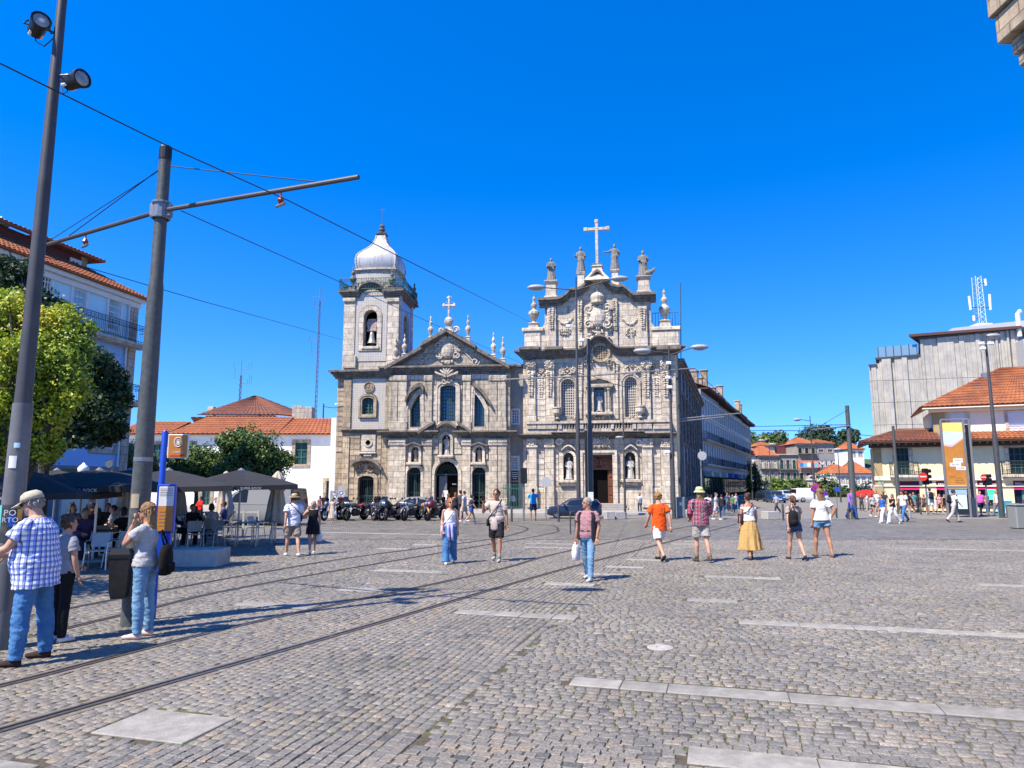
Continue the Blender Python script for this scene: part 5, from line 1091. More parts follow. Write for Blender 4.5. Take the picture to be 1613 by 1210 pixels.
far_house('far_house','small white house with stepped orange roofs beside the street corner',1178,718,1196.5,790,PLASTER,((727,734),(745,752)),2,WHITE,None,TERR,702,Y=152)
far_house('far_house','low white house with wide orange roof right of the graffiti house',1318,748,1346,790,PLASTER,((751,760),),4,WHITE,None,TERR,732,Y=140)
far_house('far_house','low white cottage with orange roof behind the bank corner',1346.5,748,1376,790,PLASTER,((752,760),),3,WHITE,None,TERR,728,Y=142)
far_house('far_house','white house with orange roof high on the hill behind the bank',1340,709,1362,760,PLASTER,((712,719),),2,WHITE,None,TERR,697,Y=175)
far_house('far_house','white gabled house with satellite dish above the yellow shuttered house',1199,704,1222,790,PLASTER,((710,716),),2,WHITE,None,TERR,697,Y=162)
# monument
p=at(1278.5,785,118); t=T('monument','white stone monument pillar among the garden bushes','monument',(p.x,p.y,0)); m=MB(); zt=at(1278,749,118).z
m.sq([(1.5,0),(1.5,.5),(1.0,.55),(.9,1.1),(.55,1.2),(.5,zt*.75),(.65,zt*.77),(.65,zt*.8),(.42,zt*.83),(.40,zt*.96),(.2,zt)]); m.build('pillar',MARB,t); m=MB(); m.lathe([(0,-.01),(.25,-.01),(.25,.02),(0,.02)],n=12); o=m.build('roundel',STEEL,t); o.location=(0,-.43,zt*.9); o.rotation_euler=(pi/2,0,0)
# --- bank building, right
FK=Frame(1376,53,25); BK=T('bank_building','cream two storey bank building with orange roofs and burgundy shop signs','building',FK.o,-FK.yaw)
CREAM=mat('cream_plaster',(.82,.70,.44),(.74,.62,.38),1,.85,.1,15,dirt=.06); CRW=mat('pale_plaster',(.84,.77,.60),(.78,.71,.54),1,.85,.1,15)
kk=lambda a,b,c_,d,dy=0:rectp(FK,a,b,c_,d,dy)
xl=0; xr=kk(1640,700,1690,780)[1]; zl=FK.p(1500,697)[1]; zg=FK.p(1500,757)[1]; zu=FK.p(1560,642,.8)[1]
w1_=kk(1413,705.5,1432,748); w2_=kk(1590,705,1618,747); sh=[kk(1418,758,1449.5,806),kk(1476,758,1494,806),kk(1541,757,1577,807),kk(1598,757,1640,808)]
sh=[(a,b,.25,d) for a,b,c_,d in sh]
m=MB(); m.holes([(xl,.1),(xr,.1),(xr,zl),(xl,zl)],[R4(q) for q in(w1_,w2_)]+[R4(q) for q in sh],0,.5); m.box(xl,xr,.5,9,.1,zl-.02); m.build('wall',CREAM,BK)
xu=FK.p(1470,665,.8)[0]; u1=kk(1495,646,1522,668,.8); u2=kk(1588,646,1640,678,.8)
m=MB(); m.holes([(xu,zl-.01),(xr,zl-.01),(xr,zu),(xu,zu)],[R4(u1),R4(u2)],.8,1.2); m.box(xu,xr,1.2,8,zl+.01,zu-.02); m.build('upper_wall',CRW,BK)
m=MB(); m.box(xu-.02,xu+.75,.74,1.3,zl+.02,zu,.02); m.build('corner_pilaster',mat('ochre_stone',(.50,.38,.18),(.42,.32,.16),3,.8),BK); m=MB(); m.box(-.06,.45,-.06,.5,.1,zl,.02); m.build('corner_pilaster',MATS['ochre_stone'],BK)
SHUT=mat('white_shutter',(.80,.79,.77),rough=.6)
for u in(u1,u2): win(BK,*u,.8,GRANL,SHUT,.2,1,8,.08,SHUT,bw=.012)
for w_ in(w1_,w2_): win(BK,*w_,0,GRANL,None,.25,3,4,.2,GREEN); balcony(BK,w_[0]-.55,w_[1]+.55,w_[2]-.05,-.003,.5,IRON,.95)
for (z,p_,h) in((zg,.16,.3),(zg-.45,.1,.12)): m=MB(); m.box(xl-.1,xr,-p_,.05,z,z+h,.03); m.build('string_course',CRW,BK)
EAVE=MATS['dark_eave_wood']
m=MB(); m.box(xl-.9,xr,-1.0,.02,zl-.02,zl+.14,.02); m.box(xl-.35,xr,-.45,.02,zl-.3,zl-.023,.02)
for k in range(46): m.box(xl-.7+k*.45,xl-.6+k*.45,-.95,-.02,zl-.12,zl-.021)
m.build('eave',EAVE,BK)
ztop=FK.p(1470,675,2.5)[1]
tile_roof(BK,(xl-.95,-1.05,zl+.15),(xu+.4,-1.05,zl+.15),(xu,2.4,ztop),(xl+1.9,2.4,ztop),TERD,.3,.45); tile_roof(BK,(xl-.95,9,zl+.15),(xl-.95,-1.05,zl+.15),(xl+1.9,2.4,ztop),(xl+1.9,9,ztop),TERD,.3,.45)
tile_roof(BK,(xu+.4,-1.05,zl+.15),(xr,-1.05,zl+.15),(xr,.78,zl+.75),(xu+.4,.78,zl+.75),TERM,.3,.45)
m=MB(); m.box(xu-.7,xr,.0,.85,zu-.02,zu+.12,.02); m.box(xu-.25,xr,.45,.85,zu-.22,zu-.023,.02); m.build('upper_eave',CRW,BK)
zrg=FK.p(1576,580,4.5)[1]; xrg=FK.p(1576,580,4.5)[0]
tile_roof(BK,(xu-.8,-.05,zu+.14),(xr+.5,-.05,zu+.14),(xr-1,4.5,zrg),(xrg,4.5,zrg),TERM,.3,.42); tile_roof(BK,(xu-.8,8.8,zu+.14),(xu-.8,-.05,zu+.14),(xrg,4.5,zrg),(xrg,4.6,zrg),TERM,.3,.42)
for (px,py) in((1511,622),(1583,620),(1540,612),(1551,590)): q=FK.p(px,py,2.2 if py>610 else 3.4); m=MB(); m.box(q[0]-.2,q[0]+.2,2.0 if py>610 else 3.2,2.7 if py>610 else 3.8,q[1]-.3,q[1]+.12,.03); m.build('roof_vent',GALV,BK)
BURG=mat('burgundy_sign',(.16,.008,.05),rough=.4); PINK=mat('magenta_stripe',(.70,.02,.16),rough=.4); GRNL=mat('cash_green',(.05,.75,.25),emit=1.2)
for i,q in enumerate(sh):
    m=MB(); m.prism(R4(q),.3,.34); s_=m.build('shop_front',GLASS,BK); z1=q[3]
    m=MB(); m.box(q[0],q[1],.0,.28,z1-.62,z1-.001,.01); m.build('shop_sign',BURG,s_); m=MB(); m.box(q[0],q[1],-.015,.02,z1-.62,z1-.46); m.build('sign_stripe',PINK,s_)
    if i!=0:
        tb=['','Millennium','Millennium','Millennium'][i]; text('sign_lettering',tb,.30,WHITE,s_,((q[0]+.12 if i!=2 else (q[0]+q[1])/2),-.01,z1-.25),align='LEFT' if i!=2 else 'CENTER',sx=.8)
    m=MB(); nx=3
    for k in range(nx+1): x=q[0]+(q[1]-q[0])*k/nx; m.box(x-.035,x+.035,.24,.3,q[2],z1-.62)
    m.box(q[0],q[1],.235,.3,q[2],q[2]+.25); m.build('mullions',mat('shop_metal',(.12,.11,.12),rough=.4),s_)
    m=MB(); m.box(q[0]+.5,q[0]+1.1,.22,.29,.9,1.7,.01); m.build('poster',[mat('poster_dark',(.05,.06,.08)),mat('poster_teal',(.06,.30,.34)),GRNL,mat('poster_teal',(.06,.30,.34))][i],s_)
q=kk(1383,756.5,1392,763.5); m=MB(); m.box(q[0],q[1],-.1,-.062,q[2]-.1,q[3]-.1,.01); m.build('street_plate',MATS['plate_green'],BK)
# --- corrugated clad building behind
FC=Frame(1383,84,15); CB=T('clad_building','tall grey corrugated metal building with antenna on its stepped roof','building',FC.o,-FC.yaw)
CLAD=mat('corrugated_cladding',(.60,.565,.485),(.44,.415,.36),.9,.75,dirt=.35); 
tp=[FC.p(*q) for q in((1368.5,578),(1379,577.5),(1379,567.5),(1446.5,562),(1446.5,536),(1603,520),(1640,517))]
def ztop_(x):
    for i in range(len(tp)-1):
        if tp[i][0]<=x<=tp[i+1][0] and tp[i+1][0]-tp[i][0]>.05: t=(x-tp[i][0])/(tp[i+1][0]-tp[i][0]); return tp[i][1]*(1-t)+tp[i+1][1]*t
    return tp[0][1]
xa=tp[0][0]; xb=tp[5][0]; zs=[0,FC.p(1480,668)[1],FC.p(1480,632)[1],FC.p(1480,597)[1],60]
m=MB(); x=xa; r=random.Random(2)
while x<xb:
    w_=r.choice((.22,.3,.42,.55)); e=min(x+w_,xb); d=r.choice((0,.12,.2,.32))
    for k in range(4):
        z0=zs[k]+.02; z1=min(zs[k+1]-.02,ztop_(x+.01),)
        if z1>z0+.05: m.box(x,e-.015,-.05-d,.02,z0,z1)
    x=e
m.build('cladding',CLAD,CB,kind='stuff')
m=MB()
for i in range(len(tp)-2):
    if tp[i+1][0]-tp[i][0]>.1: m.prism([(tp[i][0],0),(tp[i+1][0],0),tp[i+1],tp[i]],.03,14); m.prism([(tp[i][0]-.1,tp[i][1]),(tp[i+1][0]+.1,tp[i+1][1]),(tp[i+1][0]+.1,tp[i+1][1]+.25),(tp[i][0]-.1,tp[i][1]+.25)],-.35,14)
m.v=[(x+max(0,y)*.5,y,z) for x,y,z in m.v]
m.build('wall',STEEL,CB)
q=[FC.p(1446,532),FC.p(1604,519.5)]; m=MB(); m.prism([(q[0][0]-1.2,q[0][1]),q[1],(q[1][0],q[1][1]+.3),(q[0][0]-1.2,q[0][1]+.3)],-.9,14); m.v=[(x+max(0,y)*.5,y,z) for x,y,z in m.v]; m.build('roof_edge',mat('dark_roof_edge',(.12,.06,.05),rough=.7),CB)
q=kk=None
P=[FC.p(*q,3) for q in((1498,525),(1640,512),(1640,502),(1500,517))]; m=MB(); m.prism(P,3,12); m.build('roof_light',mat('pale_roof_panel',(.55,.56,.6),rough=.4),CB)
g=MB(); a=FC.p(1384,567,-.2); b=FC.p(1445,562,-.2); g.prism([a,b,(b[0],b[1]+1.5),(a[0],a[1]+1.5)],-.2,-.17); g.build('glass_railing',mat('railing_glass',(.22,.36,.50),rough=.1),CB); g=MB()
for k in range(6): t=k/5; x=a[0]+(b[0]-a[0])*t; z=a[1]+(b[1]-a[1])*t; g.tube([(x,-.22,z),(x,-.22,z+1.55)],.04,5)
g.build('railing_posts',STEEL,CB)
q0=FC.p(1603,600); m=MB(); m.box(q0[0]+.02,q0[0]+9,-2.5,10,0,FC.p(1610,540)[1],.05); m.build('end_block',mat('grey_panel',(.5,.5,.5),rough=.6),CB)
for k in range(3): m=MB(); z=FC.p(1608,556+11*k)[1]; m.box(q0[0]+.4,q0[0]+6,-2.56,-2.49,z-.9,z); m.build('window',GLASS,CB)
m=MB(); p=FC.p(1602,518); m.tube([(p[0],-.5,p[1]-1),(p[0],-.5,p[1]+1.6),(p[0]+.35,-.5,p[1]+2)],.25,8); m.build('vent_pipe',WHITE,CB)
p=at(1545,512,88); z1=at(1545,436,88).z; AN=T('cell_antenna','white cell phone lattice antenna on the clad building roof','antenna',(p.x,p.y,p.z)); h=z1-p.z; m=MB()
for a in range(4): x,y=[(-.45,-.45),(.45,-.45),(.45,.45),(-.45,.45)][a]; m.tube([(x,y,0),(x*.8,y*.8,h)],.03,5)
for k in range(10):
    z=h*k/10; s_=.43-.06*k/10
    for a in range(4): c4=[(-s_,-s_),(s_,-s_),(s_,s_),(-s_,s_)]; m.tube([(*c4[a],z),(*c4[(a+1)%4],z+h/10)],.015,4)
m.box(-.9,.9,-.9,.9,-2,.05); m.build('lattice',WHITE,AN)
for (dx,z,l,tl) in((-1.3,.30,.28,-.12),(1.2,.30,.32,.1),(.9,.8,.14,0),(-1.0,.08,.1,0)): m=MB(); m.tube([(dx+tl*0,-.3,h*z),(dx+tl*h*l*.3,-.3,h*(z+l))],.15,8); m.build('panel_antenna',WHITE,AN); m=MB(); m.tube([(0,-.3,h*z+.3),(dx,-.3,h*z+.3)],.06,5); m.build('bracket',STEEL,AN)
# --- cornice of the near building, top right
NC=T('palace_corner','grey stone palace corner with deep moulded cornice at the top right edge','building',(11.15,13.4,0))
m=MB(); 
m.box(.32,14,-16,0,0,10.55); m.build('wall',PLASTER,NC)
m=MB()
for i,(p_,z0,z1) in enumerate(((.60,9.95,10.3),(.66,10.303,10.7),(.73,10.703,11.0),(.80,11.003,11.35),(.99,11.353,12.0),(1.08,12.003,12.5))): m.box(.32-p_,14,-16,p_*.8,z0,z1,.03)
for k in range(18): m.box(-.38,.1,-.35-k*.85,.05-k*.85,10.9,11.15,.02)
m.build('cornice',GRANW,NC)
for k in range(4):
    f=MB(); f.x=Matrix(((0,1,0,.32),(-1,0,0,-1.6-k*3.6),(0,0,1,0),(0,0,0,1))); P=[(-.6,5.2),(.6,5.2),(.6,8),(-.6,8)]; frame_ring(f,P,.25,-.14,.03); o=f.build('window',GRANL,NC); g=MB(); g.x=f.x; g.prism(P,-.03,-.004); g.build('pane',GLASSD,o)
m=MB(); m.box(.16,.6,-16,.02,0,1.1,.03); m.build('plinth',GRANL,NC)
# ================= TREES =================
def leaf_mat(name,c,c2,c3,sc=.9):
    m=bpy.data.materials.new(name); m.use_nodes=True; N,L,P=nodes(m); g=N.new('ShaderNodeNewGeometry'); n=N.new('ShaderNodeTexNoise'); n.inputs['Scale'].default_value=sc; n.inputs['Detail'].default_value=3; L.new(g.outputs['Position'],n.inputs['Vector'])
    a=N.new('ShaderNodeAttribute'); a.attribute_name='tone'; ad=N.new('ShaderNodeMath'); ad.operation='MULTIPLY_ADD'; ad.inputs[1].default_value=.45; L.new(a.outputs['Fac'],ad.inputs[0]); L.new(n.outputs[0],ad.inputs[2])
    r=N.new('ShaderNodeValToRGB'); e=r.color_ramp.elements; e[0].position=.5; e[0].color=(*c,1); e[1].position=1.0; e[1].color=(*c3,1); q=e.new(.74); q.color=(*c2,1); L.new(ad.outputs[0],r.inputs[0]); L.new(r.outputs[0],P.inputs['Base Color']); P.inputs['Roughness'].default_value=.5
    t=N.new('ShaderNodeBsdfTranslucent'); L.new(r.outputs[0],t.inputs[0]); mx=N.new('ShaderNodeMixShader'); mx.inputs[0].default_value=.28; L.new(P.outputs[0],mx.inputs[1]); L.new(t.outputs[0],mx.inputs[2]); o=[x for x in N if x.type=='OUTPUT_MATERIAL'][0]; L.new(mx.outputs[0],o.inputs[0]); return m
BARK=mat('bark',(.10,.08,.06),(.06,.05,.04),8,.95,.5,20)
LG=leaf_mat('leaf_green',(.035,.075,.018),(.065,.125,.025),(.14,.19,.03)); LY=leaf_mat('leaf_yellow_green',(.11,.20,.02),(.28,.38,.025),(.66,.55,.04),.8); LD=leaf_mat('leaf_dark',(.014,.036,.014),(.032,.07,.02),(.085,.14,.035))
LF=leaf_mat('leaf_far',(.05,.085,.03),(.085,.14,.035),(.16,.22,.05),.3); LFD=leaf_mat('leaf_far_dark',(.025,.055,.03),(.045,.085,.035),(.07,.12,.045),.3)
def crown(name,blobs,n,ls,m,parent,seed=0,kind=None):
    g=np.random.default_rng(seed); B_=np.array(blobs,float); wts=(B_[:,3]*B_[:,4]*B_[:,5])**(.67); k=g.choice(len(B_),n,p=wts/wts.sum())
    nc=max(6,int(n/70)); 
    d=g.normal(size=(n,3)); d/=np.linalg.norm(d,axis=1)[:,None]
    cl=g.integers(0,nc,n); cd=g.normal(size=(nc,3)); cd/=np.linalg.norm(cd,axis=1)[:,None]; cr=g.uniform(.4,1.2,nc)
    f=g.random(n)<.72; base=cd[cl]*cr[cl][:,None]+g.normal(0,.115,(n,3)); rr=g.uniform(.35,1.0,n)**.6
    u=np.where(f[:,None],base,d*rr[:,None]); C_=B_[k,:3]+u*B_[k,3:6]
    nrm=u+g.normal(0,.7,(n,3))+np.array([0,0,.35]); nrm/=np.linalg.norm(nrm,axis=1)[:,None]
    t=np.cross(nrm,g.normal(size=(n,3))); t/=np.linalg.norm(t,axis=1)[:,None]; b=np.cross(nrm,t); s_=ls*g.uniform(.6,1.3,n)[:,None]
    V=np.stack([C_-t*s_,C_-b*s_*.6-nrm*s_*.15,C_+t*s_,C_+b*s_*.6-nrm*s_*.15],1).reshape(-1,3)
    me=bpy.data.meshes.new(name); me.vertices.add(4*n); me.vertices.foreach_set('co',V.reshape(-1).astype(np.float32)); me.loops.add(4*n); me.loops.foreach_set('vertex_index',np.arange(4*n,dtype=np.int32)); me.polygons.add(n); me.polygons.foreach_set('loop_start',(np.arange(n)*4).astype(np.int32)); me.update(calc_edges=True)
    tn=np.clip(g.random(nc)[cl]*.6+g.random(n)*.4,0,1); a=me.attributes.new('tone','FLOAT','POINT'); a.data.foreach_set('value',np.repeat(tn,4).astype(np.float32)); me.materials.append(m); return link(name,me,parent)
def tree(label,x,y,blobs,n,ls,m,tr=.14,seed=0,group=None,z0=0,name='tree'):
    t=T(name,label,'tree',(x,y,z0),0,group); b=MB(); zc=min(q[2]-q[5]*.5 for q in blobs); bl=[(q[0]-x,q[1]-y,q[2]-z0,*q[3:]) for q in blobs]; zc-=z0; r=random.Random(seed)
    b.tube([(0,0,-.1),(r.uniform(-.05,.05),0,zc*.5),(0,0,zc)],[tr*1.25,tr,tr*.8],8)
    for q in bl:
        for k in range(4): e=Vector(q[:3])+Vector((r.uniform(-.6,.6)*q[3],r.uniform(-.6,.6)*q[4],r.uniform(-.2,.6)*q[5])); b.tube([(0,0,zc*r.uniform(.75,1)),Vector((0,0,zc)).lerp(e,.5)+Vector((0,0,.15)),e],[tr*.6,tr*.35,tr*.12],6)
    b.build('trunk',BARK,t); crown('crown',bl,n,ls,m,t,seed); return t
def lumpy(bl,k=5,seed=1,f=.5):
    r=random.Random(seed); o=[]
    for b in bl:
        o.append((b[0],b[1],b[2],b[3]*.8,b[4]*.8,b[5]*.8))
        for _ in range(k):
            v=Vector((r.gauss(0,1),r.gauss(0,1),r.gauss(0,1))).normalized(); q=r.uniform(.3,.55)*f*2; o.append((b[0]+v.x*b[3]*.8,b[1]+v.y*b[4]*.8,b[2]+v.z*b[5]*.8,b[3]*q,b[4]*q,b[5]*q*.85))
    return o
def blob(px,py,Y,rx,ry,rz=None,ryy=None):
    p=at(px,py,Y); k=Y/F_; return (p.x,p.y,p.z,rx*k,(ryy or rx)*k*.9,(rz or ry)*k)
a=[blob(45,565,15,60,55),blob(95,525,15.5,50,46),blob(15,505,16,60,50),blob(105,600,15.2,44,50),blob(-60,560,16,90,100),blob(30,640,15,50,50),blob(75,655,15.3,45,42),blob(120,560,15.6,26,30),blob(60,690,15.2,30,24)]
p=at(26,800,15.2); a+=[blob(15,700,15.2,46,44),blob(62,712,15.5,40,26),blob(-20,660,15,60,50)]; tree('yellow-green leafy tree in front of the pale blue house',p.x,p.y,lumpy(a,6,3),56000,.045,LY,.12,1)
a=[blob(150,585,21,42,42),blob(120,620,21,58,60),blob(168,622,21.5,34,45),blob(75,520,22,42,40),blob(118,560,22,28,30),blob(140,675,21,52,30),blob(70,650,21,55,50),blob(22,440,22,38,34),blob(55,475,22,42,32),blob(183,605,21.3,18,30),blob(175,660,21,24,22)]
p=at(62,800,21); tree('dark green leafy tree between the yellow-green tree and the blue house',p.x,p.y,lumpy(a,6,4),56000,.062,LD,.16,2)
a=[(-12.2,10.2,4.6,1.7,1.7,1.2),(-11.4,11.2,5.2,1.5,1.5,1.1),(-12.8,11.6,5.4,1.6,1.5,1.2)]
tree('leafy square tree just outside the left edge, shading the tram stop',-12.3,10.6,a,9000,.085,LG,.13,3)
for i,(L_,lab) in enumerate((([blob(398,718,46,54,50),blob(380,700,46,40,30),blob(425,735,46,36,35),blob(362,740,46,36,30)],'round dense green tree, the largest one before the white building'),([blob(312,728,47,42,34),blob(290,735,47,36,30),blob(335,742,47,30,26)],'green tree just left of the largest round tree'),([blob(208,722,46,32,30),blob(225,740,46,30,28),blob(190,740,46,25,25)],'olive green tree half hidden behind the tall tram pole'))):
    tree(lab,L_[0][0],L_[0][1],lumpy(L_,5,i+9,.4),20000 if i==0 else 14000,.105,LG if i!=2 else leaf_mat('leaf_olive',(.07,.09,.03),(.12,.14,.045),(.22,.22,.08)),.14,5+i,'round trees before the white building')
FT='trees on the hill beyond the street'
for i,(L_,m_,lab) in enumerate((([blob(1210,700,200,30,24),blob(1232,704,200,20,20),blob(1190,700,200,22,20),blob(1225,702,200,18,20),blob(1180,725,200,18,24)],LF,'light green broad tree rising behind the white roofs'),([blob(1284,690,205,30,22),blob(1270,700,205,26,16),blob(1303,698,205,18,14),blob(1250,708,205,14,10)],LFD,'large dark rounded tree behind the mural house'),([blob(1334,692,190,14,14),blob(1345,686,190,12,12),blob(1330,715,190,16,20),blob(1318,705,190,10,14)],LFD,'dark loose pine tree right of the graffiti house'),([blob(1322,735,195,14,24),blob(1310,725,195,12,20)],LFD,'dark tree low behind the graffiti house'))):
    tree(lab,L_[0][0],L_[0][1],lumpy(L_,5,i+19),6000,.42,m_,.4,20+i,FT)
for i,(px,py,Y,rx,ry,m_,lab) in enumerate(((1187,760,110,9,24,LG,'dark green bush tree at the end of the terrace row'),(1230,768,112,20,12,leaf_mat('leaf_bright',(.09,.17,.02),(.17,.27,.03),(.26,.36,.04),.4),'bright lime green garden tree before the green shutters'),(1252,772,110,16,15,LG,'mid green garden tree left of the monument'),(1208,783,105,20,8,LF,'low leafy hedge bush before the parked cars'),(1298,770,112,14,16,LF,'garden bush right of the monument'),(1322,777,112,12,9,LG,'small garden bush behind the tall tram pole'),(1268,784,108,14,7,LF,'low bush at the foot of the monument'),(1357,774,112,12,10,LFD,'dark bush by the bank corner'))):
    rx*=1.25; ry*=1.35; b_=blob(px,py,Y,rx,ry); tree(lab,b_[0],b_[1],[b_,blob(px+rx*.6,py+ry*.2,Y,rx*.7,ry*.8),blob(px-rx*.5,py+ry*.35,Y,rx*.6,ry*.65)],2600,.2,m_,.12,40+i,'bushes of the garden square',name='bush')
hill=MB(); hill.loft([[(x,y,z) for x,y,z in((40,170,-.5),(330,170,-.5),(330,330,-.5),(40,330,-.5))],[(x,y,z) for x,y,z in((90,200,9),(230,200,9),(260,300,9),(90,300,9))]]); hill.build('hill',mat('hill_grass',(.06,.09,.03),(.1,.12,.05),.1,.95),kind='structure')
# ================= STREET FURNITURE =================
def polez(px,py,Y): return at(px,py,Y).z
def pole_tube(m,prof,n=12): m.lathe([(0,prof[0][1])]+prof+[(0,prof[-1][1])],n=n)
LENS=mat('lamp_lens',(.38,.41,.40),(.22,.25,.27),12,.15,spec=.8); LAMPG=mat('lamp_grey',(.42,.43,.44),rough=.4)
def lamp_head(t,p,d,s=1.,m=None):
    d=Vector(d).normalized(); b=MB(); R_=Matrix(((d.x,-d.y,0),(d.y,d.x,0),(0,0,1)))
    b.ell(p,(.46*s,.24*s,.14*s),12,7,R_); o=b.build('lamp_head',m or LAMPG,t,world=True,smooth=True); g=MB(); g.ell(Vector(p)-Vector((0,0,.07*s)),(.34*s,.18*s,.10*s),10,6,R_); g.build('lens',LENS,o,world=False) if False else None
    I=LM(t).inverted(); g.v=[tuple(I@Vector(v)) for v in g.v]; g.build('lens',LENS,o,smooth=True); return o
# near floodlight pole with poster
P1=G(-1,1022); z0=polez(98,0,P1.y)
FP=T('floodlight_pole','tall tapered grey lamp pole with two floodlights at the left edge','lamp post',P1)
m=MB(); zs=polez(36,636,P1.y); pole_tube(m,[(.140,-.05),(.138,1.25),(.124,1.75),(.112,zs)]); smooth_by(m.build('sleeve',mat('pole_base_grey',(.20,.20,.20),(.13,.13,.135),3,.45,.05,30),FP))
m=MB(); pole_tube(m,[(.098,zs-.02),(.098,zs+.01),(.058,z0),(.05,10.6)]); smooth_by(m.build('pole',STEEL,FP))
for dr in(-1,1):
    m=MB(); m.tube([(0,0,10.3),(dr*.7,0,10.42),(dr*1.6,0,10.45)],.03,6); m.build('lamp_arm',STEEL,FP); lamp_head(FP,P1+Vector((dr*1.72,-.05,10.4)),(dr,0,0),.95)
def floodlight(t,c,d,s,bp):
    d=Vector(d).normalized(); q=d.to_track_quat('Z','Y').to_matrix().to_4x4(); M_=Matrix.Translation(c)@q; I=LM(t).inverted()
    b=MB(); b.x=I@M_; b.lathe([(0,-.24*s),(.125*s,-.24*s),(.13*s,-.05*s),(.138*s,.06*s),(.155*s,.075*s),(.155*s,.13*s),(.135*s,.13*s),(.13*s,.10*s),(0,.10*s)],n=18); o=b.build('floodlight',BLACK,t); smooth_by(o)
    g=MB(); g.x=I@M_; g.lathe([(0,.105*s),(.13*s,.105*s),(.12*s,.118*s),(.06*s,.124*s),(0,.126*s)],n=18); g.build('lens',LENS,o,smooth=True)
    g=MB(); g.x=I@M_; g.box(-.105*s,.105*s,-.105*s,.105*s,-.27*s,-.13*s,.02*s); g.build('gear_box',WHITE,o)
    k=MB(); k.tube([I@Vector(p) for p in(M_@Vector((.15*s,0,.0)),M_@Vector((.2*s,0,-.1)),bp,M_@Vector((-.2*s,0,-.1)),M_@Vector((-.15*s,0,.0)))],.012,6); k.build('yoke',BLACK,o)
    k=MB(); a=I@(M_@Vector((0,0,-.27*s))); e=I@Vector(bp); k.tube([a,a+Vector((.02,0,-.12)),(a+e)/2+Vector((0,0,-.2)),e+Vector((0,0,-.05))],.008,5); k.build('cable',BLACK,o)
c1=at(62,38,P1.y-.1); b1=at(88,52,P1.y); floodlight(FP,c1,(.62,-.6,.12),.8,b1); c2=at(122,126,P1.y-.1); b2=at(96,122,P1.y); floodlight(FP,c2,(.85,-.38,-.02),.8,b2)
# poster wrapped round the pole (flat print)
def wrap(t,z0,z1,r,a0,a1,m,name,n=10):
    b=MB(); vs=[]
    for i in range(n+1):
        a=a0+(a1-a0)*i/n; vs+=[(r*cos(a),r*sin(a),z0),(r*cos(a),r*sin(a),z1)]
    b.add(vs,[(2*i,2*i+2,2*i+3,2*i+1) for i in range(n)]); return b.build(name,m,t)
PO=T('poster','dark festival poster with green edge and BER lettering pasted on the lamp pole','poster',P1)
zt=polez(18,795,P1.y); zb=polez(14,852,P1.y); rr=.145
zt_=zt
a_=radians(-125); wrap(PO,zb,zt,rr,a_,a_+2.2,mat('poster_dark_print',(.035,.035,.045),(.10,.09,.08),9,.4),'sheet')
wrap(PO,zb+.02,zt-.005,rr+.002,a_-.1,a_+.38,mat('poster_green',(.22,.62,.25),(.10,.50,.55),3,.5),'green_band'); wrap(PO,zb+.18,zt-.12,rr+.003,a_+.95,a_+1.45,mat('poster_blue',(.02,.16,.65),rough=.5),'blue_patch'); wrap(PO,zb+.25,zt-.05,rr+.0035,a_+1.55,a_+1.95,mat('poster_yellow',(.75,.45,.06),(.6,.15,.08),6,.5),'yellow_patch')
for i,(s_,zq,aa,sz) in enumerate((('BER',zb+.17,a_+1.72,.085),('PO',zb+.34,a_+1.05,.10),('RTO',zb+.255,a_+1.1,.085))):
    text('lettering',s_,sz,WHITE,PO,((rr+.012)*cos(aa),(rr+.012)*sin(aa),zq),(pi/2,0,aa+pi/2),.001)
# near tram pole
P2=G(207,985); zt=polez(266,232,P2.y); zst=polez(250,447,P2.y); zc=polez(262,332,P2.y)
TP=T('tram_pole','thick speckled grey tram pole with long cross arms, left of centre','pole',P2)
GRY=mat('speckled_grey_green',(.065,.074,.07),(.11,.118,.113),14,.45,.15,60)
m=MB(); pole_tube(m,[(.145,-.05),(.138,1.3),(.128,2.2),(.108,zst-.12),(.107,zst-.05),(.094,zst+.04),(.086,zt-.25),(.086,zt-.22)],16); smooth_by(m.build('shaft',GRY,TP))
m=MB(); pole_tube(m,[(.088,zt-.22),(.092,zt-.2),(.092,zt-.02),(.078,zt+.01)],16); m.build('cap',BLACK,TP)
m=MB(); m.lathe([(.118,zc-.14),(.14,zc-.13),(.14,zc-.10),(.115,zc-.09),(.115,zc+.09),(.14,zc+.10),(.14,zc+.13),(.118,zc+.14)],n=12,cap=False); m.box(-.16,.16,-.05,.05,zc-.1,zc+.1,.01); m.build('arm_clamp',GALV,TP)
wrap(TP,1.62,1.82,.1395,radians(-120),radians(-70),mat('old_notice',(.5,.38,.2),(.42,.36,.28),20,.8),'pasted_notice'); wrap(TP,2.28,2.34,.131,0,2*pi,GALV,'steel_band',20); wrap(FP,.45,1.0,.1405,radians(-95),radians(-35),mat('access_door',(.13,.13,.135),rough=.5),'access_door'); wrap(FP,2.15,2.3,.126,radians(-100),radians(-60),WHITE,'sticker'); wrap(FP,2.4,2.46,.126,radians(-80),radians(-50),BLUE,'sticker')
eR=G(565,279,zc); eL=G(76,385,zc); aL=eL-P2; aR=eR-P2; aL.z=aR.z=zc; dr=(aR-aL).normalized()
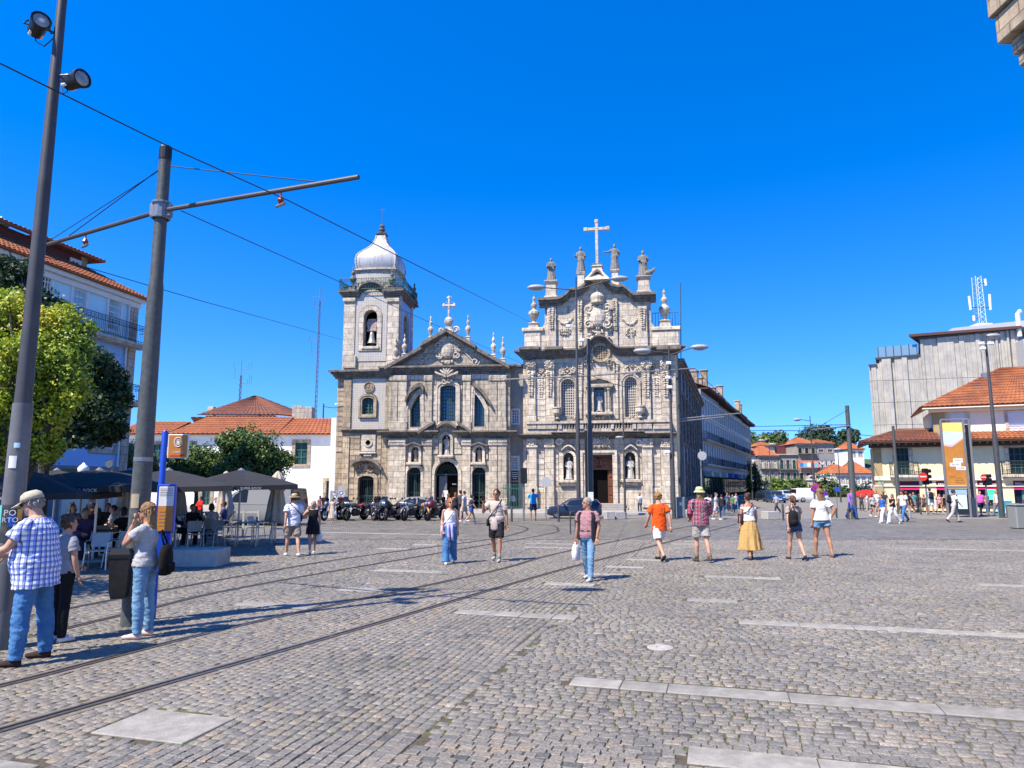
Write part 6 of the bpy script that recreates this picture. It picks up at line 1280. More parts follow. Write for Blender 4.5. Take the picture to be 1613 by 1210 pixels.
for e in(aR,aL):
    m=MB(); s_=Vector((0,0,zc))+ (e-Vector((0,0,zc))).normalized()*.13; m.tube([s_,e],.034,10); o=m.build('cross_arm',STEEL,TP); f=(e-Vector((0,0,zc))).length; g=MB(); q=s_.lerp(e,.79); top=Vector((0,0,polez(262,264,P2.y))); g.tube([top+(e-Vector((0,0,zc))).normalized()*.12,q+Vector((0,0,.04))],.008,5); g.build('stay_wire',BLACK,o)
    g=MB(); q=s_.lerp(e,.62); g.tube([q,q+Vector((0,0,-.09))],.012,6); g.lathe([(0,-.20),(.02,-.20),(.05,-.15),(.02,-.09),(0,-.09)],tuple(q),10); g.build('insulator',mat('insulator_red',(.25,.035,.03),rough=.35),o); g=MB(); q2=q+Vector((0,0,-.22)); g.tube([q2+Vector((-.08,.06,0)),q2+Vector((.08,-.06,0))],.022,6); g.build('wire_clip',GALV,o)
zw=zc-.24
def wire(label,pts,r=.008,sag=0,n=14):
    m=MB(); L=[]
    for i in range(len(pts)-1):
        for k in range(n): t=k/n; p=Vector(pts[i]).lerp(Vector(pts[i+1]),t); p.z-=sag*4*t*(1-t); L.append(p)
    L.append(Vector(pts[-1])); m.tube(L,r,5); o=m.build('overhead_wire',BLACK); return tag(o,label,'wire')
qi=P2+Vector((0,0,0)); ins=aR*.62+Vector((0,0,zc))*.38; ins=P2+Vector((ins.x,ins.y,zw))
wire('long black tram wire crossing the sky from the top left to the baroque church',[G(-80,58,zw),G(0,100,zw),G(276,236,zw),G(456,317,zw),G(700,440,zw),at(838,509,40)])
wire('tram wire passing behind the tall pole towards the bell tower',[G(60,402,zw),G(143,423,zw),G(320,475,zw),at(545,537,34)],.008)
wire('straight guy cable running from the cross arm down to the central tram pole',[at(285,332,P2.y+.2),at(820,572,36),at(929,622,41)],.008)
wire('thin wire running from the tall pole clamp to the left lamp pole',[at(252,268,P2.y),at(80,378,13)],.007)
# blue tram stop
P3=G(240,976); TS=T('tram_stop_post','blue tram stop post with orange sign and timetable case','stop sign',P3,radians(8))
BLU=mat('stop_blue',(.01,.07,.55),rough=.35); ORA=mat('sign_orange',(.62,.25,.045),rough=.45); Yp=P3.y
zt=polez(257,678,Yp); m=MB(); pole_tube(m,[(.045,-.02),(.045,zt-.03),(.025,zt)],12); smooth_by(m.build('post',BLU,TS))
s0=(291-261)/F_*Yp*1.03; zA=polez(276,684,Yp); zB=polez(276,722,Yp)
m=MB(); m.box(.055,.055+s0,-.02,.02,zB,zA,.008); sg=m.build('sign_panel',WHITE,TS); m=MB(); m.box(.07,.04+s0,-.024,-.0205,zB+.015,zA-.015); m.build('sign_face',ORA,sg); m=MB(); m.box(.10,.01+s0,-.027,-.0245,zB+.03,zB+.055); m.build('red_stripe',mat('sign_red',(.75,.03,.02)),sg)
cx=.055+s0/2; cz=zA-.12; m=MB(); m.tube([(cx+.055*cos(t),-.027,cz+.07*sin(t)) for t in [2*pi*i/20 for i in range(21)]],.006,6); m.tube([(cx+.032*cos(t),-.027,cz+.042*sin(t)) for t in [2*pi*i/16 for i in range(17)]],.004,6); m.box(cx-.018,cx+.018,-.03,-.025,cz-.025,cz+.02,.002); m.build('tram_emblem',WHITE,sg)
text('sign_lettering','CARMO',.042,WHITE,sg,(cx,-.026,zB+.09),ext=.001)
zA=polez(253,763,Yp); zB=polez(250,838,Yp); zM=polez(250,797,Yp); zC=polez(248,902,Yp)
m=MB(); m.box(-.03,.23,-.09,.0,zB,zA,.01); tc=m.build('timetable_case',BLU,TS); m=MB(); m.box(.005,.215,-.097,-.0905,zM,zA-.03); m.build('timetable_sheet',WHITE,tc); m=MB(); m.box(.005,.215,-.097,-.0905,zB+.02,zM-.003); m.build('fare_sheet',ORA,tc)
m=MB()
for i in range(5): m.box(.02,.2,-.0995,-.0975,zA-.07-.025*i,zA-.064-.025*i)
for i in range(5): m.box(.03,.1+.02*(i%3),-.0995,-.0975,zB+.09+.05*i,zB+.1+.05*i)
m.build('print_lines',mat('print_grey',(.2,.2,.22)),tc)
m=MB(); m.box(-.02,.2,-.08,.0,zC,zB-.004,.015); m.build('lower_box',BLU,TS)
# bin on the tram pole
zA=polez(195,862,P2.y); zB=polez(197,938,P2.y); LB=T('litter_bin','black litter bin strapped to the thick tram pole','bin',P2+Vector((-.08,-.24,zB)),radians(15)); h=zA-zB
m=MB(); m.loft([[(-w_,-d,z),(w_,-d,z),(w_,d,z),(-w_,d,z)] for w_,d,z in((.085,.075,0),(.105,.10,.1),(.13,.125,h-.12))]); smooth_by(m.build('body',mat('black_plastic',(.02,.02,.022),(.035,.035,.035),10,.4),LB),30); m=MB(); m.loft([[(-w_,-d,z),(w_,-d,z),(w_,d,z),(-w_,d,z)] for w_,d,z in((.138,.133,h-.118),(.138,.133,h-.07),(.11,.11,h))]); m.build('lid',BLACK,LB); m=MB(); m.box(-.05,.25,.02,.06,h*.6,h*.66); m.build('strap',GALV,LB)
# generic lamp posts
def lamp_post(label,base,top,heads,r=.07,sl=None,group=None,hs=1.,cams=()):
    p=G(*base) if len(base)==2 else at(base[0],base[1],base[2]); 
    if len(base)==3: p.z=0
    t=T('street_lamp',label,'street lamp',p,0,group); z1=polez(top[0],top[1],p.y); m=MB(); pole_tube(m,[(r*1.5,-.05),(r*1.5,z1*.42),(r*1.1,z1*.45),(r*.6,z1)],10); smooth_by(m.build('pole',STEEL,t))
    for (hx,hy,ax,ay) in heads:
        h=at(hx,hy,p.y); a=at(ax,ay,p.y); a.x=p.x; d=1 if h.x>p.x else -1; m=MB(); m.tube([a,h-Vector((d*.3*hs,0,0))],.035,6); m.build('lamp_arm',STEEL,t,world=True); lamp_head(t,h,(d,0,0),hs)
    for (cx_,cy_) in cams:
        c=at(cx_,cy_,p.y-.15); m=MB(); m.box(c.x-.18,c.x+.12,c.y-.1,c.y+.1,c.z-.09,c.z+.09,.03); m.tube([c,(p.x,p.y,c.z)],.03,5); m.build('camera',WHITE,t,world=True)
    return t
lamp_post('tall double armed street lamp in front of the baroque church door',(912,816),(908,437),((845,453,908,457),(976,439,908,457)),.085,hs=1.25,cams=((896,514),(918,536)))
lamp_post('double armed street lamp beside the baroque church corner',(1062,817),(1056,545),((1012,553,1056,556),(1102,547,1056,560)),.08,hs=1.2,cams=((1054,572),(1053,595),(1056,610),(1052,712)))
lamp_post('thin single street lamp right of the church door',(985,817),(982,600),((976,689,983,692),),.045,hs=.55)
lamp_post('street lamp with one arm before the dark pine trees',(1284,795,75),(1279,655),((1256,661,1279,663),),.07)
for i,(a,b,c,d,e,lab) in enumerate((((1186,795,90),(1183,692),1200,694,1184,'street lamp nearest the end of the terrace row'),((1216,795,85),(1213,702),1217,700,1213,'plain street lamp before the yellow shuttered house'),((1325,795,80),(1322,712),1319,708,1322,'short street lamp right of the graffiti house'))): lamp_post(lab,a,b,((c,d,e,d+2),),.06,group='street lamps up the street')
lamp_post('tall street lamp with cameras in front of the bank building',(1579,816),(1556,527),((1565,529,1556,532),),.10,cams=((1549,549),(1547,541),(1562,541)))
def tram_pole(label,base,top,arms,r=.11,extra=None):
    p=G(*base); t=T('tram_pole',label,'pole',p); z1=polez(*top,p.y); m=MB(); pole_tube(m,[(r*1.35,-.05),(r*1.3,z1*.5),(r,z1*.52),(r*.85,z1)],12); smooth_by(m.build('shaft',GRY,t))
    for (ax,ay,bx,by) in arms: m=MB(); a=at(ax,ay,p.y-.12); b=at(bx,by,p.y-.12); m.tube([a,b],.045,6); m.build('cross_arm',GALV,t,world=True)
    return t
c_=tram_pole('dark tram pole behind the double lamp, before the baroque church door',(931,815),(929,534),((795,598,932,592),(932,592,1095,580)),.13)
m=MB(); q=G(925,814); m.tube([(q.x,q.y,0),(q.x,q.y,polez(927,678,q.y))],.10,8); m.build('cable_duct',BLACK,c_,world=True); m=MB(); p=at(930,782,41.5); m.box(p.x-.15,p.x+.15,p.y-.2,p.y-.05,p.z-.25,p.z+.25); m.build('label_plate',WHITE,c_,world=True)
tram_pole('tram pole with long arm at the church corner by the grey cabinet',(1074,816),(1067,560),((1070,660,1167,651),(1070,664,1140,657)),.12)
c_=tram_pole('grey tram pole beside the man in the purple shirt',(1346,818),(1336,639),((1279,677,1339,671),),.13); wire('stay wire above the cross arm of the pole by the purple shirted man',[at(1290,672,41),at(1336,645,41)],.015)
tram_pole('bare grey tram pole before the bank balcony',(1417,810),(1410,671),(),.10); tram_pole('bare dark pole before the long white building',(504,790),(510,636),(),.10); tram_pole('slim pole against the bell tower corner',(541,798),(542,614),((528,637,545,632),),.05)
for i,(a,b,lab) in enumerate((((1183,672),(1340,669),'upper tram wire across the end of the street'),((1183,678),(1300,679),'lower tram wire across the end of the street'),((1340,684),(1390,688),'tram wire right of the purple shirted man'),((1095,581),(1180,668),'tram wire from the long arm into the street'))): wire(lab,[at(*a,60),at(*b,42)],.022)
wire('curved wire from the central arm to the narrow house',[at(795,598,41),at(812,640,53)],.018,.3); wire('wire from the central arm to the church corner lamp',[at(932,592,42),at(1054,612,42)],.018,.35); wire('wire from the slim tower pole to the bare dark pole',[at(542,640,45),at(510,640,45)],.018,.1)
# cabinet, cubes, signs
def boxthing(name,label,cat,px0,px1,py0,py1,Y,dep,m,bv=.03,z0=0):
    a=at(px0,py1,Y); b=at(px1,py0,Y); t=T(name,label,cat,((a.x+b.x)/2,Y,z0)); w_=(b.x-a.x)/2; o=MB(); o.box(-w_,w_,0,dep,0,b.z-z0,bv); o.build('body',m,t); return t,w_,b.z-z0
t,w_,h=boxthing('utility_cabinet','grey street cabinet at the foot of the church corner poles','cabinet',1066,1079,783,816,42.2,.4,mat('cabinet_grey',(.20,.24,.26),rough=.5)); m=MB(); m.box(-w_+.05,w_-.05,-.02,-.001,.1,h-.1,.01); m.build('door',MATS['cabinet_grey'],t); m=MB(); m.box(-.08,.08,-.026,-.021,h*.6,h*.75); m.build('sticker',WHITE,t)
CONC=mat('concrete_block',(.50,.49,.46),(.40,.39,.37),6,.85,.2,30,dirt=.2)
CUBES=[]
for (a,b,y1,y0,Y,lab) in((955,969,806,821,40.5,'left pale concrete cube of the pair before the church steps'),(969.5,986,806.5,820,41.,'right pale concrete cube of the pair before the church steps'),(1209,1229,806,820.5,40.5,'pale concrete cube between the skirt woman and the backpack woman')):
    p=at(a,y0,Y); q=at(b,y1,Y); m=MB(); w_=(q.x-p.x)/2; m.box(-w_,w_,0,2*w_,0,q.z,.02); o=m.build('concrete_cube',CONC); o.location=((p.x+q.x)/2,Y,.002); o.rotation_euler=(0,0,.2); tag(o,lab,'concrete cube')
def sign_post(label,base,top,items,r=.03,Y=None,cat='road sign'):
    p=G(*base) if Y is None else Vector((at(base[0],base[1],Y).x,Y,0)); t=T('road_sign',label,cat,p); m=MB(); m.tube([(0,0,-.02),(0,0,polez(*top,p.y))],r,8); m.build('post',GALV,t)
    for (kind,px,py,rad,mt) in items:
        c=at(px,py,p.y-.05)-p; rr=rad/F_*p.y; m=MB()
        if kind=='disc': m.x=Matrix.Translation((c.x,c.y,c.z))@Matrix.Rotation(pi/2,4,'X'); m.lathe([(0,-.012),(rr,-.012),(rr,.012),(0,.012)],n=24)
        elif kind=='sq': m.box(c.x-rr,c.x+rr,c.y-.012,c.y+.012,c.z-rr*.8,c.z+rr*.8,.004)
        elif kind=='bar': m.box(c.x-rr*.72,c.x+rr*.72,c.y-.03,c.y-.013,c.z-rr*.16,c.z+rr*.16)
        elif kind=='ring': m.x=Matrix.Translation((c.x,c.y-.014,c.z))@Matrix.Rotation(pi/2,4,'X'); m.lathe([(rr*.78,-.002),(rr,-.002),(rr,.006),(rr*.78,.006),(rr*.78,-.002)],n=24,cap=False)
        elif kind=='x':
            for s_ in(-1,1): m.x=Matrix.Translation((c.x,c.y-.02,c.z))@Matrix.Rotation(s_*pi/4,4,'Y'); m.box(-rr,rr,-.004,.004,-rr*.11,rr*.11)
        m.build({'disc':'sign_disc','sq':'sign_plate','bar':'white_bar','ring':'red_ring','x':'red_cross'}[kind],mt,t)
    return t
SBK=mat('sign_back',(.55,.56,.56),(.45,.46,.47),5,.5); RED=mat('sign_red',(.75,.03,.02)); BLS=mat('sign_blue',(.03,.12,.55),rough=.4); PUR=mat('sign_violet',(.18,.03,.5),rough=.4)
sign_post('two grey round sign backs with a square plate before the church side door',(651,800),(651,733),(('disc',651,740,7,SBK),('sq',651,752,6.5,SBK),('disc',651,763,7.5,SBK)))
sign_post('grey round sign back on a thin post left of the baroque door',(860,821),(859,753),(('disc',860,759.5,8,SBK),))
sign_post('grey round sign back on a tall post beside the terrace row',(1107,812),(1104,708),(('disc',1106,718,7,SBK),),.05)
sign_post('red and blue no stopping sign above the head of the woman in white top',(1285,800),(1284,760),(('disc',1285,767,5.2,BLS),('ring',1285,767,5.2,RED),('x',1285,767,4.2,RED),('disc',1281,771,4,PUR)),Y=45)
sign_post('small violet disc sign on a thin post',(1300,800),(1299,773),(('disc',1300,778,3.2,PUR),),Y=55); sign_post('blue square parking sign before the white cottages',(1319,800),(1318,764),(('sq',1319,771,4.5,BLS),),Y=55); sign_post('small brown disc sign before the garden hedge',(1233,800),(1233,776),(('disc',1233,781,2.2,mat('brown_red',(.4,.08,.05))),),Y=80)
def tlight(label,base,px,top,bot,Y=None,side=1,sign=None):
    p=G(*base); t=T('traffic_light',label,'traffic light',p); m=MB(); m.tube([(0,0,-.02),(0,0,polez(px,top,p.y))],.05,8); m.build('post',GALV,t)
    a=at(px,top,p.y)-p; b=at(px,bot,p.y)-p; h=a.z-b.z; m=MB(); m.box(-.17,.17,-.16,.1,b.z,a.z,.04); hd=m.build('lamp_housing',BLACK,t); m=MB()
    for i in range(3):
        z=b.z+h*(i+.5)/3; m.tube([(.17*side,-.05,z),(.34*side,-.05,z+.02)],[.12,.12],10)
    m.build('visor',BLACK,hd)
    if sign:
        c=at(*sign,p.y-.25)-p; m=MB(); rr=10.5*p.y/F_*.5; rr=.27 if sign[0]<1500 else .2; m.x=Matrix.Translation(c)@Matrix.Rotation(pi/2,4,'X'); m.lathe([(0,-.01),(rr,-.01),(rr,.01),(0,.01)],n=24); so_=m.build('no_entry_disc',RED,t); m=MB(); m.box(c.x-rr*.75,c.x+rr*.75,c.y-.03,c.y-.012,c.z-rr*.17,c.z+rr*.17); m.build('white_bar',WHITE,so_); m=MB(); m.tube([c,(0,0,c.z)],.02,5); m.build('bracket',GALV,t)
    return t
tlight('black traffic light seen from behind left of the baroque church',(825,821),825,737,762,side=0.4)
tlight('traffic light with red no entry sign before the bank entrance',(1462,812),1459,738,764,sign=(1454,751)); tlight('traffic light with narrow no entry sign right of the billboard',(1557,811),1554,747,765,sign=(1549,752))
def bollard(label,px,y0,y1,g):
    p=G(px,y1); t=MB(); h=polez(px,y0,p.y); t.lathe([(0,0),(.06,0),(.055,h-.05),(.03,h),(0,h)],n=10); o=t.build('bollard',STEEL); o.location=p; tag(o,label,'bollard',g)
for px,y0,y1,lab in((806,799,822,'dark bollard in front of the narrow house'),(880,798,822,'dark bollard by the bonnet of the dark blue car'),(1234,793,820,'thin bollard beside the lone concrete cube'),(1318,800,816,'bollard just left of the purple shirted man'),(1337,800,818,'bollard just right of the purple shirted man'),(1451,800,811,'bollard beneath the first no entry sign')): bollard(lab,px,y0,y1,'bollards along the kerb')
for (px,Y,lab) in((902,29,'low grey hoop barrier behind the man in the waistcoat'),(1050,41,'grey hoop barrier at the church corner lamp')):
    p=at(px,800,Y); m=MB(); m.tube([(-.35,0,0),(-.35,0,.82),(-.3,0,.87),(.3,0,.87),(.35,0,.82),(.35,0,0)],.03,8); o=m.build('hoop_barrier',STEEL); o.location=(p.x,Y,0); o.rotation_euler=(0,0,1.2 if px<1000 else .2); tag(o,lab,'barrier')
# sticker covered panel by the tower
p=at(532,800,47); t=T('sticker_panel','upright panel covered with blue and white stickers beside the bell tower door','panel',(p.x,47,0)); h=polez(532,773,47); m=MB(); m.box(-.52,.52,0,.08,.25,h,.01); pn=m.build('panel',mat('sticker_print',(.05,.07,.16),(.55,.55,.62),7,.6,det=2),t); m=MB()
for i in range(26): x=R.uniform(-.47,.4); z=R.uniform(.3,h-.15); m.box(x,x+R.uniform(.05,.14),-.006-i*.0003,-.001,z,z+R.uniform(.04,.12))
m.build('stickers',[WHITE],pn,kind='stuff'); m=MB(); m.box(-.5,-.42,.02,.06,0,.25); m.box(.42,.5,.02,.06,0,.25); m.build('legs',STEEL,t)
m=MB(); m.prism(arch(-.02,.36,h,h+.12,.2,8),.02,.07); m.build('arched_sign',mat('sign_pale',(.45,.48,.55),rough=.5),t)
# billboard totem
BB=T('billboard','tall slim steel billboard with orange desert poster before the bank','billboard',G(1512,815),radians(-14)); Yb=BB.location.y; zt=polez(1510,662,Yb); z1=polez(1507,666,Yb); z0=polez(1511,765,Yb); W2=.62
m=MB(); STB=mat('billboard_steel',(.22,.22,.23),rough=.4)
for x in(-W2,W2-.02,W2+.3): m2=MB(); m2.box(x-.06,x+.06,-.07,.07,0,zt,.015); m2.build('upright',STB,BB)
m=MB(); m.box(-W2,W2+.3,-.05,.05,zt-.003,zt+.09,.01); m.box(-W2+.06,W2-.08,-.05,.05,z0-.14,z0-.02); m.build('crossbar',STB,BB); m=MB(); m.box(W2+.08,W2+.22,-.04,.04,.1,zt-.3); m.build('side_panel',BLACK,BB); m=MB(); m.box(W2+.06,W2+.28,-.09,.05,.05,z0*.62,.01); m.build('dark_cover',mat('slate_blue',(.035,.055,.085),rough=.4),BB)
x0,x1=-W2+.07,W2-.09; h=z1-z0
pp=lambda L:[(x0+(x1-x0)*a,z0+h*b) for a,b in L]
m=MB(); m.prism(pp([(0,0),(1,0),(1,1),(0,1)]),-.05,.05); po=m.build('poster_sheet',mat('poster_orange',(.68,.30,.05),(.50,.19,.035),.8,.5),BB)
for L,c,nm in(([(0,.87),(1,.84),(1,1),(0,1)],(.90,.62,.16),'poster_gold'),([(0,.66),(.4,.63),(.72,.71),(1,.77),(1,.842),(0,.868)],(.55,.80,.86),'poster_sky'),([(0,.635),(.4,.61),(1,.74),(1,.77),(.4,.645),(0,.66)],(.75,.45,.50),'poster_pink')):
    m=MB(); m.prism(pp(L),-.0535,-.0505); m.build(nm,mat(nm+'_print',c,rough=.5),po)
for (a,b,c,d,s_) in((.40,.36,.88,.43,'EURO'),(.22,.30,.78,.36,'SEM FIM'),(.52,.245,1.0,.30,'LUGAR')):
    m=MB(); m.prism(pp([(a,b),(c,b),(c,d),(a,d)]),-.0565,-.052); tb=m.build('white_caption',WHITE,po); q=pp([((a+c)/2,(b+d)/2)])[0]; text('caption_lettering',s_,.15,STEEL,tb,(q[0],-.058,q[1]),ext=.001,sx=.8)
q=pp([(.28,.14)])[0]; text('poster_lettering','ARO',.17,mat('poster_red',(.6,.06,.02)),po,(q[0],-.053,q[1]),ext=.001); 
for j in range(3): q=pp([(.5,.115-.035*j)])[0]; text('poster_lettering',['FESTIVAL','PORTO 14 SET','ENTRADA LIVRE'][j],.085,BLACK,po,(q[0]+.16,-.053,q[1]),ext=.001,sx=.8)
m=MB(); m.box(x0,x1,-.03,.03,.15,z0-.2); lw=m.build('lower_case',GLASS,BB); m=MB(); m.box(x0+.5,x1-.08,-.045,-.031,.5,1.4); m.build('notice',mat('pale_green_notice',(.55,.70,.62)),lw); m=MB(); m.box(x0+.05,x1-.05,-.045,-.031,z0-.55,z0-.25); m.build('header',mat('pale_blue_header',(.4,.55,.65)),lw)
# bins and boxes at the right edge
t,w_,h=boxthing('recycling_bin','grey rounded litter bin at the right edge of the square','bin',1603,1625,797,832,32,.6,mat('bin_grey',(.26,.28,.27),rough=.5),.05); m=MB(); m.box(-w_-.03,w_+.03,-.03,.63,h,h+.08,.03); m.build('lid',MATS['bin_grey'],t)
t,w_,h=boxthing('banner_box','turquoise advertising box behind the woman in white','box',1580,1594,789,808,45,.5,mat('turquoise',(.04,.45,.60),rough=.5),.01); m=MB(); m.prism([(-w_*.6,h*.2),(w_*.2,h*.15),(w_*.6,h*.5),(w_*.1,h*.75),(-w_*.4,h*.6)],-.012,-.002); m.build('white_print',WHITE,t)
t,w_,h=boxthing('utility_box','grey metal utility box near the right edge bin','box',1594,1607,793,812,42,.5,GALV,.03); m=MB(); m.box(-w_+.1,w_-.1,-.02,-.002,.3,h-.15,.01); m.build('panel',BLACK,t)
# ================= VEHICLES =================
TYRE=mat('tyre_rubber',(.012,.012,.013),rough=.85); RIM=mat('alloy_rim',(.45,.46,.47),rough=.3,metal=.9); CGL=mat('car_glass',(.015,.02,.025),rough=.04,spec=.9); CHR=mat('chrome',(.6,.6,.6),rough=.15,metal=1)
def wheel(t,x,y,r,w_=.2,name='wheel'):
    b=MB(); b.x=Matrix.Translation((x,y,r))@Matrix.Rotation(pi/2,4,'X'); b.lathe([(r*.62,-w_/2),(r*.93,-w_/2),(r,-w_*.35),(r,w_*.35),(r*.93,w_/2),(r*.62,w_/2)],n=22,cap=False); o=smooth_by(b.build(name,TYRE,t)); b=MB(); b.x=Matrix.Translation((x,y,r))@Matrix.Rotation(pi/2,4,'X'); b.lathe([(0,-w_*.3),(r*.62,-w_*.42),(r*.63,w_*.42),(0,w_*.3)],n=16)
    for k in range(5): a=2*pi*k/5; b.tube([(0,0,w_*.36),(r*.58*cos(a),r*.58*sin(a),w_*.42)],.03,5); b.tube([(0,0,-w_*.36),(r*.58*cos(a),r*.58*sin(a),-w_*.42)],.03,5)
    b.build('rim',RIM,o); return o
def cring(x,hw,z0,z1,e=.12):
    P=[]; 
    for (sy,z,dz) in((-1,z0,1),(-1,z1,-1),(1,z1,-1),(1,z0,1)): pass
    return [(x,-hw+e*.6,z0),(x,-hw,z0+e),(x,-hw,z0+(z1-z0)*.6),(x,-hw+e*.35,z1-e*.4),(x,-hw+e*1.3,z1),(x,0,z1+.02),(x,hw-e*1.3,z1),(x,hw-e*.35,z1-e*.4),(x,hw,z0+(z1-z0)*.6),(x,hw,z0+e),(x,hw-e*.6,z0)]
def car(label,loc,rz,c,st,name='parked_car',cat='car',group=None,wheels=None):
    """st: dict(L,W,low=[(x,z0,z1,k)],cab=[(x,z,k)])"""
    t=T(name,label,cat,loc,rz,group); hw=st['W']/2; pm=mat('car_paint_%02d%02d%02d'%tuple(int(q*99) for q in c),c,rough=.3,spec=.35)
    b=MB(); b.loft([cring(x,hw*k,z0,z1) for x,z0,z1,k in st['low']]); smooth_by(b.build('body',pm,t),35)
    cb=st['cab']; b=MB(); zb=st['belt']
    def cabring(x,z,k,kb): return [(x,-hw*kb,zb-.08),(x,-hw*k,z-.06),(x,-hw*k+.08,z),(x,0,z+.02),(x,hw*k-.08,z),(x,hw*k,z-.06),(x,hw*kb,zb-.08)]
    b.loft([cabring(*q) for q in cb]); smooth_by(b.build('roof',pm,t),30)
    # windows on the sides: quads between belt and roof
    for sy in(-1,1):
        for (xa,xb) in st['win']:
            def zr(x):
                for i in range(len(cb)-1):
                    if cb[i][0]<=x<=cb[i+1][0]: q=(x-cb[i][0])/(cb[i+1][0]-cb[i][0]); return [cb[i][j]*(1-q)+cb[i+1][j]*q for j in(1,2,3)]
                return cb[-1][1:]
            vs=[]
            for x in np.linspace(xa,xb,6):
                z,k,kb=zr(x); f=.10; zt_=z-.11; zl=zb+.02
                if zt_<zl+.02: zt_=zl+.02
                q0=(zl-(zb-.08))/(z-.06-(zb-.08)) if z-.06>zb-.07 else 0; q1=min(1,(zt_-(zb-.08))/(z-.06-(zb-.08))) if z-.06>zb-.07 else 0
                vs+=[(x,sy*(hw*(kb+(k-kb)*q0)+.012),zl),(x,sy*(hw*(kb+(k-kb)*q1)+.012),zt_)]
            g=MB(); g.add(vs,[(2*i,2*i+2,2*i+3,2*i+1) if sy<0 else (2*i+1,2*i+3,2*i+2,2*i) for i in range(5)]); g.build('side_window',CGL,t)
    for (i,j,nm) in((0,1,'rear_window'),(len(cb)-1,len(cb)-2,'windscreen')):
        a=cb[i]; d=cb[j]; sx=-1 if i==0 else 1; P=lambda q,y,z:(q[0],y,z); vs=[]
        za=a[1] if a[1]>zb else zb
        p0=Vector((a[0]+sx*.012,0,za-.0)); p1=Vector((d[0]+sx*.012,0,d[1]))
        for q in(.12,.86):
            p=p0.lerp(p1,q)+Vector((sx*.02,0,.022)); w2=hw*(a[3]*(1-q)+d[2]*q)-.1; vs+=[(p.x,-w2,p.z),(p.x,w2,p.z)]
        g=MB(); g.add(vs,[(0,1,3,2)]); g.build(nm,CGL,t)
    for x in st['wx']:
        for y in(-hw+.1,hw-.1): wheel(t,x,y,st['r'])
    xf=st['low'][-1][0]; xr_=st['low'][0][0]; zh=st['hl']
    for y in(-hw+.28,hw-.28):
        g=MB(); g.ell((xf-.09,y,zh),(.14,.2,.09),10,6); g.build('headlight',LENS,t,smooth=True); g=MB(); g.box(xr_-.0,xr_+.12,y-.12,y+.12,zh+st.get('tl',.1)-.14,zh+st.get('tl',.1)+.16,.03); g.build('tail_light',mat('tail_red',(.45,.01,.01),rough=.2),t)
        g=MB(); g.box(st['mx']-.1,st['mx']+.08,(hw+.02)*(1 if y>0 else -1),(hw+.2)*(1 if y>0 else -1),zb-.02,zb+.13,.03); g.build('wing_mirror',pm,t)
    g=MB(); g.box(xf-.02,xf+.015,-.26,.26,.42,.53); g.build('number_plate',WHITE,t); g=MB(); g.box(xr_-.015,xr_+.03,-.26,.26,.55,.66); g.build('number_plate',WHITE,t)
    return t
HATCH=dict(W=1.72,belt=.93,low=[(-1.98,.35,.62,.86),(-1.9,.24,.95,.95),(-1.4,.2,.98,1),(0,.18,.95,1),(1.1,.18,.94,1),(1.75,.22,.82,.95),(1.98,.3,.62,.82)],cab=[(-1.92,1.0,.80,.92),(-1.55,1.40,.68,.94),(-.5,1.47,.70,.95),(.25,1.42,.70,.95),(1.05,.95,.82,.94)],win=[(-1.5,-.75),(-.68,.55)],wx=(-1.25,1.27),r=.31,hl=.68,mx=.72,tl=.22)
SEDAN=dict(W=1.78,belt=.92,low=[(-2.25,.38,.72,.84),(-2.15,.25,.93,.93),(-1.4,.2,.96,1),(0,.18,.92,1),(1.3,.18,.88,1),(1.95,.22,.78,.94),(2.2,.32,.6,.8)],cab=[(-1.75,.95,.82,.93),(-1.05,1.36,.68,.94),(-.4,1.44,.70,.95),(.3,1.40,.70,.95),(1.15,.92,.82,.94)],win=[(-1.3,-.5),(-.42,.6)],wx=(-1.35,1.35),r=.32,hl=.66,mx=.75,tl=.12)
VAN=dict(W=1.82,belt=1.08,low=[(-2.2,.4,1.0,.93),(-2.15,.28,1.1,.98),(-1.2,.22,1.12,1),(0,.2,1.12,1),(1.2,.2,1.08,1),(1.95,.24,.92,.95),(2.18,.32,.68,.82)],cab=[(-2.16,1.12,.94,.96),(-2.08,1.76,.86,.97),(-1,1.82,.87,.98),(.35,1.80,.86,.98),(.75,1.66,.82,.97),(1.5,1.1,.86,.95)],win=[(.15,1.05)],wx=(-1.35,1.38),r=.33,hl=.78,mx=1.02,tl=.35)
p=G(903,815.5); car('dark blue hatchback parked before the baroque church steps',(p.x,42.3,0),radians(176),(.022,.035,.075),HATCH).scale=(.8,.8,.8)
p=at(648,800,43); car('silver saloon car parked behind the row of motorcycles',(p.x,43.4,0),radians(176),(.22,.23,.25),SEDAN).scale=(.85,.85,.85)
p=G(398,828); v=car('grey panel van with roof rack parked by the cafe terrace',(p.x,p.y+.8,0),radians(168),(.27,.275,.28),VAN,'parked_van','van')
m=MB(); 
for x in(-1.2,-.3,.3): m.box(x-.04,x+.04,-.75,.75,1.86,1.92); m.tube([(x,-.7,1.8),(x,-.7,1.9)],.03,5); m.tube([(x,.7,1.8),(x,.7,1.9)],.03,5)
m.build('roof_rack',STEEL,v)
m=MB(); m.box(-2.02,.05,-.885,-.865,1.2,1.62,.02); m.build('side_panel',mat('van_panel',(.32,.325,.33),rough=.35),v)
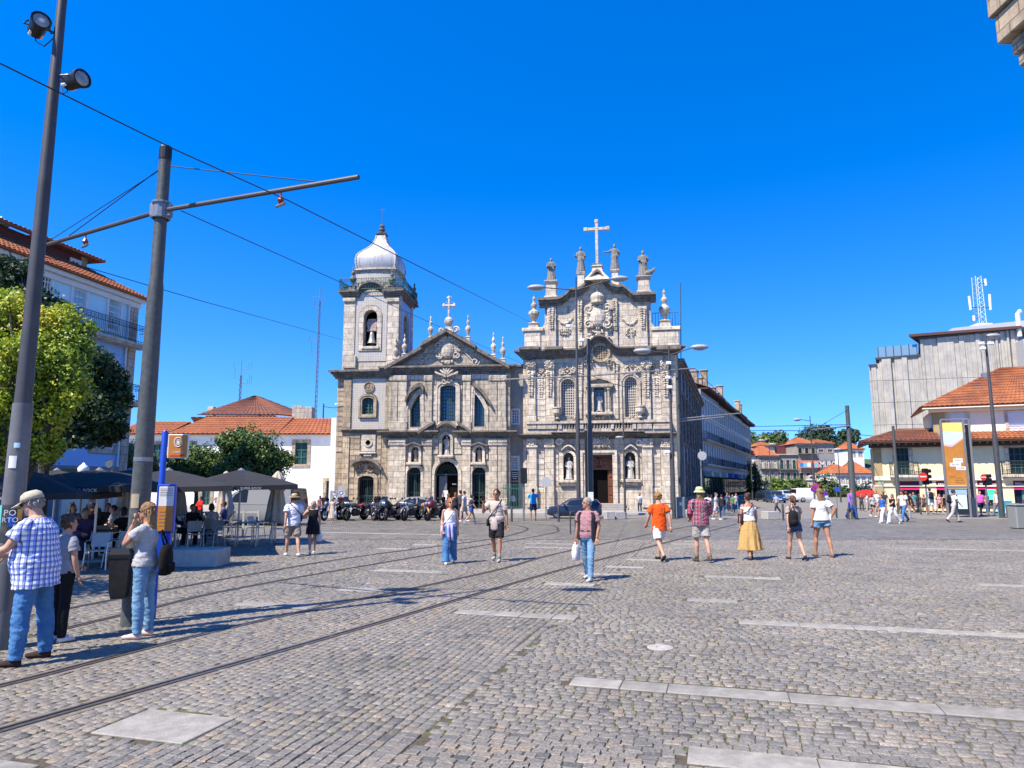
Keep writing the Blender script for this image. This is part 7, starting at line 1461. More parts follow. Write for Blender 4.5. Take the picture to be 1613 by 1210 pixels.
for px,Y,rz,c,st,lab,nm,ct in((1222,78,-95,(.03,.07,.20),HATCH,'dark blue car driving up before the garden hedge','moving_car','car'),(1207,84,-88,(.015,.02,.03),HATCH,'black car beside the garden hedge, left of the blue car','moving_car','car'),(1238,90,-85,(.42,.47,.52),HATCH,'light silver blue car behind the dark blue car','moving_car','car'),(1262,80,4,(.72,.73,.73),dict(VAN,W=1.95),'white delivery van crossing the end of the street','delivery_van','van'),(1252,95,-60,(.05,.06,.09),SEDAN,'dark saloon car half hidden by the white van','moving_car','car')):
    p=at(px+(14 if nm=='delivery_van' else 0),795,Y); cc=car(lab,(p.x,Y,.01),radians(rz),c,st,nm,ct); cc.scale=(.85,)*3
# motorcycles
def motorcycle(label,loc,rz,tank,seat=(.015,.015,.016),box=False,fair=False):
    t=T('motorcycle',label,'motorcycle',loc,rz,'motorcycles parked before the churches'); tm=mat('moto_%02d%02d%02d'%tuple(int(q*99) for q in tank),tank,rough=.25,spec=.7); dk=BLACK
    for x,r,w_ in((.72,.32,.13),(-.70,.32,.18)):
        b=MB(); b.x=Matrix.Translation((x,0,r))@Matrix.Rotation(pi/2,4,'X'); b.lathe([(r*.68,-w_/2),(r*.9,-w_/2),(r,-w_*.2),(r,w_*.2),(r*.9,w_/2),(r*.68,w_/2)],n=22,cap=False); o=smooth_by(b.build('wheel',TYRE,t)); b=MB(); b.x=Matrix.Translation((x,0,r))@Matrix.Rotation(pi/2,4,'X'); b.lathe([(r*.6,-.05),(r*.7,-.05),(r*.7,.05),(r*.6,.05),(r*.6,-.05)],n=20,cap=False); b.lathe([(0,-.07),(.06,-.07),(.06,.07),(0,.07)],n=10)
        for k in range(6): a=pi*k/3; b.tube([(0,0,0),(r*.64*cos(a),r*.64*sin(a),0)],.014,5)
        b.build('rim',RIM,o)
    b=MB()
    for y in(-.1,.1): b.tube([(.72,y,.32),(.46,y,.95)],.026,7)
    b.build('fork',CHR,t); b=MB(); b.tube([(.40,-.38,1.04),(.44,-.2,1.06),(.47,0,1.0),(.44,.2,1.06),(.40,.38,1.04)],.016,6)
    for y in(-.36,.36): b.tube([(.40,y,1.04),(.37,y*1.08,1.16)],.01,5); b.ell((.36,y*1.12,1.2),(.02,.07,.045),8,6)
    b.build('handlebar',dk,t)
    b=MB(); b.tube([(.45,0,.9),(.2,0,.62),(.15,0,.35),(-.3,0,.35),(-.35,0,.62),(.3,0,.78)],.03,6); b.tube([(-.3,.11,.4),(-.7,.11,.32)],.03,6); b.tube([(-.3,-.11,.4),(-.7,-.11,.32)],.03,6); b.tube([(-.35,0,.62),(-.85,0,.82)],.03,6); b.build('frame',dk,t)
    b=MB(); b.box(-.22,.24,-.17,.17,.28,.60,.06); b.lathe([(0,0),(.12,0),(.12,.1),(0,.1)],(.0,0,.55),10); smooth_by(b.build('engine',mat('engine_dark',(.05,.05,.052),(.12,.12,.12),10,.4,metal=.5),t),30)
    b=MB(); b.ell((.14,0,.82),(.31,.15,.14),12,8,Matrix.Rotation(-.12,3,'Y')); b.build('fuel_tank',tm,t,smooth=True)
    b=MB(); b.loft([[(x,-w_,z-.05),(x,-w_*.9,z),(x,0,z+.02),(x,w_*.9,z),(x,w_,z-.05)] for x,w_,z in((-.78,.09,.93),(-.5,.13,.88),(-.3,.14,.80),(-.08,.12,.80),(.05,.08,.82))]); b.build('seat',mat('moto_seat_%02d%02d'%(int(seat[0]*99),int(seat[1]*99)),seat,rough=.6),t,smooth=True)
    b=MB(); b.tube([(.2,-.14,.35),(.0,-.17,.24),(-.4,-.17,.27),(-.85,-.19,.42)],[.025,.03,.05,.055],8); b.build('exhaust',CHR,t,smooth=True)
    b=MB(); b.ell((.58,0,.92),(.09,.1,.1),10,8); b.build('headlight',LENS,t,smooth=True); b=MB(); b.box(-.90,-.86,-.07,.07,.72,.80,.01); b.build('tail_light',MATS['tail_red'],t); b=MB(); b.box(-.93,-.915,-.1,.1,.55,.70); b.build('number_plate',WHITE,t)
    b=MB(); b.tube([(.72+.36*cos(a),0,.32+.36*sin(a)) for a in(.3,.8,1.3,1.8,2.3)],[.05,.06,.06,.06,.05],6); b.tube([(-.70+.37*cos(a),0,.32+.37*sin(a)) for a in(.9,1.4,1.9,2.5)],[.06,.08,.08,.05],6); b.build('mudguard',tm if not fair else dk,t,smooth=True)
    if fair: b=MB(); b.loft([[(x,-w_,z0),(x-.03,-w_,z1),(x-.05,0,z1+.05),(x-.03,w_,z1),(x,w_,z0)] for x,w_,z0,z1 in((.2,.2,.6,.95),(.5,.2,.7,1.1),(.7,.08,.75,.9))]); b.build('fairing',tm,t,smooth=True); b=MB(); b.add([(.48,-.15,1.08),(.48,.15,1.08),(.36,.1,1.3),(.36,-.1,1.3)],[(0,1,2,3)]); b.build('windscreen',CGL,t)
    if box: b=MB(); b.box(-1.05,-.62,-.22,.22,.95,1.25,.06); smooth_by(b.build('top_box',mat('dark_red_box',(.10,.015,.02),rough=.35),t),30)
    b=MB(); b.tube([(-.05,.12,.3),(-.1,.3,.01)],.014,5); b.build('side_stand',dk,t); return t
for px,a,tk,st_,bx,fr,lab in((538,115,(.02,.02,.025),(.015,.015,.016),True,True,'black scooter like motorcycle with dark red top box, leftmost of the row'),(556,60,(.10,.11,.13),(.35,.02,.04),False,False,'motorcycle with bright red seat, second in the row'),(577,125,(.015,.015,.018),(.015,.015,.016),False,False,'black motorcycle right of the red seated one'),(597,118,(.07,.10,.17),(.015,.015,.016),False,True,'dark blue grey faired motorcycle in the row'),(612,60,(.012,.012,.014),(.015,.015,.016),False,True,'black faired motorcycle showing its rear wheel, mid row'),(628,112,(.012,.012,.014),(.015,.015,.016),False,False,'plain black motorcycle right of mid row'),(646,64,(.25,.25,.26),(.015,.015,.016),False,False,'grey tanked motorcycle before the silver car'),(664,115,(.60,.25,.02),(.015,.015,.016),False,False,'motorcycle with orange tank before the silver car'),(684,60,(.13,.015,.03),(.015,.015,.016),False,True,'dark red motorcycle at the right end of the row'),(518,70,(.02,.02,.02),(.015,.015,.016),False,False,'black motorcycle half hidden behind the woman in the beige dress')):
    p=G(px,820.5); motorcycle(lab,(p.x,p.y+.6,0),radians(a+180 if a>90 else a+180),tk,st_,bx,fr)
# ================= CAFE TERRACE =================
PARA=mat('black_canvas',(.022,.022,.025),(.032,.032,.036),5,.75,.1,40); BEI=mat('beige_canvas',(.58,.52,.42),(.48,.43,.35),5,.85,.2,12); ALU=mat('aluminium',(.55,.56,.57),rough=.35,metal=.7)
def parasol(label,p,ztop,zed,hw,rz=0,txt=None):
    t=T('parasol',label,'parasol',(p[0],p[1],0),rz,'black parasols over the cafe terrace'); m=MB(); m.tube([(0,0,0),(0,0,ztop)],.03,8); m.build('pole',ALU,t); m=MB(); m.box(-.3,.3,-.3,.3,0,.07,.02); m.build('base',CONC,t)
    c=[(-hw,-hw),(0,-hw*1.0),(hw,-hw),(hw,0),(hw,hw),(0,hw),(-hw,hw),(-hw,0)]; m=MB(); vs=[]; fr=(0,.12,.35,.65,1.)
    for f in fr: vs+=[(x*f,y*f,ztop-(ztop-zed)*(f**1.12)+(.05*(1-f)*f if i%2==0 else -.05*f)) for i,(x,y) in enumerate(c)]
    fs=[[k*8+i,k*8+(i+1)%8,(k+1)*8+(i+1)%8,(k+1)*8+i] for k in range(1,4) for i in range(8)]+[[0,8+i,8+(i+1)%8] for i in range(8)]
    vs+=[(x*1.005,y*1.005,zed-.15-(0 if i%2==0 else .03)) for i,(x,y) in enumerate(c)]; o=32; fs+=[[o+i,o+(i+1)%8,o+8+(i+1)%8,o+8+i] for i in range(8)]
    m.add(vs,[f[::-1] for f in fs]); cn=m.build('canopy',PARA,t); m=MB(); m.lathe([(0,.0),(.13,-.02),(.02,.06),(0,.07)],(0,0,ztop),8); m.build('cap',GALV,t)
    m=MB()
    for x,y in c: m.tube([(0,0,ztop-.12),(x*.97,y*.97,zed-.05)],.012,4); m.tube([(0,0,zed-.25),(x*.5,y*.5,(ztop+zed)/2-.1)],.010,4)
    m.build('ribs',ALU,t)
    if txt: text('valance_lettering','SUPER BOCK',.11,WHITE,cn,(.1,-hw*1.005-.012,zed-.13),ext=.001)
    return t
def place(px,py,zt): return None
for (px,Y,pyt,pye,hw,rz,lab) in((266,20.5,730,765,1.75,.35,'black parasol right behind the blue stop post'),(380,24,733,763,1.55,.5,'rightmost black parasol before the grey van'),(157,18.5,737,764,1.9,.3,'black parasol behind the thick tram pole, with dusty top'),(30,17,748,776,1.8,.25,'black parasol at the left edge behind the lamp pole'),(205,23,741,764,1.6,.4,'black parasol at the back between the front two'),(90,23,745,768,1.5,.3,'dark parasol at the back left of the terrace')):
    p=at(px,740,Y); zt=p.z; ze=at(px,pye,Y-hw).z; parasol(lab,p,zt,ze,hw,rz,True)
def closed(label,px,top,bot,Y):
    p=at(px,700,Y); z1=at(px,top,Y).z; z0=max(.5,at(px,bot,Y).z); t=T('closed_parasol',label,'parasol',(p.x,Y,0),0,'folded beige parasols'); m=MB(); m.tube([(0,0,0),(0,0,z1)],.03,6); m.build('pole',ALU,t); m=MB(); h=z1-z0; rg=[]
    for f,r in((0,.34),(.12,.31),(.4,.25),(.6,.19),(.62,.24),(.85,.22),(.97,.07),(1,.02)): rg.append([(r*(1+.18*cos(8*a))*cos(a),r*(1+.18*cos(8*a))*sin(a),z0+h*f) for a in [2*pi*k/32 for k in range(32)]])
    m.loft(rg); m.build('canvas',BEI,t,smooth=True); m=MB(); m.box(-.25,.25,-.25,.25,0,.08,.02); m.build('base',CONC,t)
closed('folded beige parasol behind the man in the straw hat',440,742,822,24.5); closed('folded beige parasol left of the grey van',359,742,815,27); closed('folded beige parasol just right of the blue stop post',284,742,812,24); closed('folded beige parasol behind the woman with the backpack',205,765,812,22)
# tables and chairs
CHW=mat('chair_white_grey',(.58,.59,.58),(.5,.51,.51),6,.45); WICK=mat('table_wood',(.22,.11,.06),(.14,.07,.04),5,.5)
PROTO={}
def cafe_chair(label,x,y,rz):
    if 'c' not in PROTO:
        t=T('cafe_chair',label,'chair',(x,y,0),rz,'white cafe chairs'); m=MB(); m.loft([[(a,-.2,.44),(a,-.1,.45),(a,.15,.44),(a,.21,.43),(a,.21,.415),(a,-.2,.42)] for a in(-.21,.21)]); m.build('seat',CHW,t); m=MB(); m.loft([[(a,.20+.02*abs(a)*-4,.50),(a,.25-.08*abs(a)*2,.68),(a,.29-.1*abs(a)*2,.82),(a,.305-.1*abs(a)*2,.82),(a,.265-.08*abs(a)*2,.68),(a,.215,.50)] for a in(-.2,-.1,0,.1,.2)]); m.build('backrest',CHW,t)
        for sx in(-1,1):
            m=MB(); m.tube([(sx*.24,-.26,0),(sx*.22,-.2,.43),(sx*.24,-.16,.62),(sx*.25,0,.66),(sx*.23,.18,.64),(sx*.21,.26,.80)],.014,6); m.build('leg',ALU,t); m=MB(); m.tube([(sx*.25,.30,0),(sx*.215,.2,.44)],.014,6); m.build('leg',ALU,t)
        PROTO['c']=t; return t
    t=copy_tree(PROTO['c']); t.location=(x,y,0); t.rotation_euler=(0,0,rz); t['label']=label; return t
def cafe_table(label,x,y,rz,top=None):
    k='t'+('w' if top else 'g')
    if k not in PROTO:
        t=T('cafe_table',label,'table',(x,y,0),rz,'cafe tables'); m=MB(); m.box(-.36,.36,-.36,.36,.72,.75,.01); m.build('tabletop',top or GALV,t)
        for a,b in((-1,-1),(1,-1),(1,1),(-1,1)): m=MB(); m.tube([(a*.31,b*.31,0),(a*.31,b*.31,.72)],.02,6); m.build('leg',ALU,t)
        PROTO[k]=t; return t
    t=copy_tree(PROTO[k]); t.location=(x,y,0); t.rotation_euler=(0,0,rz); t['label']=label; return t
for px,py,rz,lab in((152,897,.3,'white cafe chair facing the wooden table behind the girl'),(186,893,-.2,'white cafe chair beside the black litter bin'),(306,864,.5,'white cafe chair with curved arms just behind the stone bench'),(334,862,-.3,'white cafe chair right behind the corner of the stone bench'),(352,845,2.6,'white cafe chair turned away beside the man in blue'),(262,868,.4,'white cafe chair by the blue stop post'),(402,850,1.4,'chair tucked at the empty table left of the van wheel'),(436,853,-1.3,'chair at the right end of the empty tables'),(118,880,.1,'white cafe chair left of the wooden table')):
    p=G(px,py); cafe_chair(lab,p.x,p.y,rz)
for px,py,rz,tw,lab in((160,880,.2,1,'wooden topped cafe table behind the white chairs'),(132,870,.2,1,'second wooden topped cafe table further left'),(195,868,.15,1,'wooden cafe table behind the litter bin'),(282,858,.2,0,'grey cafe table crowded with glasses'),(312,850,.2,0,'grey cafe table with bottles before the woman in white'),(388,860,.25,0,'empty grey cafe table by the parasol pole'),(413,857,.25,0,'empty grey cafe table before the grey van')):
    p=G(px,py); cafe_table(lab,p.x,p.y,rz,WICK if tw else None)
    if px in(282,312,132,195,413):
        for k in range(4 if px!=413 else 1):
            x=p.x+R.uniform(-.28,.28); y=p.y+R.uniform(-.28,.28); m=MB(); gl=k%2==0; m.lathe([(0,0),(.03,0),(.035,.1),(.035,.14),(0,.14)] if gl else [(0,0),(.03,0),(.03,.13),(.012,.18),(.012,.23),(0,.23)],n=8); o=m.build('drinking_glass' if gl else 'bottle',[LENS,mat('beer_brown',(.10,.04,.01),rough=.2),mat('napkin_white',(.8,.8,.8))][k%3]); o.location=(x,y,.752); tag(o,['tumbler','beer bottle','small white cup','water bottle'][k]+' on the '+lab,'glass' if gl else 'bottle')
# stone bench
a=G(262,894); b=G(341,894); c=G(361,888); d=b-a; m=MB(); h=polez(300,866,a.y); rz=atan2(d.y,d.x); m.box(-1.2,d.length,0,(c-b).length*1.0,0,h,.02); o=m.build('stone_bench',CONC); o.location=a; o.rotation_euler=(0,0,rz); tag(o,'long grey stone block bench in dappled shade before the cafe chairs','bench')
# low barrier by the van, globe lamp
p=at(374,815,27); t=T('low_fence','white low terrace railing before the grey van','fence',(p.x,27,0)); 
for k in range(4): m=MB(); m.box(-.9+k*.55,-.83+k*.55,-.03,.03,0,1.0); m.build('post',CHW,t)
m=MB(); m.box(-.93,.85,-.02,.02,.9,.96); m.box(-.93,.85,-.02,.02,.35,.4); m.build('rail',CHW,t)
p=at(131,742,26); t=T('globe_lamp','white lantern style lamp before the green shop front','lamp',(p.x,26,0)); z=at(131,742,26).z; m=MB(); m.tube([(0,0,0),(0,0,z-.15)],.04,8); m.build('pole',STEEL,t); m=MB(); m.lathe([(0,-.16),(.1,-.16),(.17,-.02),(.19,.1),(.13,.18),(.06,.24),(.02,.3),(0,.3)],(0,0,z),14); m.build('lantern',mat('opal_glass',(.78,.80,.82),rough=.3),t,smooth=True)
p=at(172,765,25); sign_post('blue grey round sign back above the dusty parasol',(172,800),(172,725),(('disc',172,731,6,mat('sign_slate_blue',(.10,.14,.18))),),Y=27)
# red cafe umbrella far right
p=at(1365,775,58); t=T('red_parasol','red cafe parasol beyond the bank corner','parasol',(p.x,58,0)); z1=at(1365,771,58).z; m=MB(); m.tube([(0,0,0),(0,0,z1)],.03,6); m.build('pole',ALU,t); m=MB(); m.lathe([(1.35,z1-.55),(1.3,z1-.35),(.7,z1-.15),(0,z1+.02)],n=8); m.build('canopy',mat('red_canvas',(.55,.02,.02),rough=.7),t)
# ================= PEOPLE =================
XTRA={}
SK={'l':mat('skin_light',(.62,.36,.25),(.55,.30,.20),9,.55),'m':mat('skin_tan',(.50,.26,.16),(.43,.21,.125),9,.55),'d':mat('skin_brown',(.26,.13,.08),rough=.55)}
def cl(c,ov=None):
    c2=tuple(x*.78 for x in c); return mat('cloth_%03d_%03d_%03d'%tuple(int(x*999) for x in c),c,c2,14,.9,.35,55,spec=.2)
def hairm(c): return mat('hair_%03d_%03d_%03d'%tuple(int(x*999) for x in c),c,tuple(x*.5 for x in c),38,.6,.6,60)
def plaid(name,base,sp):
    if name in MATS: return MATS[name]
    m=mat(name,base,rough=.9); N,L,P=nodes(m); tc=N.new('ShaderNodeTexCoord'); s_=N.new('ShaderNodeSeparateXYZ'); L.new(tc.outputs['Object'],s_.inputs[0]); at2=N.new('ShaderNodeMath'); at2.operation='ARCTAN2'; L.new(s_.outputs[1],at2.inputs[0]); L.new(s_.outputs[0],at2.inputs[1]); mu=N.new('ShaderNodeMath'); mu.operation='MULTIPLY'; mu.inputs[1].default_value=.24; L.new(at2.outputs[0],mu.inputs[0])
    last=None
    for (ax,per,ph,wd,c,a) in sp:
        src=mu.outputs[0] if ax=='u' else s_.outputs[2]; d=N.new('ShaderNodeMath'); d.operation='MULTIPLY_ADD'; d.inputs[1].default_value=1/per; d.inputs[2].default_value=ph+20; L.new(src,d.inputs[0]); f=N.new('ShaderNodeMath'); f.operation='FRACT'; L.new(d.outputs[0],f.inputs[0]); l=N.new('ShaderNodeMath'); l.operation='LESS_THAN'; l.inputs[1].default_value=wd; L.new(f.outputs[0],l.inputs[0]); k=N.new('ShaderNodeMath'); k.operation='MULTIPLY'; k.inputs[1].default_value=a; L.new(l.outputs[0],k.inputs[0]); x=N.new('ShaderNodeMixRGB'); x.inputs[2].default_value=(*c,1); L.new(k.outputs[0],x.inputs[0])
        if last: L.new(last,x.inputs[1])
        else: x.inputs[1].default_value=(*base,1)
        last=x.outputs[0]
    L.new(last,P.inputs['Base Color']); return m
def dirv(a,b,side): a=radians(a);b=radians(b); return Vector((side*sin(b),-sin(a)*cos(b),-cos(a)*cos(b)))
POSE={'stand':dict(L=(3,4,0),R=(-3,4,-2),aL=(2,9,12,4),aR=(2,9,12,4)),
 'walk':dict(L=(24,1,12),R=(-16,1,-42),aL=(-22,9,-8,5),aR=(20,9,34,2)),'walk2':dict(R=(24,1,12),L=(-16,1,-42),aR=(-22,9,-8,5),aL=(20,9,34,2)),
 'step':dict(L=(16,2,6),R=(-14,2,-20),aL=(-10,10,4,5),aR=(12,10,25,2)),'step2':dict(R=(16,2,6),L=(-14,2,-20),aR=(-10,10,4,5),aL=(12,10,25,2)),
 'phone':dict(L=(4,4,0),R=(-4,5,-3),aL=(24,10,85,-22),aR=(24,10,85,-22)),'sit':dict(L=(84,8,4),R=(80,8,-6),aL=(25,12,80,-15),aR=(30,12,75,-20)),
 'sit2':dict(L=(84,8,4),R=(82,6,0),aL=(40,14,110,-25),aR=(20,10,70,-15))}
class Person:
    def __init__(s,label,pos,rot,h,pose,look,vox=.02,group=None):
        k=look; s.s=h/1.75; s.t=T('person',label,'person',(pos[0],pos[1],pos[2] if len(pos)>2 else 0),radians(rot),group); s.X=Matrix.Scale(s.s,4); s.vox=vox*max(.8,s.s)
        p=dict(POSE[pose]) if isinstance(pose,str) else dict(POSE[pose[0]],**pose[1]); f=k.get('sex','m')=='f'; g=k.get('g',1.)
        LG_=(.43,.42); P0=Vector((0,0,.95)); J={}
        for sd,nm in((1,'L'),(-1,'R')):
            a,b,a2=p[nm]; hp=P0+Vector((sd*.09*g**.5,0,-.04)); kn=hp+dirv(a,b,sd)*LG_[0]; an=kn+dirv(a2,b*.4,sd)*LG_[1]; J[nm]=(hp,kn,an,a2)
        low=min((J[n][2].z-(.075 if J[n][3]>-25 else .13)) for n in'LR'); sh=Vector((0,0,-low)); P0=P0+sh
        for n in'LR': J[n]=tuple(q+sh if isinstance(q,Vector) else q for q in J[n])
        ln=radians(p.get('lean',0)+ (4 if pose in('walk','walk2') else 0)); ax=Vector((0,-sin(ln),cos(ln))); s.P0=P0; s.ax=ax; s.J=J; RX=Matrix.Rotation(ln,3,'X')
        sw=(.165 if f else .188)*g**.4; C_=lambda q:P0+ax*q
        s.neck=C_(.53); HR=Matrix.Rotation(radians(p.get('yaw',0)),3,'Z')@Matrix.Rotation(radians(p.get('pitch',0))+ln*.5,3,'X'); s.HR=HR; s.hc=s.neck+HR@Vector((0,-.02,.145))
        hd=lambda v:s.hc+HR@Vector(v)
        ar={}
        for sd,nm in((1,'aL'),(-1,'aR')):
            a,b,a2,b2=p[nm]; so_=C_(.455)+Vector((sd*sw,0,0)); el=so_+dirv(a,b,sd)*.285; wr=el+dirv(a2,b2,sd)*.25; ar[nm]=(so_,el,wr,dirv(a2,b2,sd),sd)
        s.ar=ar
        # torso rings
        if f: tor=[(-.10,.15,.115),(-.02,.172,.125),(.06,.16,.115),(.2,.125,.095),(.33,.145,.115),(.40,.155,.10),(.46,.145,.08),(.505,.085,.06),(.53,.05,.05)]
        else: tor=[(-.10,.145,.11),(-.02,.16,.115),(.06,.158,.112),(.2,.148,.105),(.33,.168,.115),(.40,.178,.11),(.46,.165,.09),(.505,.10,.066),(.53,.055,.055)]
        if k.get('belly'): tor=[(a,b*(1.0+.26*max(0,1-abs(a-.13)/.3)),c*(1+k['belly']*max(0,1-abs(a-.14)/.32))) for a,b,c in tor]
        def ring(q,rx,ry,n=20,off=0,fold=0,ph=0):
            c=C_(q); by=-(k.get('belly',0))*.05*max(0,1-abs(q-.14)/.3)
            return [tuple(c+RX@Vector((rx*cos(2*pi*i/n)*(1+fold*sin(8*2*pi*i/n+ph)),ry*sin(2*pi*i/n)*(1+fold*sin(8*2*pi*i/n+ph))+by,0))) for i in range(n)]
        s.mb=lambda:(lambda m:(setattr(m,'x',s.X),m)[1])(MB())
        b=s.mb(); b.loft([ring(q,rx*g*.97,ry*g*.97) for q,rx,ry in tor])
        nr=.052 if f else .062; b.tube([C_(.49),hd((0,.01,-.06))],[nr*1.15,nr],10); b.ell(C_(.49),(.09,.06,.05),10,6)
        b.ell(hd((0,.008,.022)),(.076,.096,.098),14,10,HR); b.ell(hd((0,-.022,-.045)),(.061,.072,.075),12,8,HR); b.ell(hd((0,-.062,-.098)),(.033,.032,.026),8,6,HR); b.ell(hd((0,-.100,-.02)),(.014,.022,.024),8,6,HR); b.ell(hd((0,-.092,.008)),(.011,.016,.03),6,5,HR); b.ell(hd((0,-.083,-.068)),(.026,.016,.014),8,5,HR)
        for sd in(-1,1): b.ell(hd((sd*.077,.012,-.01)),(.013,.02,.032),8,6,HR)
        for sd,nm in((1,'L'),(-1,'R')):
            hp,kn,an,a2=J[nm]; q=(.082 if not f else .088)*g**.5; b.tube([hp+Vector((0,0,.03)),hp.lerp(kn,.35),kn.lerp(hp,.08),kn+Vector((0,-.005,0))],[q,q*.92,.058,.056],12); b.ell(kn,(.055,.055,.06),10,7); b.tube([kn,kn.lerp(an,.3)+Vector((0,.012,0)),kn.lerp(an,.72),an],[.053,.056,.042,.036],12); b.ell(an,(.038,.042,.042),8,6)
        ex=s.mb()
        for nm in('aL','aR'):
            so_,el,wr,d,sd=ar[nm]; q=.052 if not f else .044; b.ell(so_-Vector((sd*.012,0,.004)),(.052,.052,.05),10,7); b.tube([so_,so_.lerp(el,.45),el],[q*1.08,q,.040],10); b.ell(el,(.041,.041,.041),8,6); b.tube([el,el.lerp(wr,.3),wr],[.040,.041,.027],10)
            w_=d.cross(Vector((0,-1,0.2))); w_=w_.normalized() if w_.length>.1 else Vector((1,0,0)); c_=w_.cross(d).normalized()
            if c_.dot(Vector((-sd,-.4,0)))<0: c_=-c_
            Rm=Matrix((c_,w_,d)).transposed(); b.ell(wr+d*.05,(.021,.042,.056),10,7,Rm)
            for i,(o_,l) in enumerate(((-.030,.066),(-.010,.076),(.010,.072),(.030,.056))):
                r0=wr+d*.085+w_*o_; cu=k.get('curl',.45); e1=r0+(d*.8+c_*cu*.5).normalized()*l*.55; e2=e1+(d*(.75-cu*.6)+c_*cu*1.1).normalized()*l*.5; ex.tube([r0,e1,e2],[.0105,.0095,.0075],6)
            sdw=1 if w_.dot(Vector((0,-1,0)))>0 else -1; th=wr+d*.025+w_*sdw*.032; ex.tube([th,th+(d*.6+w_*sdw*.6+c_*.3)*.045,th+(d*1.1+w_*sdw*.55+c_*.6)*.068],[.013,.011,.009],6)
        o=b.build('body',SK[k.get('skin','l')],s.t); REM.append((o,s.vox*.8,2)); XTRA[o.name]=ex
        if vox<.023:   # eyes with brows, mouth
            for sd in(-1,1): e=s.mb(); e.ell(hd((sd*.03,-.087,.006)),(.011,.009,.007),8,5,HR); e.build('eye',mat('eye_dark',(.03,.02,.015),rough=.3),s.t); e=s.mb(); e.ell(hd((sd*.031,-.089,.03)),(.017,.007,.004),6,4,HR); e.build('eyebrow',MATS['eye_dark'],s.t)
            e=s.mb(); e.ell(hd((0,-.098,-.062)),(.021,.006,.006),8,5,HR); e.build('mouth',mat('lip',(.35,.12,.09),rough=.5),s.t)
        if k.get('glasses'):
            e=s.mb()
            for sd in(-1,1): e.ell(hd((sd*.031,-.094,.006)),(.027,.012,.019),10,6,HR); e.tube([hd((sd*.055,-.085,.01)),hd((sd*.078,.0,.012))],.004,5)
            e.build('sunglasses',BLACK,s.t)
        # clothes
        tk=k.get('top')
        if tk:
            kind,c=tk[0],tk[1]; m=c if not isinstance(c,tuple) else cl(c); hem=tk[2] if len(tk)>2 else -.08; loose=tk[3] if len(tk)>3 else .016; b=s.mb(); rg=[]
            tq=[(q,rx*g,ry*g) for q,rx,ry in tor]; 
            def rad(q):
                for i in range(len(tq)-1):
                    if tq[i][0]<=q<=tq[i+1][0]: u=(q-tq[i][0])/(tq[i+1][0]-tq[i][0]); return tq[i][1]*(1-u)+tq[i+1][1]*u,tq[i][2]*(1-u)+tq[i+1][2]*u
                return tq[0][1:] if q<tq[0][0] else tq[-1][1:]
            topq={'off':.425,'tank':.45}.get(kind,.505)
            for i in range(14):
                q=hem+(topq-hem)*i/13; rx,ry=rad(q); l=loose*(1.7-1.1*i/13); 
                if q<.2: r2=rad(.33); rx=max(rx,r2[0]*.94*(.9 if f else 1)); ry=max(ry,r2[1]*.9*(.85 if f else 1))
                rg.append(ring(q,rx+l,ry+l,28,0,.018*(1-i/13),i*.7))
            b.loft(rg); sl={'tee':.62,'long':1.,'sleeveless':0,'tank':0,'shirt':.68,'off':.3,'poloshirt':.6}.get(kind,.6)
            for nm in('aL','aR'):
                so_,el,wr,d,sd=ar[nm]; qq=(.058 if not f else .051)*1.0
                if sl==0:
                    if kind=='sleeveless': b.ell(so_-Vector((sd*.03,0,0)),(.045,.06,.06),10,7)
                    continue
                if kind=='off': b.tube([so_-Vector((sd*.03,0,.05)),so_.lerp(el,.35)],[.07,.065],12); continue
                b.ell(so_-Vector((sd*.012,0,.006)),(.064,.064,.062) if not f else (.06,.06,.058),12,8); lo=loose*.7
                if sl<1: b.tube([so_-Vector((sd*.03,0,-.004)),so_.lerp(el,.12),so_.lerp(el,sl*.5),so_.lerp(el,sl*.95)],[qq,qq+.006+lo*.6,qq+.008+lo,qq+.012+lo*1.3],14)
                else: b.tube([so_,so_.lerp(el,.5),el],[qq+.008+lo,qq+.006+lo,.048+lo],12); b.ell(el,(.052+lo,.052+lo,.05),10,7); b.tube([el,el.lerp(wr,.4),wr],[.048+lo,.048+lo,.036+lo*.6],12)
            if kind in('shirt','poloshirt','long'): b.tube([C_(.50)+Vector((.07*cos(t),.062*sin(t)-.012,.012+.012*sin(t))) for t in [2*pi*i/14 for i in range(15)]],.014,6)
            o=b.build({'tee':'t_shirt','long':'jacket' if k.get('jacket') else 'long_sleeved_shirt','shirt':'shirt','poloshirt':'polo_shirt'}.get(kind,'top'),m,s.t); REM.append((o,s.vox*.85,1))
        bk=k.get('bot')
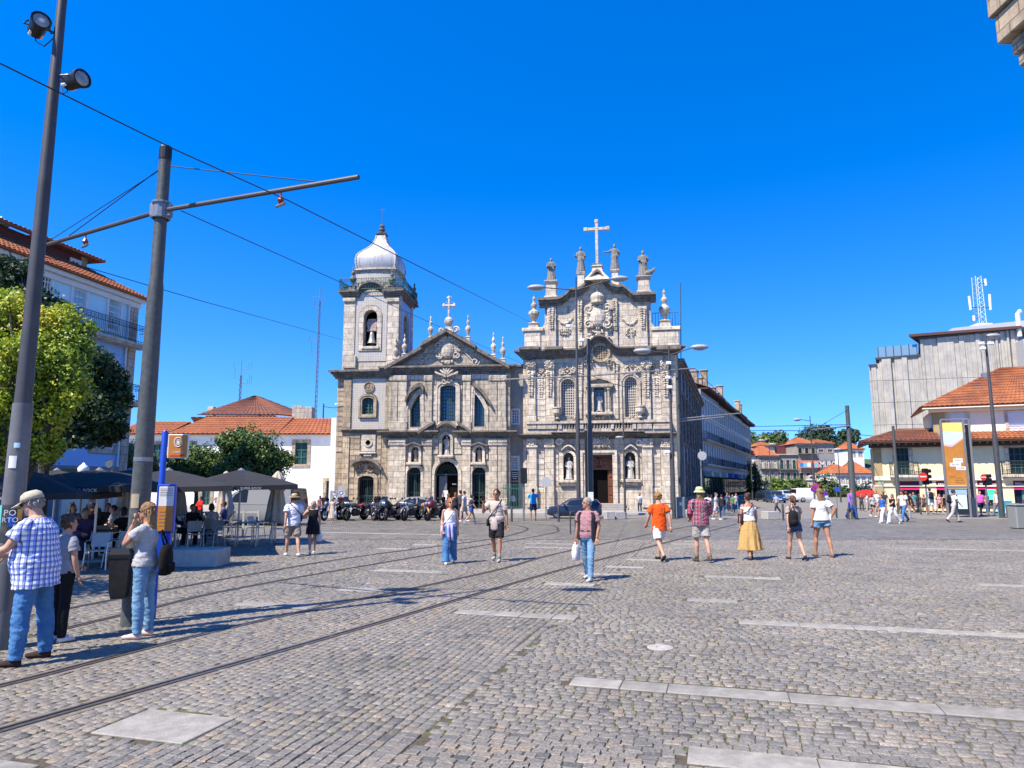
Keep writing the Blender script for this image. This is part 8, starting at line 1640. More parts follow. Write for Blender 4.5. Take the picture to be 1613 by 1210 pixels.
        if bk:
            kind,c=bk[0],bk[1]; m=c if not isinstance(c,tuple) else cl(c); b=s.mb(); wq=.10
            if kind in('trousers','jeans','wide','leggings','shorts','short'):
                ex_=.016 if kind=='leggings' else .02; b.loft([ring(q,rx*g+ex_,ry*g+ex_,24) for q,rx,ry in tor if q<.1]+[ring(wq,tor[2][1]*g*.97+.012,tor[2][2]*g*.97+.012,24)])
                for nm in'LR':
                    hp,kn,an,a2=J[nm]; q=(.082 if not f else .088)*g**.5+ex_
                    if kind in('shorts','short'):
                        e=hp.lerp(kn,.80 if kind=='shorts' else .34); b.tube([hp+Vector((0,0,.04)),hp.lerp(e,.5),e],[q*1.02,q*1.06,q*(1.08 if kind=='shorts' else 1.12)],14); continue
                    r_={'leggings':(.08,.072,.062,.054),'jeans':(.088,.075,.062,.058),'trousers':(.092,.08,.072,.072),'wide':(.10,.098,.105,.12)}[kind]; r_=[x*(g**.45) for x in r_]
                    b.tube([hp+Vector((0,0,.04)),hp.lerp(kn,.4),kn.lerp(hp,.06)],[q*1.0,r_[0]*1.04,r_[1]],14); b.ell(kn,(r_[1]*.97,r_[1]*.97,.07),12,8); e=an+Vector((0,0,-.01)); b.tube([kn,kn.lerp(e,.35)+Vector((0,.008,0)),kn.lerp(e,.8),e],[r_[1],r_[1]*.98,r_[2],r_[3]],14)
            else:   # skirt / dress skirt
                ln_=bk[2] if len(bk)>2 else .45; fl=bk[3] if len(bk)>3 else 1.35; n=36; rg=[]; mid=(J['L'][2]+J['R'][2])/2; 
                for i in range(9):
                    u=i/8; q=.16-u*ln_; c=P0+Vector((0,0,q)); c=c+Vector(((mid.x-P0.x)*u*.6,(mid.y-P0.y)*u*.6,0)); base=rad_sk=.128*g+.045*min(1,u*3.2); r_=base*(1+(fl-1)*u)+.012; sx=1+.25*u*abs(J['L'][1].y-J['R'][1].y)/.4
                    rg.append([(c.x+r_*cos(2*pi*j/n)*(1+.13*u*sin(7*2*pi*j/n+1)),c.y+r_*.8*sx*sin(2*pi*j/n)*(1+.12*u*sin(9*2*pi*j/n)),c.z) for j in range(n)])
                b.loft(rg)
            o=b.build({'trousers':'trousers','jeans':'jeans','wide':'wide_trousers','leggings':'leggings','shorts':'shorts','short':'shorts'}.get(kind,'skirt'),m,s.t); REM.append((o,s.vox*.85,1))
            if k.get('belt'): e=s.mb(); e.loft([ring(q,tor[2][1]*g+.024,tor[2][2]*g+.024,24) for q in(.075,.105)]); e.build('belt',BLACK,s.t)
        for nm in'LR':
            hp,kn,an,a2=J[nm]; b=s.mb(); pt=radians(a2*.9) if a2<-25 else 0; fr=Matrix.Rotation(-pt,3,'X') if 0 else Matrix.Rotation(radians(-min(0,a2+10))*1.0 if a2<-25 else 0,3,'X')
            F=lambda v:an+fr@Vector(v); sh_=k.get('shoe',(.6,.6,.6)); big=1.1 if not f else 1.
            b.loft([[tuple(F((w_*cos(t)*big,y,-.045+(zt_*sin(t) if sin(t)>0 else .03*sin(t))))) for t in [2*pi*i/12 for i in range(12)]] for y,w_,zt_ in((.055,.012,.03),(.045,.032,.05),(.0,.038,.062),(-.06,.040,.045),(-.12,.042,.03),(-.165,.034,.022),(-.19,.012,.012))])
            o=b.build('shoe',cl(sh_),s.t,smooth=True)
            if k.get('socks'): e=s.mb(); e.tube([an+Vector((0,0,-.02)),an.lerp(kn,.28)],[.043,.05],10); e.build('sock',cl(k['socks']),s.t,smooth=True)
        hs_=k.get('hair',('short',(.05,.03,.02)))
        if hs_[0]!='bald':
            b=s.mb(); st=hs_[0]; hm=hairm(hs_[1]); HT=k.get('hat'); b.ell(hd((0,.018,.036 if not HT else .0)),(.083,.098,.092 if not HT else .07),16,10,HR); b.ell(hd((0,.045,.0 if not HT else -.015)),(.078,.07,.085 if not HT else .07),12,8,HR)
            if st=='curly':
                r=random.Random(5)
                for i in range(46): v=Vector((r.gauss(0,1),r.gauss(.3,1),r.gauss(.7,.8))).normalized(); b.ell(hd((v.x*.085,.02+v.y*.095,.03+v.z*.095)),(.03,.03,.03),6,5)
            if st in('long',): b.loft([[tuple(hd((w_*cos(t),.045+yo+d_*sin(t),z))) for t in [2*pi*i/14 for i in range(14)]] for z,w_,d_,yo in((.06,.06,.05,0),(.0,.088,.06,.0),(-.1,.092,.05,.02),(-.2,.095,.04,.035),(-.28,.075,.03,.04),(-.33,.03,.015,.04))])
            if st=='bob': b.loft([[tuple(hd((w_*cos(t),.03+d_*sin(t),z))) for t in [2*pi*i/14 for i in range(14)]] for z,w_,d_ in((.06,.07,.06),(.0,.094,.075),(-.08,.10,.07),(-.13,.085,.05))])
            if st=='pony': b.ell(hd((0,.10,.05)),(.032,.03,.032),8,6,HR); b.tube([hd((0,.11,.05)),hd((0,.15,.0)),hd((.01,.15,-.10)),hd((.01,.13,-.21))],[.028,.036,.030,.008],8)
            if st=='bun': b.ell(hd((0,.09,.09)),(.05,.048,.045),10,7,HR)
            o=b.build('hair',hm,s.t); REM.append((o,s.vox*.75,1))
            r=random.Random(int(abs(pos[0])*100)); ex=s.mb()      # loose locks so the outline is uneven
            if s.vox<.03:
                for i in range(60):
                    v=Vector((r.gauss(0,1),r.gauss(.35,.9),r.gauss(.5,.8))).normalized(); a0=Vector((v.x*.08,.025+v.y*.093,.03+v.z*.09)); dn=Vector((r.gauss(0,.3),r.gauss(.15,.3),-1 if st!='curly' else r.gauss(0,1))).normalized()*r.uniform(.03,.06); 
                    if a0.y<-.04 and a0.z<.05: continue
                    ex.tube([hd(a0*.97),hd(a0*1.03+dn*.5),hd(a0+dn)],[.007,.008,.002],4)
                XTRA[o.name]=ex
        ht=k.get('hat')
        if ht:
            b=s.mb(); kind,c=ht; m=cl(c)
            tilt=lambda v:hd((v[0],v[1],v[2]))
            crown_=[(.112,.03),(.108,.065),(.096,.10),(.06,.125),(0,.13)]
            b.loft([[tuple(tilt((r*.86*cos(t),.01+r*1.02*sin(t),z))) for t in [2*pi*i/20 for i in range(20)]] for r,z in crown_])
            if kind=='cap':
                vs=[];n=9
                for i in range(n): t=-pi/2+(i-(n-1)/2)/((n-1)/2)*1.0; vs+=[tuple(tilt((.092*cos(t),.01+.108*sin(t),.036))),tuple(tilt((.088*cos(t),.01+.108*sin(t)-.105*cos((t+pi/2)*.95),.012))),tuple(tilt((.092*cos(t),.01+.108*sin(t),.028))),tuple(tilt((.088*cos(t),.01+.108*sin(t)-.105*cos((t+pi/2)*.95),.004)))]
                for i in range(n-1): a=i*4; b.add([],[]) ; 
                o_=len(b.v); b.add(vs,[(4*i,4*i+1,4*i+5,4*i+4) for i in range(n-1)]+[(4*i+2,4*i+6,4*i+7,4*i+3) for i in range(n-1)]+[(4*i+1,4*i+3,4*i+7,4*i+5) for i in range(n-1)])
            else:
                R_=.185 if kind=='straw' else .155; dz=-.005 if kind=='straw' else -.035
                b.loft([[tuple(tilt((r*.9*cos(t),.01+r*sin(t),z))) for t in [2*pi*i/24 for i in range(24)]] for r,z in((.108,.04),(R_,.03+dz),(R_,.022+dz),(.108,.03))])
                if kind=='straw': e=s.mb(); e.loft([[tuple(tilt((r*.86*cos(t),.01+r*1.02*sin(t),z))) for t in [2*pi*i/20 for i in range(20)]] for r,z in((.116,.042),(.114,.062))]); e.build('hat_band',cl((.06,.04,.03)),s.t)
            b.build('hat',m,s.t,smooth=True)
        s.hd=hd; s.C=C_; s.ring=ring
    def W(s,v): return LM(s.t)@(Vector(v)*s.s)
    def M(s): return LM(s.t)@s.X
    def acc(s,name,label,cat,mb,m,parts=()):
        M_=s.M(); base=M_@Vector(mb.v[0]) if mb.v else s.t.location; t=T(name,label,cat,base,s.t.rotation_euler.z); I=LM(t).inverted()@M_; mb.v=[tuple(I@Vector(v)) for v in mb.v]; mb.build('body',m,t,smooth=True)
        for nm,b,mm in parts: b.v=[tuple(I@Vector(v)) for v in b.v]; b.build(nm,mm,t,smooth=True)
        return t
    def backpack(s,label,c,sz=1.,off=(0,0,0)):
        b=MB(); ctr=s.C(.30)+Vector((off[0],.19+off[1],off[2])); b.loft([[(ctr.x+w_*sz*cos(t),ctr.y+d_*sz*sin(t)*(1 if sin(t)>0 else .7),ctr.z+z*sz) for t in [2*pi*i/16 for i in range(16)]] for z,w_,d_ in((-.23,.06,.04),(-.215,.13,.085),(-.1,.15,.105),(.08,.145,.10),(.19,.115,.075),(.225,.05,.03))])
        p=MB(); p.loft([[(ctr.x+w_*sz*cos(t),ctr.y+.075*sz+d_*sz*max(0,sin(t)),ctr.z+z*sz) for t in [2*pi*i/12 for i in range(12)]] for z,w_,d_ in((-.19,.06,.03),(-.17,.10,.06),(-.06,.10,.065),(-.03,.05,.03))])
        q=MB()
        if off==(0,0,0):
            for sd in(-1,1): q.tube([ctr+Vector((sd*.08,-.06,.18)),s.C(.50)+Vector((sd*.11,.02,.035)),s.C(.44)+Vector((sd*.125,-.125,0)),s.C(.25)+Vector((sd*.15,-.10,0)),ctr+Vector((sd*.13,-.05,-.15))],.017,6)
        else: q.tube([ctr+Vector((-.05,0,.2)),ctr+Vector((-.04,-.08,.38)),ctr+Vector((.05,-.05,.34)),ctr+Vector((.07,0,.2))],.014,6)
        return s.acc('backpack',label,'backpack',b,cl(c),(('pocket',p,cl(tuple(x*.8 for x in c))),('strap',q,cl(tuple(x*.7 for x in c)))))
    def strapbag(s,label,c,side=1,dz=-.05,size=(.11,.045,.09),name='shoulder_bag'):
        b=MB(); ctr=s.C(dz)+Vector((side*.21,-.03,0)); w_,d_,h_=size; b.loft([[(ctr.x+d_*cos(t)*k,ctr.y+w_*sin(t)*k,ctr.z+z) for t in [2*pi*i/14 for i in range(14)]] for z,k in((-h_,.8),(-h_*.9,1),(h_*.9,.95),(h_,.7))]); q=MB(); q.tube([ctr+Vector((0,.03,h_)),s.C(.3)+Vector((side*.09,.15,0)),s.C(.47)+Vector((-side*.10,.09,.02)),s.C(.505)+Vector((-side*.12,0,.03)),s.C(.45)+Vector((-side*.10,-.125,0)),s.C(.25)+Vector((side*.04,-.165,0)),ctr+Vector((0,-.03,h_))],.012,6)
        return s.acc(name,label,'bag',b,cl(c),(('strap',q,cl(tuple(x*.6 for x in c))),))
    def handbag(s,label,c,nm='aL',drop=.16,size=(.13,.06,.15),name='carrier_bag',cat='bag'):
        so_,el,wr,d,sd=s.ar[nm]; h0=wr+d*.09; ctr=h0+Vector((0,0,-drop-size[2])); b=MB(); r=random.Random(3)
        b.loft([[(ctr.x+size[1]*k*cos(t)*(1+.12*sin(5*t+z*9)),ctr.y+size[0]*k*sin(t)*(1+.1*sin(4*t+z*7)),ctr.z+z) for t in [2*pi*i/18 for i in range(18)]] for z,k in((-size[2],.75),(-size[2]*.9,1),(0,1.05),(size[2]*.6,.85),(size[2],.6))]); q=MB()
        for k in(-1,1): q.tube([ctr+Vector((.01*k,size[0]*.4,size[2]*.95)),h0+Vector((.008*k,.015,0)),h0+Vector((.008*k,-.015,0)),ctr+Vector((.01*k,-size[0]*.4,size[2]*.95))],.008,5)
        return s.acc(name,label,cat,b,cl(c),(('handle',q,cl(c)),))
    def phone(s,label,nm='aR',up=(0,0,1)):
        so_,el,wr,d,sd=s.ar[nm]; c=wr+d*.10+Vector((0,-.03,0)); b=MB(); b.x=Matrix.Translation(c)@d.to_track_quat('Z','Y').to_matrix().to_4x4(); b.box(-.035,.035,-.006,.006,-.03,.11,.003); return s.acc('phone',label,'phone',b,BLACK)
JE=mat('denim_mid',(.05,.17,.40),(.10,.26,.50),7,.9,.4,80,spec=.2); JEL=mat('denim_light',(.13,.30,.50),(.24,.40,.58),5,.9,.4,80,spec=.2); JED=mat('denim_dark',(.04,.08,.18),(.07,.12,.24),7,.9,.3,80,spec=.2)
PB=plaid('blue_plaid_cotton',(.80,.82,.86),(('u',.056,0,.46,(.05,.14,.62),.66),('z',.06,0,.42,(.05,.14,.62),.62),('u',.056,.62,.16,(.05,.03,.05),.9),('z',.06,.66,.09,(.03,.05,.3),.7)))
PR=plaid('red_black_plaid_flannel',(.035,.03,.05),(('u',.10,0,.35,(.50,.05,.12),.75),('z',.10,0,.3,(.50,.05,.12),.7),('u',.10,.5,.08,(.6,.6,.6),.7),('z',.10,.55,.08,(.10,.25,.2),.7)))
def at_px(label,px,py,top,rot,pose,look,vox=.02,group=None,dz=0):
    p=G(px,py,dz); h=max(1.3,polez(px,top,p.y)-dz); k=1.; 
    if look.get('hat'): h-=.02
    return Person(label,(p.x,p.y,dz),rot,h,pose,look,vox,group)
# foreground
a=at_px('large man in blue plaid shirt and cap looking at his phone by the lamp pole',44,1043,770,-82,('stand',dict(L=(4,9,0),R=(-6,8,-4),aL=(30,12,68,-14),aR=(30,10,68,-18),pitch=16,lean=4)),dict(g=1.26,belly=.42,skin='l',top=('shirt',PB,-.20,.03),bot=('jeans',JE),shoe=(.05,.03,.025),hair=('short',(.38,.34,.30)),hat=('cap',(.62,.56,.42)),glasses=1),.012)
a.phone('dark phone in the hands of the man in the plaid shirt','aR')
b=at_px('girl in black leggings standing behind the plaid shirt man',92,1010,812,150,('stand',dict(aL=(10,14,60,-20),aR=(4,8,15,0))),dict(sex='f',top=('tee',(.35,.37,.42),-.02),bot=('leggings',(.015,.015,.018)),shoe=(.75,.75,.75),hair=('bun',(.12,.07,.035))),.014)
w3=at_px('woman in light grey t-shirt and jeans with hands to her face at the tram stop',221,1004,792,-86,('stand',dict(L=(2,3,-3),R=(-3,3,-4),aL=(46,2,196,-8),aR=(40,4,190,-10),pitch=2)),dict(sex='f',top=('tee',(.52,.53,.54),-.04,.02),bot=('jeans',JEL),shoe=(.72,.52,.48),hair=('long',(.36,.20,.075)),glasses=1,skin='m'),.012)
w3.backpack('black backpack hanging from the arm of the woman in the grey t-shirt',(.012,.012,.013),.92,(0,.06,-.26))
# mid distance
v=at_px('grey haired man in dark waistcoat and pink polo shirt crossing the square',927,914,783,-28,('step',dict(aL=(-4,12,18,-6),aR=(-4,12,4,6),yaw=-38)),dict(belly=.22,skin='m',top=('poloshirt',(.46,.25,.27),-.06,.018),bot=('jeans',JEL),shoe=(.62,.62,.62),hair=('short',(.42,.41,.40)),belt=1),.014)
g_=v.mb(); 
for sd in(-1,1):
    L_=[]
    for q,rx,ry in((-.10,.178,.13),(.0,.172,.128),(.12,.165,.122),(.25,.165,.12),(.36,.18,.122),(.43,.17,.105),(.485,.13,.085)):
        o1=v.ring(q,rx+.055,ry+.055,36); o2=v.ring(q,rx+.03,ry+.03,36); ix=[(27+sd*j)%36 for j in range(4,19)]; L_.append([o1[i] for i in ix]+[o2[i] for i in ix[::-1]])
    g_.loft(L_)
g_.build('waistcoat',cl((.035,.035,.05)),v.t); v.handbag('white plastic carrier bag held by the man in the waistcoat',(.78,.78,.78),'aR',.05,(.11,.08,.17))
r=at_px('red haired young woman in white top and blue jeans with lilac shirt round her waist',708,888,784,8,('step2',dict(aL=(-2,9,6,0),aR=(-6,10,30,-5),yaw=14)),dict(sex='f',top=('tank',(.80,.80,.82),.06,.014),bot=('wide',JE),shoe=(.75,.75,.75),hair=('bob',(.55,.16,.03)),glasses=1),.014)
g_=r.mb(); g_.loft([r.ring(q,.155+l,.12+l,24,0,.03,q*40) for q,l in((.02,.02),(.06,.035),(.11,.03),(.14,.015))]); 
for k_,ph in((.04,0),(-.06,1)): g_.loft([[tuple(r.C(q)+Vector((k_+.035*cos(t)+.01*i,-.15-.02*sin(t)*1.2,0))) for t in [2*pi*j/10 for j in range(10)]] for i,q in enumerate((.1,-.05,-.2,-.33))])
g_.build('tied_shirt',cl((.42,.42,.72)),r.t,smooth=True); r.strapbag('pale pink tote bag of the red haired woman',(.60,.45,.47),-1,-.1,(.13,.05,.16),'tote_bag')
m_=at_px('dark haired young man in beige t-shirt holding up a phone, shirt tied at his waist',782,884,770,-12,('step',dict(aR=(38,22,150,-8),aL=(-8,10,2,4),yaw=-6)),dict(top=('tee',(.60,.52,.46),-.04,.018),bot=('shorts',(.03,.024,.032)),shoe=(.45,.44,.42),socks=(.3,.3,.3),hair=('short',(.02,.015,.013)),glasses=1,skin='m'),.014)
m_.phone('phone held high by the young man in the beige t-shirt','aR'); m_.strapbag('slim black strap bag of the young man in beige',(.03,.03,.032),-1,-.02,(.09,.035,.08))
g_=m_.mb(); g_.loft([m_.ring(q,.17+l,.13+l,24,0,.03,q*40) for q,l in((.0,.015),(.05,.035),(.11,.03),(.14,.012))]); g_.loft([[tuple(m_.C(q)+Vector((-.02+w_*cos(t),-.15-.03*sin(t),0))) for t in [2*pi*j/10 for j in range(10)]] for q,w_ in((.1,.05),(-.03,.09),(-.16,.10),(-.2,.06))]); g_.build('tied_shirt',cl((.58,.48,.46)),m_.t,smooth=True)
o_=at_px('curly blond man in bright orange t-shirt and white shorts seen from behind',1040,883,774,196,('walk2',dict(pitch=14,yaw=-12)),dict(top=('tee',(.85,.10,.012),-.16,.028),bot=('shorts',(.74,.73,.74)),shoe=(.03,.025,.02),hair=('curly',(.42,.25,.09))),.014)
e=text('shirt_print','CZ',.12,mat('print_orange',(.75,.28,.05)),o_.t,tuple((o_.C(.32)+Vector((0,.152,0)))*o_.s),(pi/2,0,pi),.001)
p_=at_px('walker in lime bucket hat and red checked shirt tied over grey shorts',1106,885,766,190,('walk',dict(L=(10,0,2),R=(-12,0,-22),aL=(8,14,60,-22),aR=(8,14,60,-22))),dict(top=('long',PR,-.12,.03),bot=('shorts',(.48,.45,.42)),shoe=(.12,.09,.06),socks=(.22,.18,.13),hair=('long',(.30,.20,.08)),hat=('bucket',(.58,.62,.34))),.014)
k_=at_px('woman in white off shoulder top and long mustard skirt walking away',1182,881,776,186,('step2',dict(aL=(-4,12,2,4),aR=(4,12,20,2))),dict(sex='f',top=('off',(.80,.80,.79),.06,.02),bot=('skirt',(.62,.40,.15),.86,1.75),shoe=(.10,.10,.13),hair=('bun',(.10,.055,.03)),skin='m'),.014); k_.strapbag('dark maroon shoulder bag of the woman in the mustard skirt',(.07,.03,.04),1,.12,(.12,.06,.13))
s_=at_px('slim woman in taupe top and denim shorts with black backpack on one side',1254,882,780,184,('walk',dict(L=(14,1,10),R=(-10,1,-36))),dict(sex='f',top=('tee',(.42,.35,.32),.06,.012),bot=('short',JED),shoe=(.06,.06,.065),hair=('pony',(.13,.055,.03))),.014); s_.backpack('black drawstring backpack with red cord on the slim woman in taupe',(.018,.016,.02),.95,(.10,-.02,-.12))
t_=at_px('woman in loose white top and pale denim shorts with white tote bag',1297,877,769,184,('step',dict(aL=(-4,10,4,4),aR=(-30,28,20,-20))),dict(sex='f',g=1.12,top=('tee',(.82,.81,.79),-.02,.024),bot=('short',JEL),shoe=(.28,.17,.10),hair=('long',(.33,.19,.08)),skin='m'),.014); t_.strapbag('white cotton tote bag on the shoulder of the woman in white top',(.80,.79,.76),-1,-.02,(.13,.05,.17),'tote_bag')
h_=at_px('man in straw hat, white shirt and khaki shorts walking left past the cafe',460,876,775,-150,('walk',dict(L=(20,2,12),R=(-18,2,-24),yaw=-18)),dict(top=('shirt',(.72,.74,.82),-.1,.022),bot=('shorts',(.33,.28,.24)),shoe=(.75,.74,.72),hair=('short',(.16,.08,.04)),hat=('straw',(.58,.44,.24))),.014); h_.strapbag('small black camera bag of the man in the straw hat',(.02,.02,.025),-1,.1,(.07,.04,.08))
d_=at_px('blond woman in short black dress shading her eyes beside the straw hat man',491,873,787,-158,('walk2',dict(aL=(62,20,150,-30),aR=(-4,10,6,0))),dict(sex='f',top=('sleeveless',(.018,.016,.022),.05,.014),bot=('skirt',(.018,.016,.022),.44,1.15),shoe=(.72,.70,.66),hair=('bob',(.58,.46,.30))),.014); d_.handbag('translucent white carrier bag of the woman in the black dress',(.68,.70,.72),'aR',.05,(.13,.09,.15))
# farther people
C1=(.75,.75,.76); FG='people farther across the square'
B_=dict
far=[('man in purple shirt and blue trousers walking towards the bank side lamp',1343,818,768,8,'walk',B_(top=('long',(.36,.20,.62),-.06),bot=('trousers',(.03,.09,.32)),shoe=(.04,.03,.03),glasses=1,skin='m')),
('young woman in blue top and white wide trousers in the group of three',1392,824,778,-75,'walk',B_(sex='f',top=('tee',(.05,.16,.55),.02),bot=('wide',(.76,.75,.72)),shoe=C1,hair=('long',(.08,.05,.03)))),
('young woman in black top and white wide trousers pointing ahead',1408,825,777,-72,('walk2',B_(aL=(50,10,60,-10))),B_(sex='f',top=('tee',(.02,.018,.02),.04),bot=('wide',(.78,.77,.74)),shoe=C1,hair=('long',(.28,.17,.08)))),
('young man in white t-shirt and jeans leading the pair in white trousers',1425,822,771,-70,'walk',B_(top=('tee',(.75,.75,.76),-.06),bot=('jeans',JE),shoe=(.04,.04,.04),hair=('curly',(.06,.035,.02)),skin='m')),
('woman in white top and black shorts near the purple shirted man',1376,814,777,20,'walk2',B_(sex='f',top=('tee',(.6,.6,.6)),bot=('short',(.02,.02,.022)),shoe=C1,hair=('bob',(.03,.02,.015)),skin='m')),
('person in cream top half hidden behind the white trousered group',1382,811,773,-60,'stand',B_(sex='f',top=('tee',(.7,.66,.55)),bot=('shorts',(.3,.28,.25)),hair=('bun',(.35,.2,.1)))),
('tall man in dark cap behind the white trousered group',1394,810,773,-40,'stand',B_(top=('tee',(.05,.06,.08)),bot=('trousers',(.3,.29,.27)),hat=('cap',(.2,.2,.22)))),
('bald man in black polo shirt and light grey trousers by the burgundy shop',1430,817,774,150,'stand',B_(belly=.2,top=('poloshirt',(.025,.02,.022)),bot=('trousers',(.42,.42,.40)),hair=('short',(.12,.1,.09)),skin='m')),
('woman in brown top under the first no entry sign',1449,808,777,10,'stand',B_(sex='f',top=('tank',(.25,.14,.10)),bot=('trousers',(.25,.22,.2)),hair=('long',(.1,.06,.03)))),
('woman in strapless dark dress with big cream bag before the bank',1457,808,778,-20,'step',B_(sex='f',top=('off',(.12,.09,.09)),bot=('skirt',(.05,.05,.055),.6,1.1),hair=('long',(.3,.18,.08)),skin='m')),
('man with dark backpack and pale shorts waiting to cross before the bank',1467,810,769,175,'stand',B_(top=('tee',(.45,.5,.6)),bot=('shorts',(.62,.7,.66)),shoe=(.1,.1,.3))),
('woman in long cream dress beside the waiting backpacker',1474,808,776,15,'stand',B_(sex='f',top=('tank',(.72,.66,.55)),bot=('skirt',(.72,.66,.55),.85,1.2),hair=('long',(.25,.15,.07)))),
('girl in pink top and shorts left of the billboard',1481,807,779,5,'step',B_(sex='f',top=('tee',(.70,.35,.36)),bot=('short',(.35,.2,.2)),hair=('long',(.2,.1,.05)))),
('girl in short black dress left of the billboard',1489,808,779,-5,'stand',B_(sex='f',top=('tank',(.02,.02,.022)),bot=('skirt',(.02,.02,.022),.42,1.2),hair=('long',(.05,.03,.02)))),
('man in white shirt with backpack striding past the billboard',1504,823,770,82,'walk',B_(top=('shirt',(.75,.76,.82)),bot=('trousers',(.62,.56,.50)),shoe=(.05,.03,.02),skin='m')),
('heavy man in pink t-shirt and navy shorts right of the billboard',1546,812,773,-4,'step2',B_(g=1.25,belly=.3,top=('tee',(.75,.12,.45)),bot=('shorts',(.03,.04,.10)),shoe=(.1,.08,.07),hair=('short',(.2,.12,.08)))),
('woman in sleeveless white top and grey trousers near the turquoise box',1572,814,772,8,'step',B_(sex='f',g=1.1,top=('sleeveless',(.76,.74,.70),-.06),bot=('trousers',(.33,.36,.40)),shoe=(.03,.03,.03),hair=('short',(.45,.42,.38)),glasses=1)),
('man in bright blue t-shirt photographing the narrow house',840,820,770,178,('stand',B_(aL=(50,15,140,-15),aR=(50,15,140,-15))),B_(top=('tee',(.02,.32,.72),-.06),bot=('shorts',(.025,.03,.09)),shoe=(.25,.2,.16),skin='m')),
('woman in white shirt by the green fence of the narrow house',808,804,781,170,'stand',B_(sex='f',top=('long',(.74,.74,.75)),bot=('trousers',(.04,.05,.09)),hair=('short',(.05,.03,.02)))),
('woman in white top and grey trousers standing by the church steps',1008,809,777,-30,('stand',B_(aR=(20,10,90,-20))),B_(sex='f',top=('tee',(.78,.77,.75)),bot=('leggings',(.16,.16,.17)),shoe=(.03,.03,.03),hair=('bun',(.05,.03,.02)),skin='m')),
('woman in cream maxi dress with a pink printed bag beside the motorcycles',523,823,784,-12,'step',B_(sex='f',top=('tank',(.68,.60,.50),.05),bot=('skirt',(.68,.60,.50),.84,1.6),hair=('short',(.35,.24,.14)),glasses=1)),
('man in navy shirt standing left of the cream dress woman',511,818,777,30,'stand',B_(top=('shirt',(.03,.03,.06)),bot=('trousers',(.25,.24,.24)),hair=('short',(.12,.08,.06)))),
('woman with dark red hair behind the navy shirted man',503,816,781,-20,'stand',B_(sex='f',top=('tee',(.3,.12,.13)),bot=('jeans',JED),hair=('long',(.14,.04,.03)))),
('woman in white blouse behind the straw hat man',477,815,777,0,'stand',B_(sex='f',top=('tee',(.78,.78,.8)),bot=('trousers',(.3,.3,.32)),hair=('bob',(.06,.035,.03)))),
('rider in black jacket standing by his motorcycle near the tower door',594,812,776,20,'stand',B_(top=('long',(.02,.02,.022)),bot=('trousers',(.10,.10,.11)),hair=('short',(.1,.06,.04)),skin='m')),
('man in dark t-shirt at the left of the group by the church door',697,818,775,60,'step',B_(top=('tee',(.03,.03,.035)),bot=('trousers',(.3,.35,.42)),hair=('short',(.05,.03,.02)))),
('woman with long brown hair in black top by the church door',706,818,777,130,'step2',B_(sex='f',top=('tank',(.03,.025,.03)),bot=('shorts',(.05,.05,.06)),hair=('long',(.22,.11,.05)),skin='m')),
('woman with auburn hair in the centre of the church door group',717,819,776,-150,'stand',B_(sex='f',top=('tank',(.05,.04,.05)),bot=('leggings',(.02,.02,.02)),hair=('long',(.35,.13,.04)))),
('man in beige shorts and white t-shirt in the church door group',731,822,773,-110,'step',B_(top=('tee',(.68,.66,.62)),bot=('shorts',(.58,.50,.40)),shoe=C1,hair=('short',(.05,.04,.03)))),
('woman in blue shorts with small pale backpack walking right of the group',742,826,778,100,'walk',B_(sex='f',top=('tee',(.04,.04,.06),.02),bot=('short',(.05,.13,.5)),shoe=(.4,.5,.75),hair=('curly',(.08,.03,.03)))),
('second man of the church door group in dark cap',725,817,772,170,'stand',B_(top=('tee',(.1,.1,.12)),bot=('trousers',(.1,.1,.12)),hat=('cap',(.05,.05,.06)))),
('man in black and white patterned shirt by the terrace row',1129,819,776,60,'step',B_(top=('tee',mat('cloth_mottled',(.75,.75,.75),(.12,.12,.14),28,.9)),bot=('shorts',mat('cloth_mottled',(.7,.7,.7),(.1,.1,.1),28,.9)),shoe=C1,hair=('short',(.2,.15,.12)))),
('man in black jacket walking up the terrace street',1138,817,778,170,'walk',B_(top=('long',(.03,.03,.035)),bot=('jeans',JED),hair=('short',(.05,.03,.02)))),
('fair woman in pale cardigan at the start of the terrace street',1121,812,779,40,'stand',B_(sex='f',top=('long',(.66,.58,.48)),bot=('trousers',(.4,.38,.36)),hair=('long',(.4,.26,.12)))),
('person in dark clothes in the shade of the first shop front',1150,806,780,190,'stand',B_(top=('tee',(.06,.07,.1)),bot=('trousers',(.05,.05,.06)))),
('person in white shirt in the shade near the blue awning',1160,804,781,20,'step',B_(top=('tee',(.6,.6,.62)),bot=('jeans',JE))),
('person in blue shirt far along the terrace street pavement',1146,803,780,10,'stand',B_(sex='f',top=('tee',(.1,.15,.35)),bot=('jeans',JE),hair=('long',(.1,.06,.03)))),
('seated person at the red cafe parasol',1358,806,784,-30,'stand',B_(sex='f',top=('tee',(.08,.07,.08)),bot=('trousers',(.1,.1,.1)))),
('person in white by the red cafe parasol',1367,806,783,60,'stand',B_(top=('tee',(.7,.7,.7)),bot=('trousers',(.5,.48,.45)))),
]
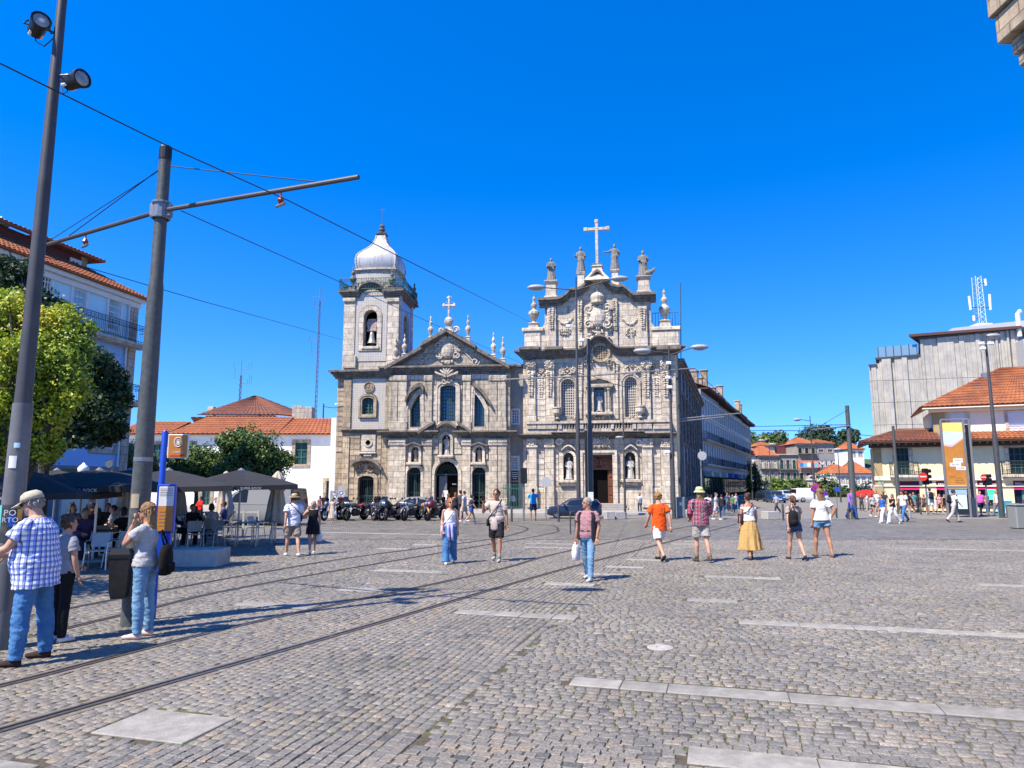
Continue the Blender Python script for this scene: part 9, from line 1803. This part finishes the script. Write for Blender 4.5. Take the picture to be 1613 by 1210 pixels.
far+=[('woman in mustard top standing behind the strapless dress woman',1463,806,778,30,'stand',B_(sex='f',top=('tee',(.5,.36,.1)),bot=('trousers',(.1,.1,.12)),hair=('bob',(.1,.06,.04)))),
('man in teal t-shirt near the far end of the bank shop front',1441,807,775,-50,'step',B_(top=('tee',(.05,.28,.3)),bot=('shorts',(.2,.2,.22)))),
('child in yellow t-shirt beside the man in the black polo shirt',1421,812,788,40,'step2',B_(top=('tee',(.75,.55,.08)),bot=('shorts',(.05,.08,.2)))),
('woman in navy dress walking before the first burgundy shop window',1437,808,777,-80,'walk',B_(sex='f',top=('sleeveless',(.02,.03,.09)),bot=('skirt',(.02,.03,.09),.5,1.2),hair=('long',(.3,.2,.1)))),
('man in grey shirt and jeans beneath the second no entry sign',1557,809,775,30,'stand',B_(top=('shirt',(.3,.3,.32)),bot=('jeans',JED),skin='m')),
('woman in red top far across by the bank corner',1386,809,777,10,'step',B_(sex='f',top=('tee',(.55,.05,.05)),bot=('jeans',JE),hair=('pony',(.06,.04,.03)))),
('man in pale blue shirt crossing behind the lone concrete cube',1224,808,777,-80,'walk',B_(top=('shirt',(.4,.5,.66)),bot=('trousers',(.08,.08,.1)))),
('pair member in white t-shirt near the terrace row corner',1116,815,778,150,'step',B_(top=('tee',(.72,.72,.72)),bot=('shorts',(.1,.1,.12)))),
('woman in green top walking along the terrace row pavement',1155,808,779,-20,'walk2',B_(sex='f',top=('tee',(.1,.3,.14)),bot=('jeans',JED),hair=('long',(.12,.07,.04))))]
PEO={}
for (lab,px,py,tp_,rot,ps,lk) in far: PEO[lab]=at_px(lab,px,py,tp_,rot,ps,lk,.024,FG)
for key,kind,lab,c,kw in (('striding','b','black backpack of the man striding past the billboard',(.02,.02,.022),{}),('leading','b','orange backpack of the young man leading the pair',(.75,.25,.03),{}),('waiting to cross','b','dark backpack of the man waiting to cross',(.02,.02,.03),{}),('blue shorts','b','small pale backpack of the woman in blue shorts',(.60,.62,.66),dict(sz=.75)),('cream maxi','h','white bag with pink print held by the cream dress woman',(.78,.72,.74),dict(nm='aL',drop=.03)),('strapless','h','big cream bag of the woman in the strapless dress',(.66,.58,.46),dict(nm='aL',drop=.02,size=(.17,.09,.15))),('purple shirt and','h','blue bag held by the man in the purple shirt',(.05,.12,.5),dict(nm='aR',drop=.02,size=(.09,.05,.12)))):
    P_=[v for k,v in PEO.items() if key in k][0]
    if kind=='b': P_.backpack(lab,c,**kw)
    else: P_.handbag(lab,c,**kw)
# the cafe
sit=[('woman in white patterned blouse seated with her back to us at the crowded table',330,857,-160,B_(sex='f',top=('tee',mat('cloth_white_print',(.72,.72,.74),(.3,.33,.4),24,.9)),bot=('trousers',(.3,.4,.5)),hair=('bob',(.14,.08,.05)))),
('man in dark blue shirt and sunglasses seated beside the bottles',350,848,-70,B_(top=('shirt',(.03,.06,.22)),bot=('trousers',(.05,.05,.07)),glasses=1,skin='m')),
('woman in black top resting her chin, seated behind the stop post',300,860,60,B_(sex='f',top=('long',(.02,.02,.022)),bot=('trousers',(.02,.02,.02)),hair=('short',(.3,.1,.07)))),
('balding man in purple jumper leaning over the wooden table',128,884,50,B_(top=('long',(.10,.07,.2)),bot=('trousers',(.05,.05,.07)),hair=('short',(.25,.2,.18)))),
('woman with long dark hair seated at the wooden table',148,874,-120,B_(sex='f',top=('long',(.03,.03,.035)),bot=('trousers',(.03,.03,.03)),hair=('long',(.07,.045,.03)))),
('man in white t-shirt seated under the dusty parasol',174,868,-60,B_(top=('tee',(.6,.6,.62)),bot=('jeans',JED),hair=('short',(.03,.02,.015)))),
('woman in black seated left of the litter bin',190,876,-100,B_(sex='f',top=('tee',(.02,.02,.022)),bot=('trousers',(.02,.02,.022)),hair=('bob',(.06,.04,.03)))),
('man in dark clothes seated at the back of the terrace',166,858,20,B_(top=('tee',(.06,.06,.07)),bot=('trousers',(.05,.05,.05)))),
('young woman in grey seated at the back left table',110,862,40,B_(sex='f',top=('tee',(.3,.3,.33)),bot=('jeans',JED),hair=('long',(.2,.12,.06)))),
('man in white shirt seated far back by the folded parasol',338,829,30,B_(top=('shirt',(.68,.68,.7)),bot=('trousers',(.3,.3,.3)),hair=('short',(.05,.03,.02)))),
('woman in white seated far back by the folded parasol',346,829,-30,B_(sex='f',top=('tee',(.75,.75,.75)),bot=('trousers',(.3,.3,.3)),hair=('long',(.06,.04,.03)))),
('man in dark jumper seated beside the blue stop post',268,862,110,B_(top=('long',(.035,.03,.03)),bot=('trousers',(.03,.03,.03)),hair=('short',(.3,.28,.26))))]
for i,(lab,px,py,rot,lk) in enumerate(sit):
    p=G(px,py); Person(lab,(p.x,p.y,0),rot,1.68,'sit' if i%2 else 'sit2',lk,.022,'people at the cafe')
    c=Vector((sin(radians(rot)),-cos(radians(rot)),0)); cafe_chair('white cafe chair under the '+lab.split(' seated')[0].split(' leaning')[0].split(' resting')[0],p.x-c.x*.05,p.y-c.y*.05,radians(rot))
at_px('waitress in bright red jacket standing among the folded parasols',314,826,782,-25,('stand',B_(aL=(25,10,95,-25),aR=(25,10,95,-25))),B_(sex='f',top=('long',(.80,.03,.02)),bot=('trousers',(.03,.03,.03)),hair=('pony',(.04,.03,.02))),.02)
at_px('waiter in black hat and waistcoat at the back of the terrace',141,840,783,20,('stand',B_(aL=(25,10,90,-25))),B_(top=('long',(.03,.03,.035)),bot=('trousers',(.02,.02,.02)),hat=('straw',(.02,.02,.02)),skin='m'),.022)
at_px('standing customer with dark hair left of the waiter',110,846,790,160,'stand',B_(top=('tee',(.05,.05,.06)),bot=('trousers',(.03,.03,.03))),.022)
# ================= FUSE SKINS =================
FOLD={'shirt':.013,'t_shirt':.011,'top':.008,'long_sleeved_shirt':.012,'polo_shirt':.011,'jeans':.011,'trousers':.012,'wide_trousers':.014,'shorts':.011,'skirt':.012,'leggings':.004,'hair':.014,'figure':.022}
FREQ={'hair':(38,38,14),'skirt':(16,16,3),'wide_trousers':(13,13,8),'figure':(9,9,5)}
def finish():
    for o,v,sm in REM:
        md=o.modifiers.new('r','REMESH'); md.mode='VOXEL'; md.voxel_size=v; md.use_smooth_shade=True
        if sm: s2=o.modifiers.new('s','SMOOTH'); s2.iterations=sm; s2.factor=.5
    dg=bpy.context.evaluated_depsgraph_get()
    for o,v,sm in REM:
        ms=list(o.data.materials); me=bpy.data.meshes.new_from_object(o.evaluated_get(dg)); o.modifiers.clear(); o.data=me
        if not len(me.materials):
            for q in ms: me.materials.append(q)
        nm=o.name.split('.')[0]; amp=FOLD.get(nm,0)*v/.02*.6 if v>.013 else FOLD.get(nm,0)*.8
        if amp:
            n_=len(me.vertices); co=np.zeros(n_*3,np.float32); no=np.zeros(n_*3,np.float32); me.vertices.foreach_get('co',co); me.vertices.foreach_get('normal',no); co=co.reshape(-1,3); no=no.reshape(-1,3); sd=(sum(map(ord,o.name))%97)*1.3; f1,f2,f3=FREQ.get(nm,(11,11,24))
            d_=np.array([noise.noise((a*f1+sd,b*f2,c*f3+a*9)) +.5*noise.noise((a*f1*2.3,b*f2*2.3+sd,c*f3*1.8)) for a,b,c in co.tolist()],np.float32); co+=no*(d_*amp)[:,None]; me.vertices.foreach_set('co',co.reshape(-1)); me.update()
        ex=XTRA.get(o.name)
        if ex:
            bm=bmesh.new(); bm.from_mesh(me); tmp=bpy.data.meshes.new('t'); tmp.from_pydata(ex.v,[],ex.f); tmp.polygons.foreach_set('use_smooth',[True]*len(ex.f)); bm.from_mesh(tmp); bm.to_mesh(me); bm.free(); bpy.data.meshes.remove(tmp)
try: XTRA
except NameError: XTRA={}
finish()
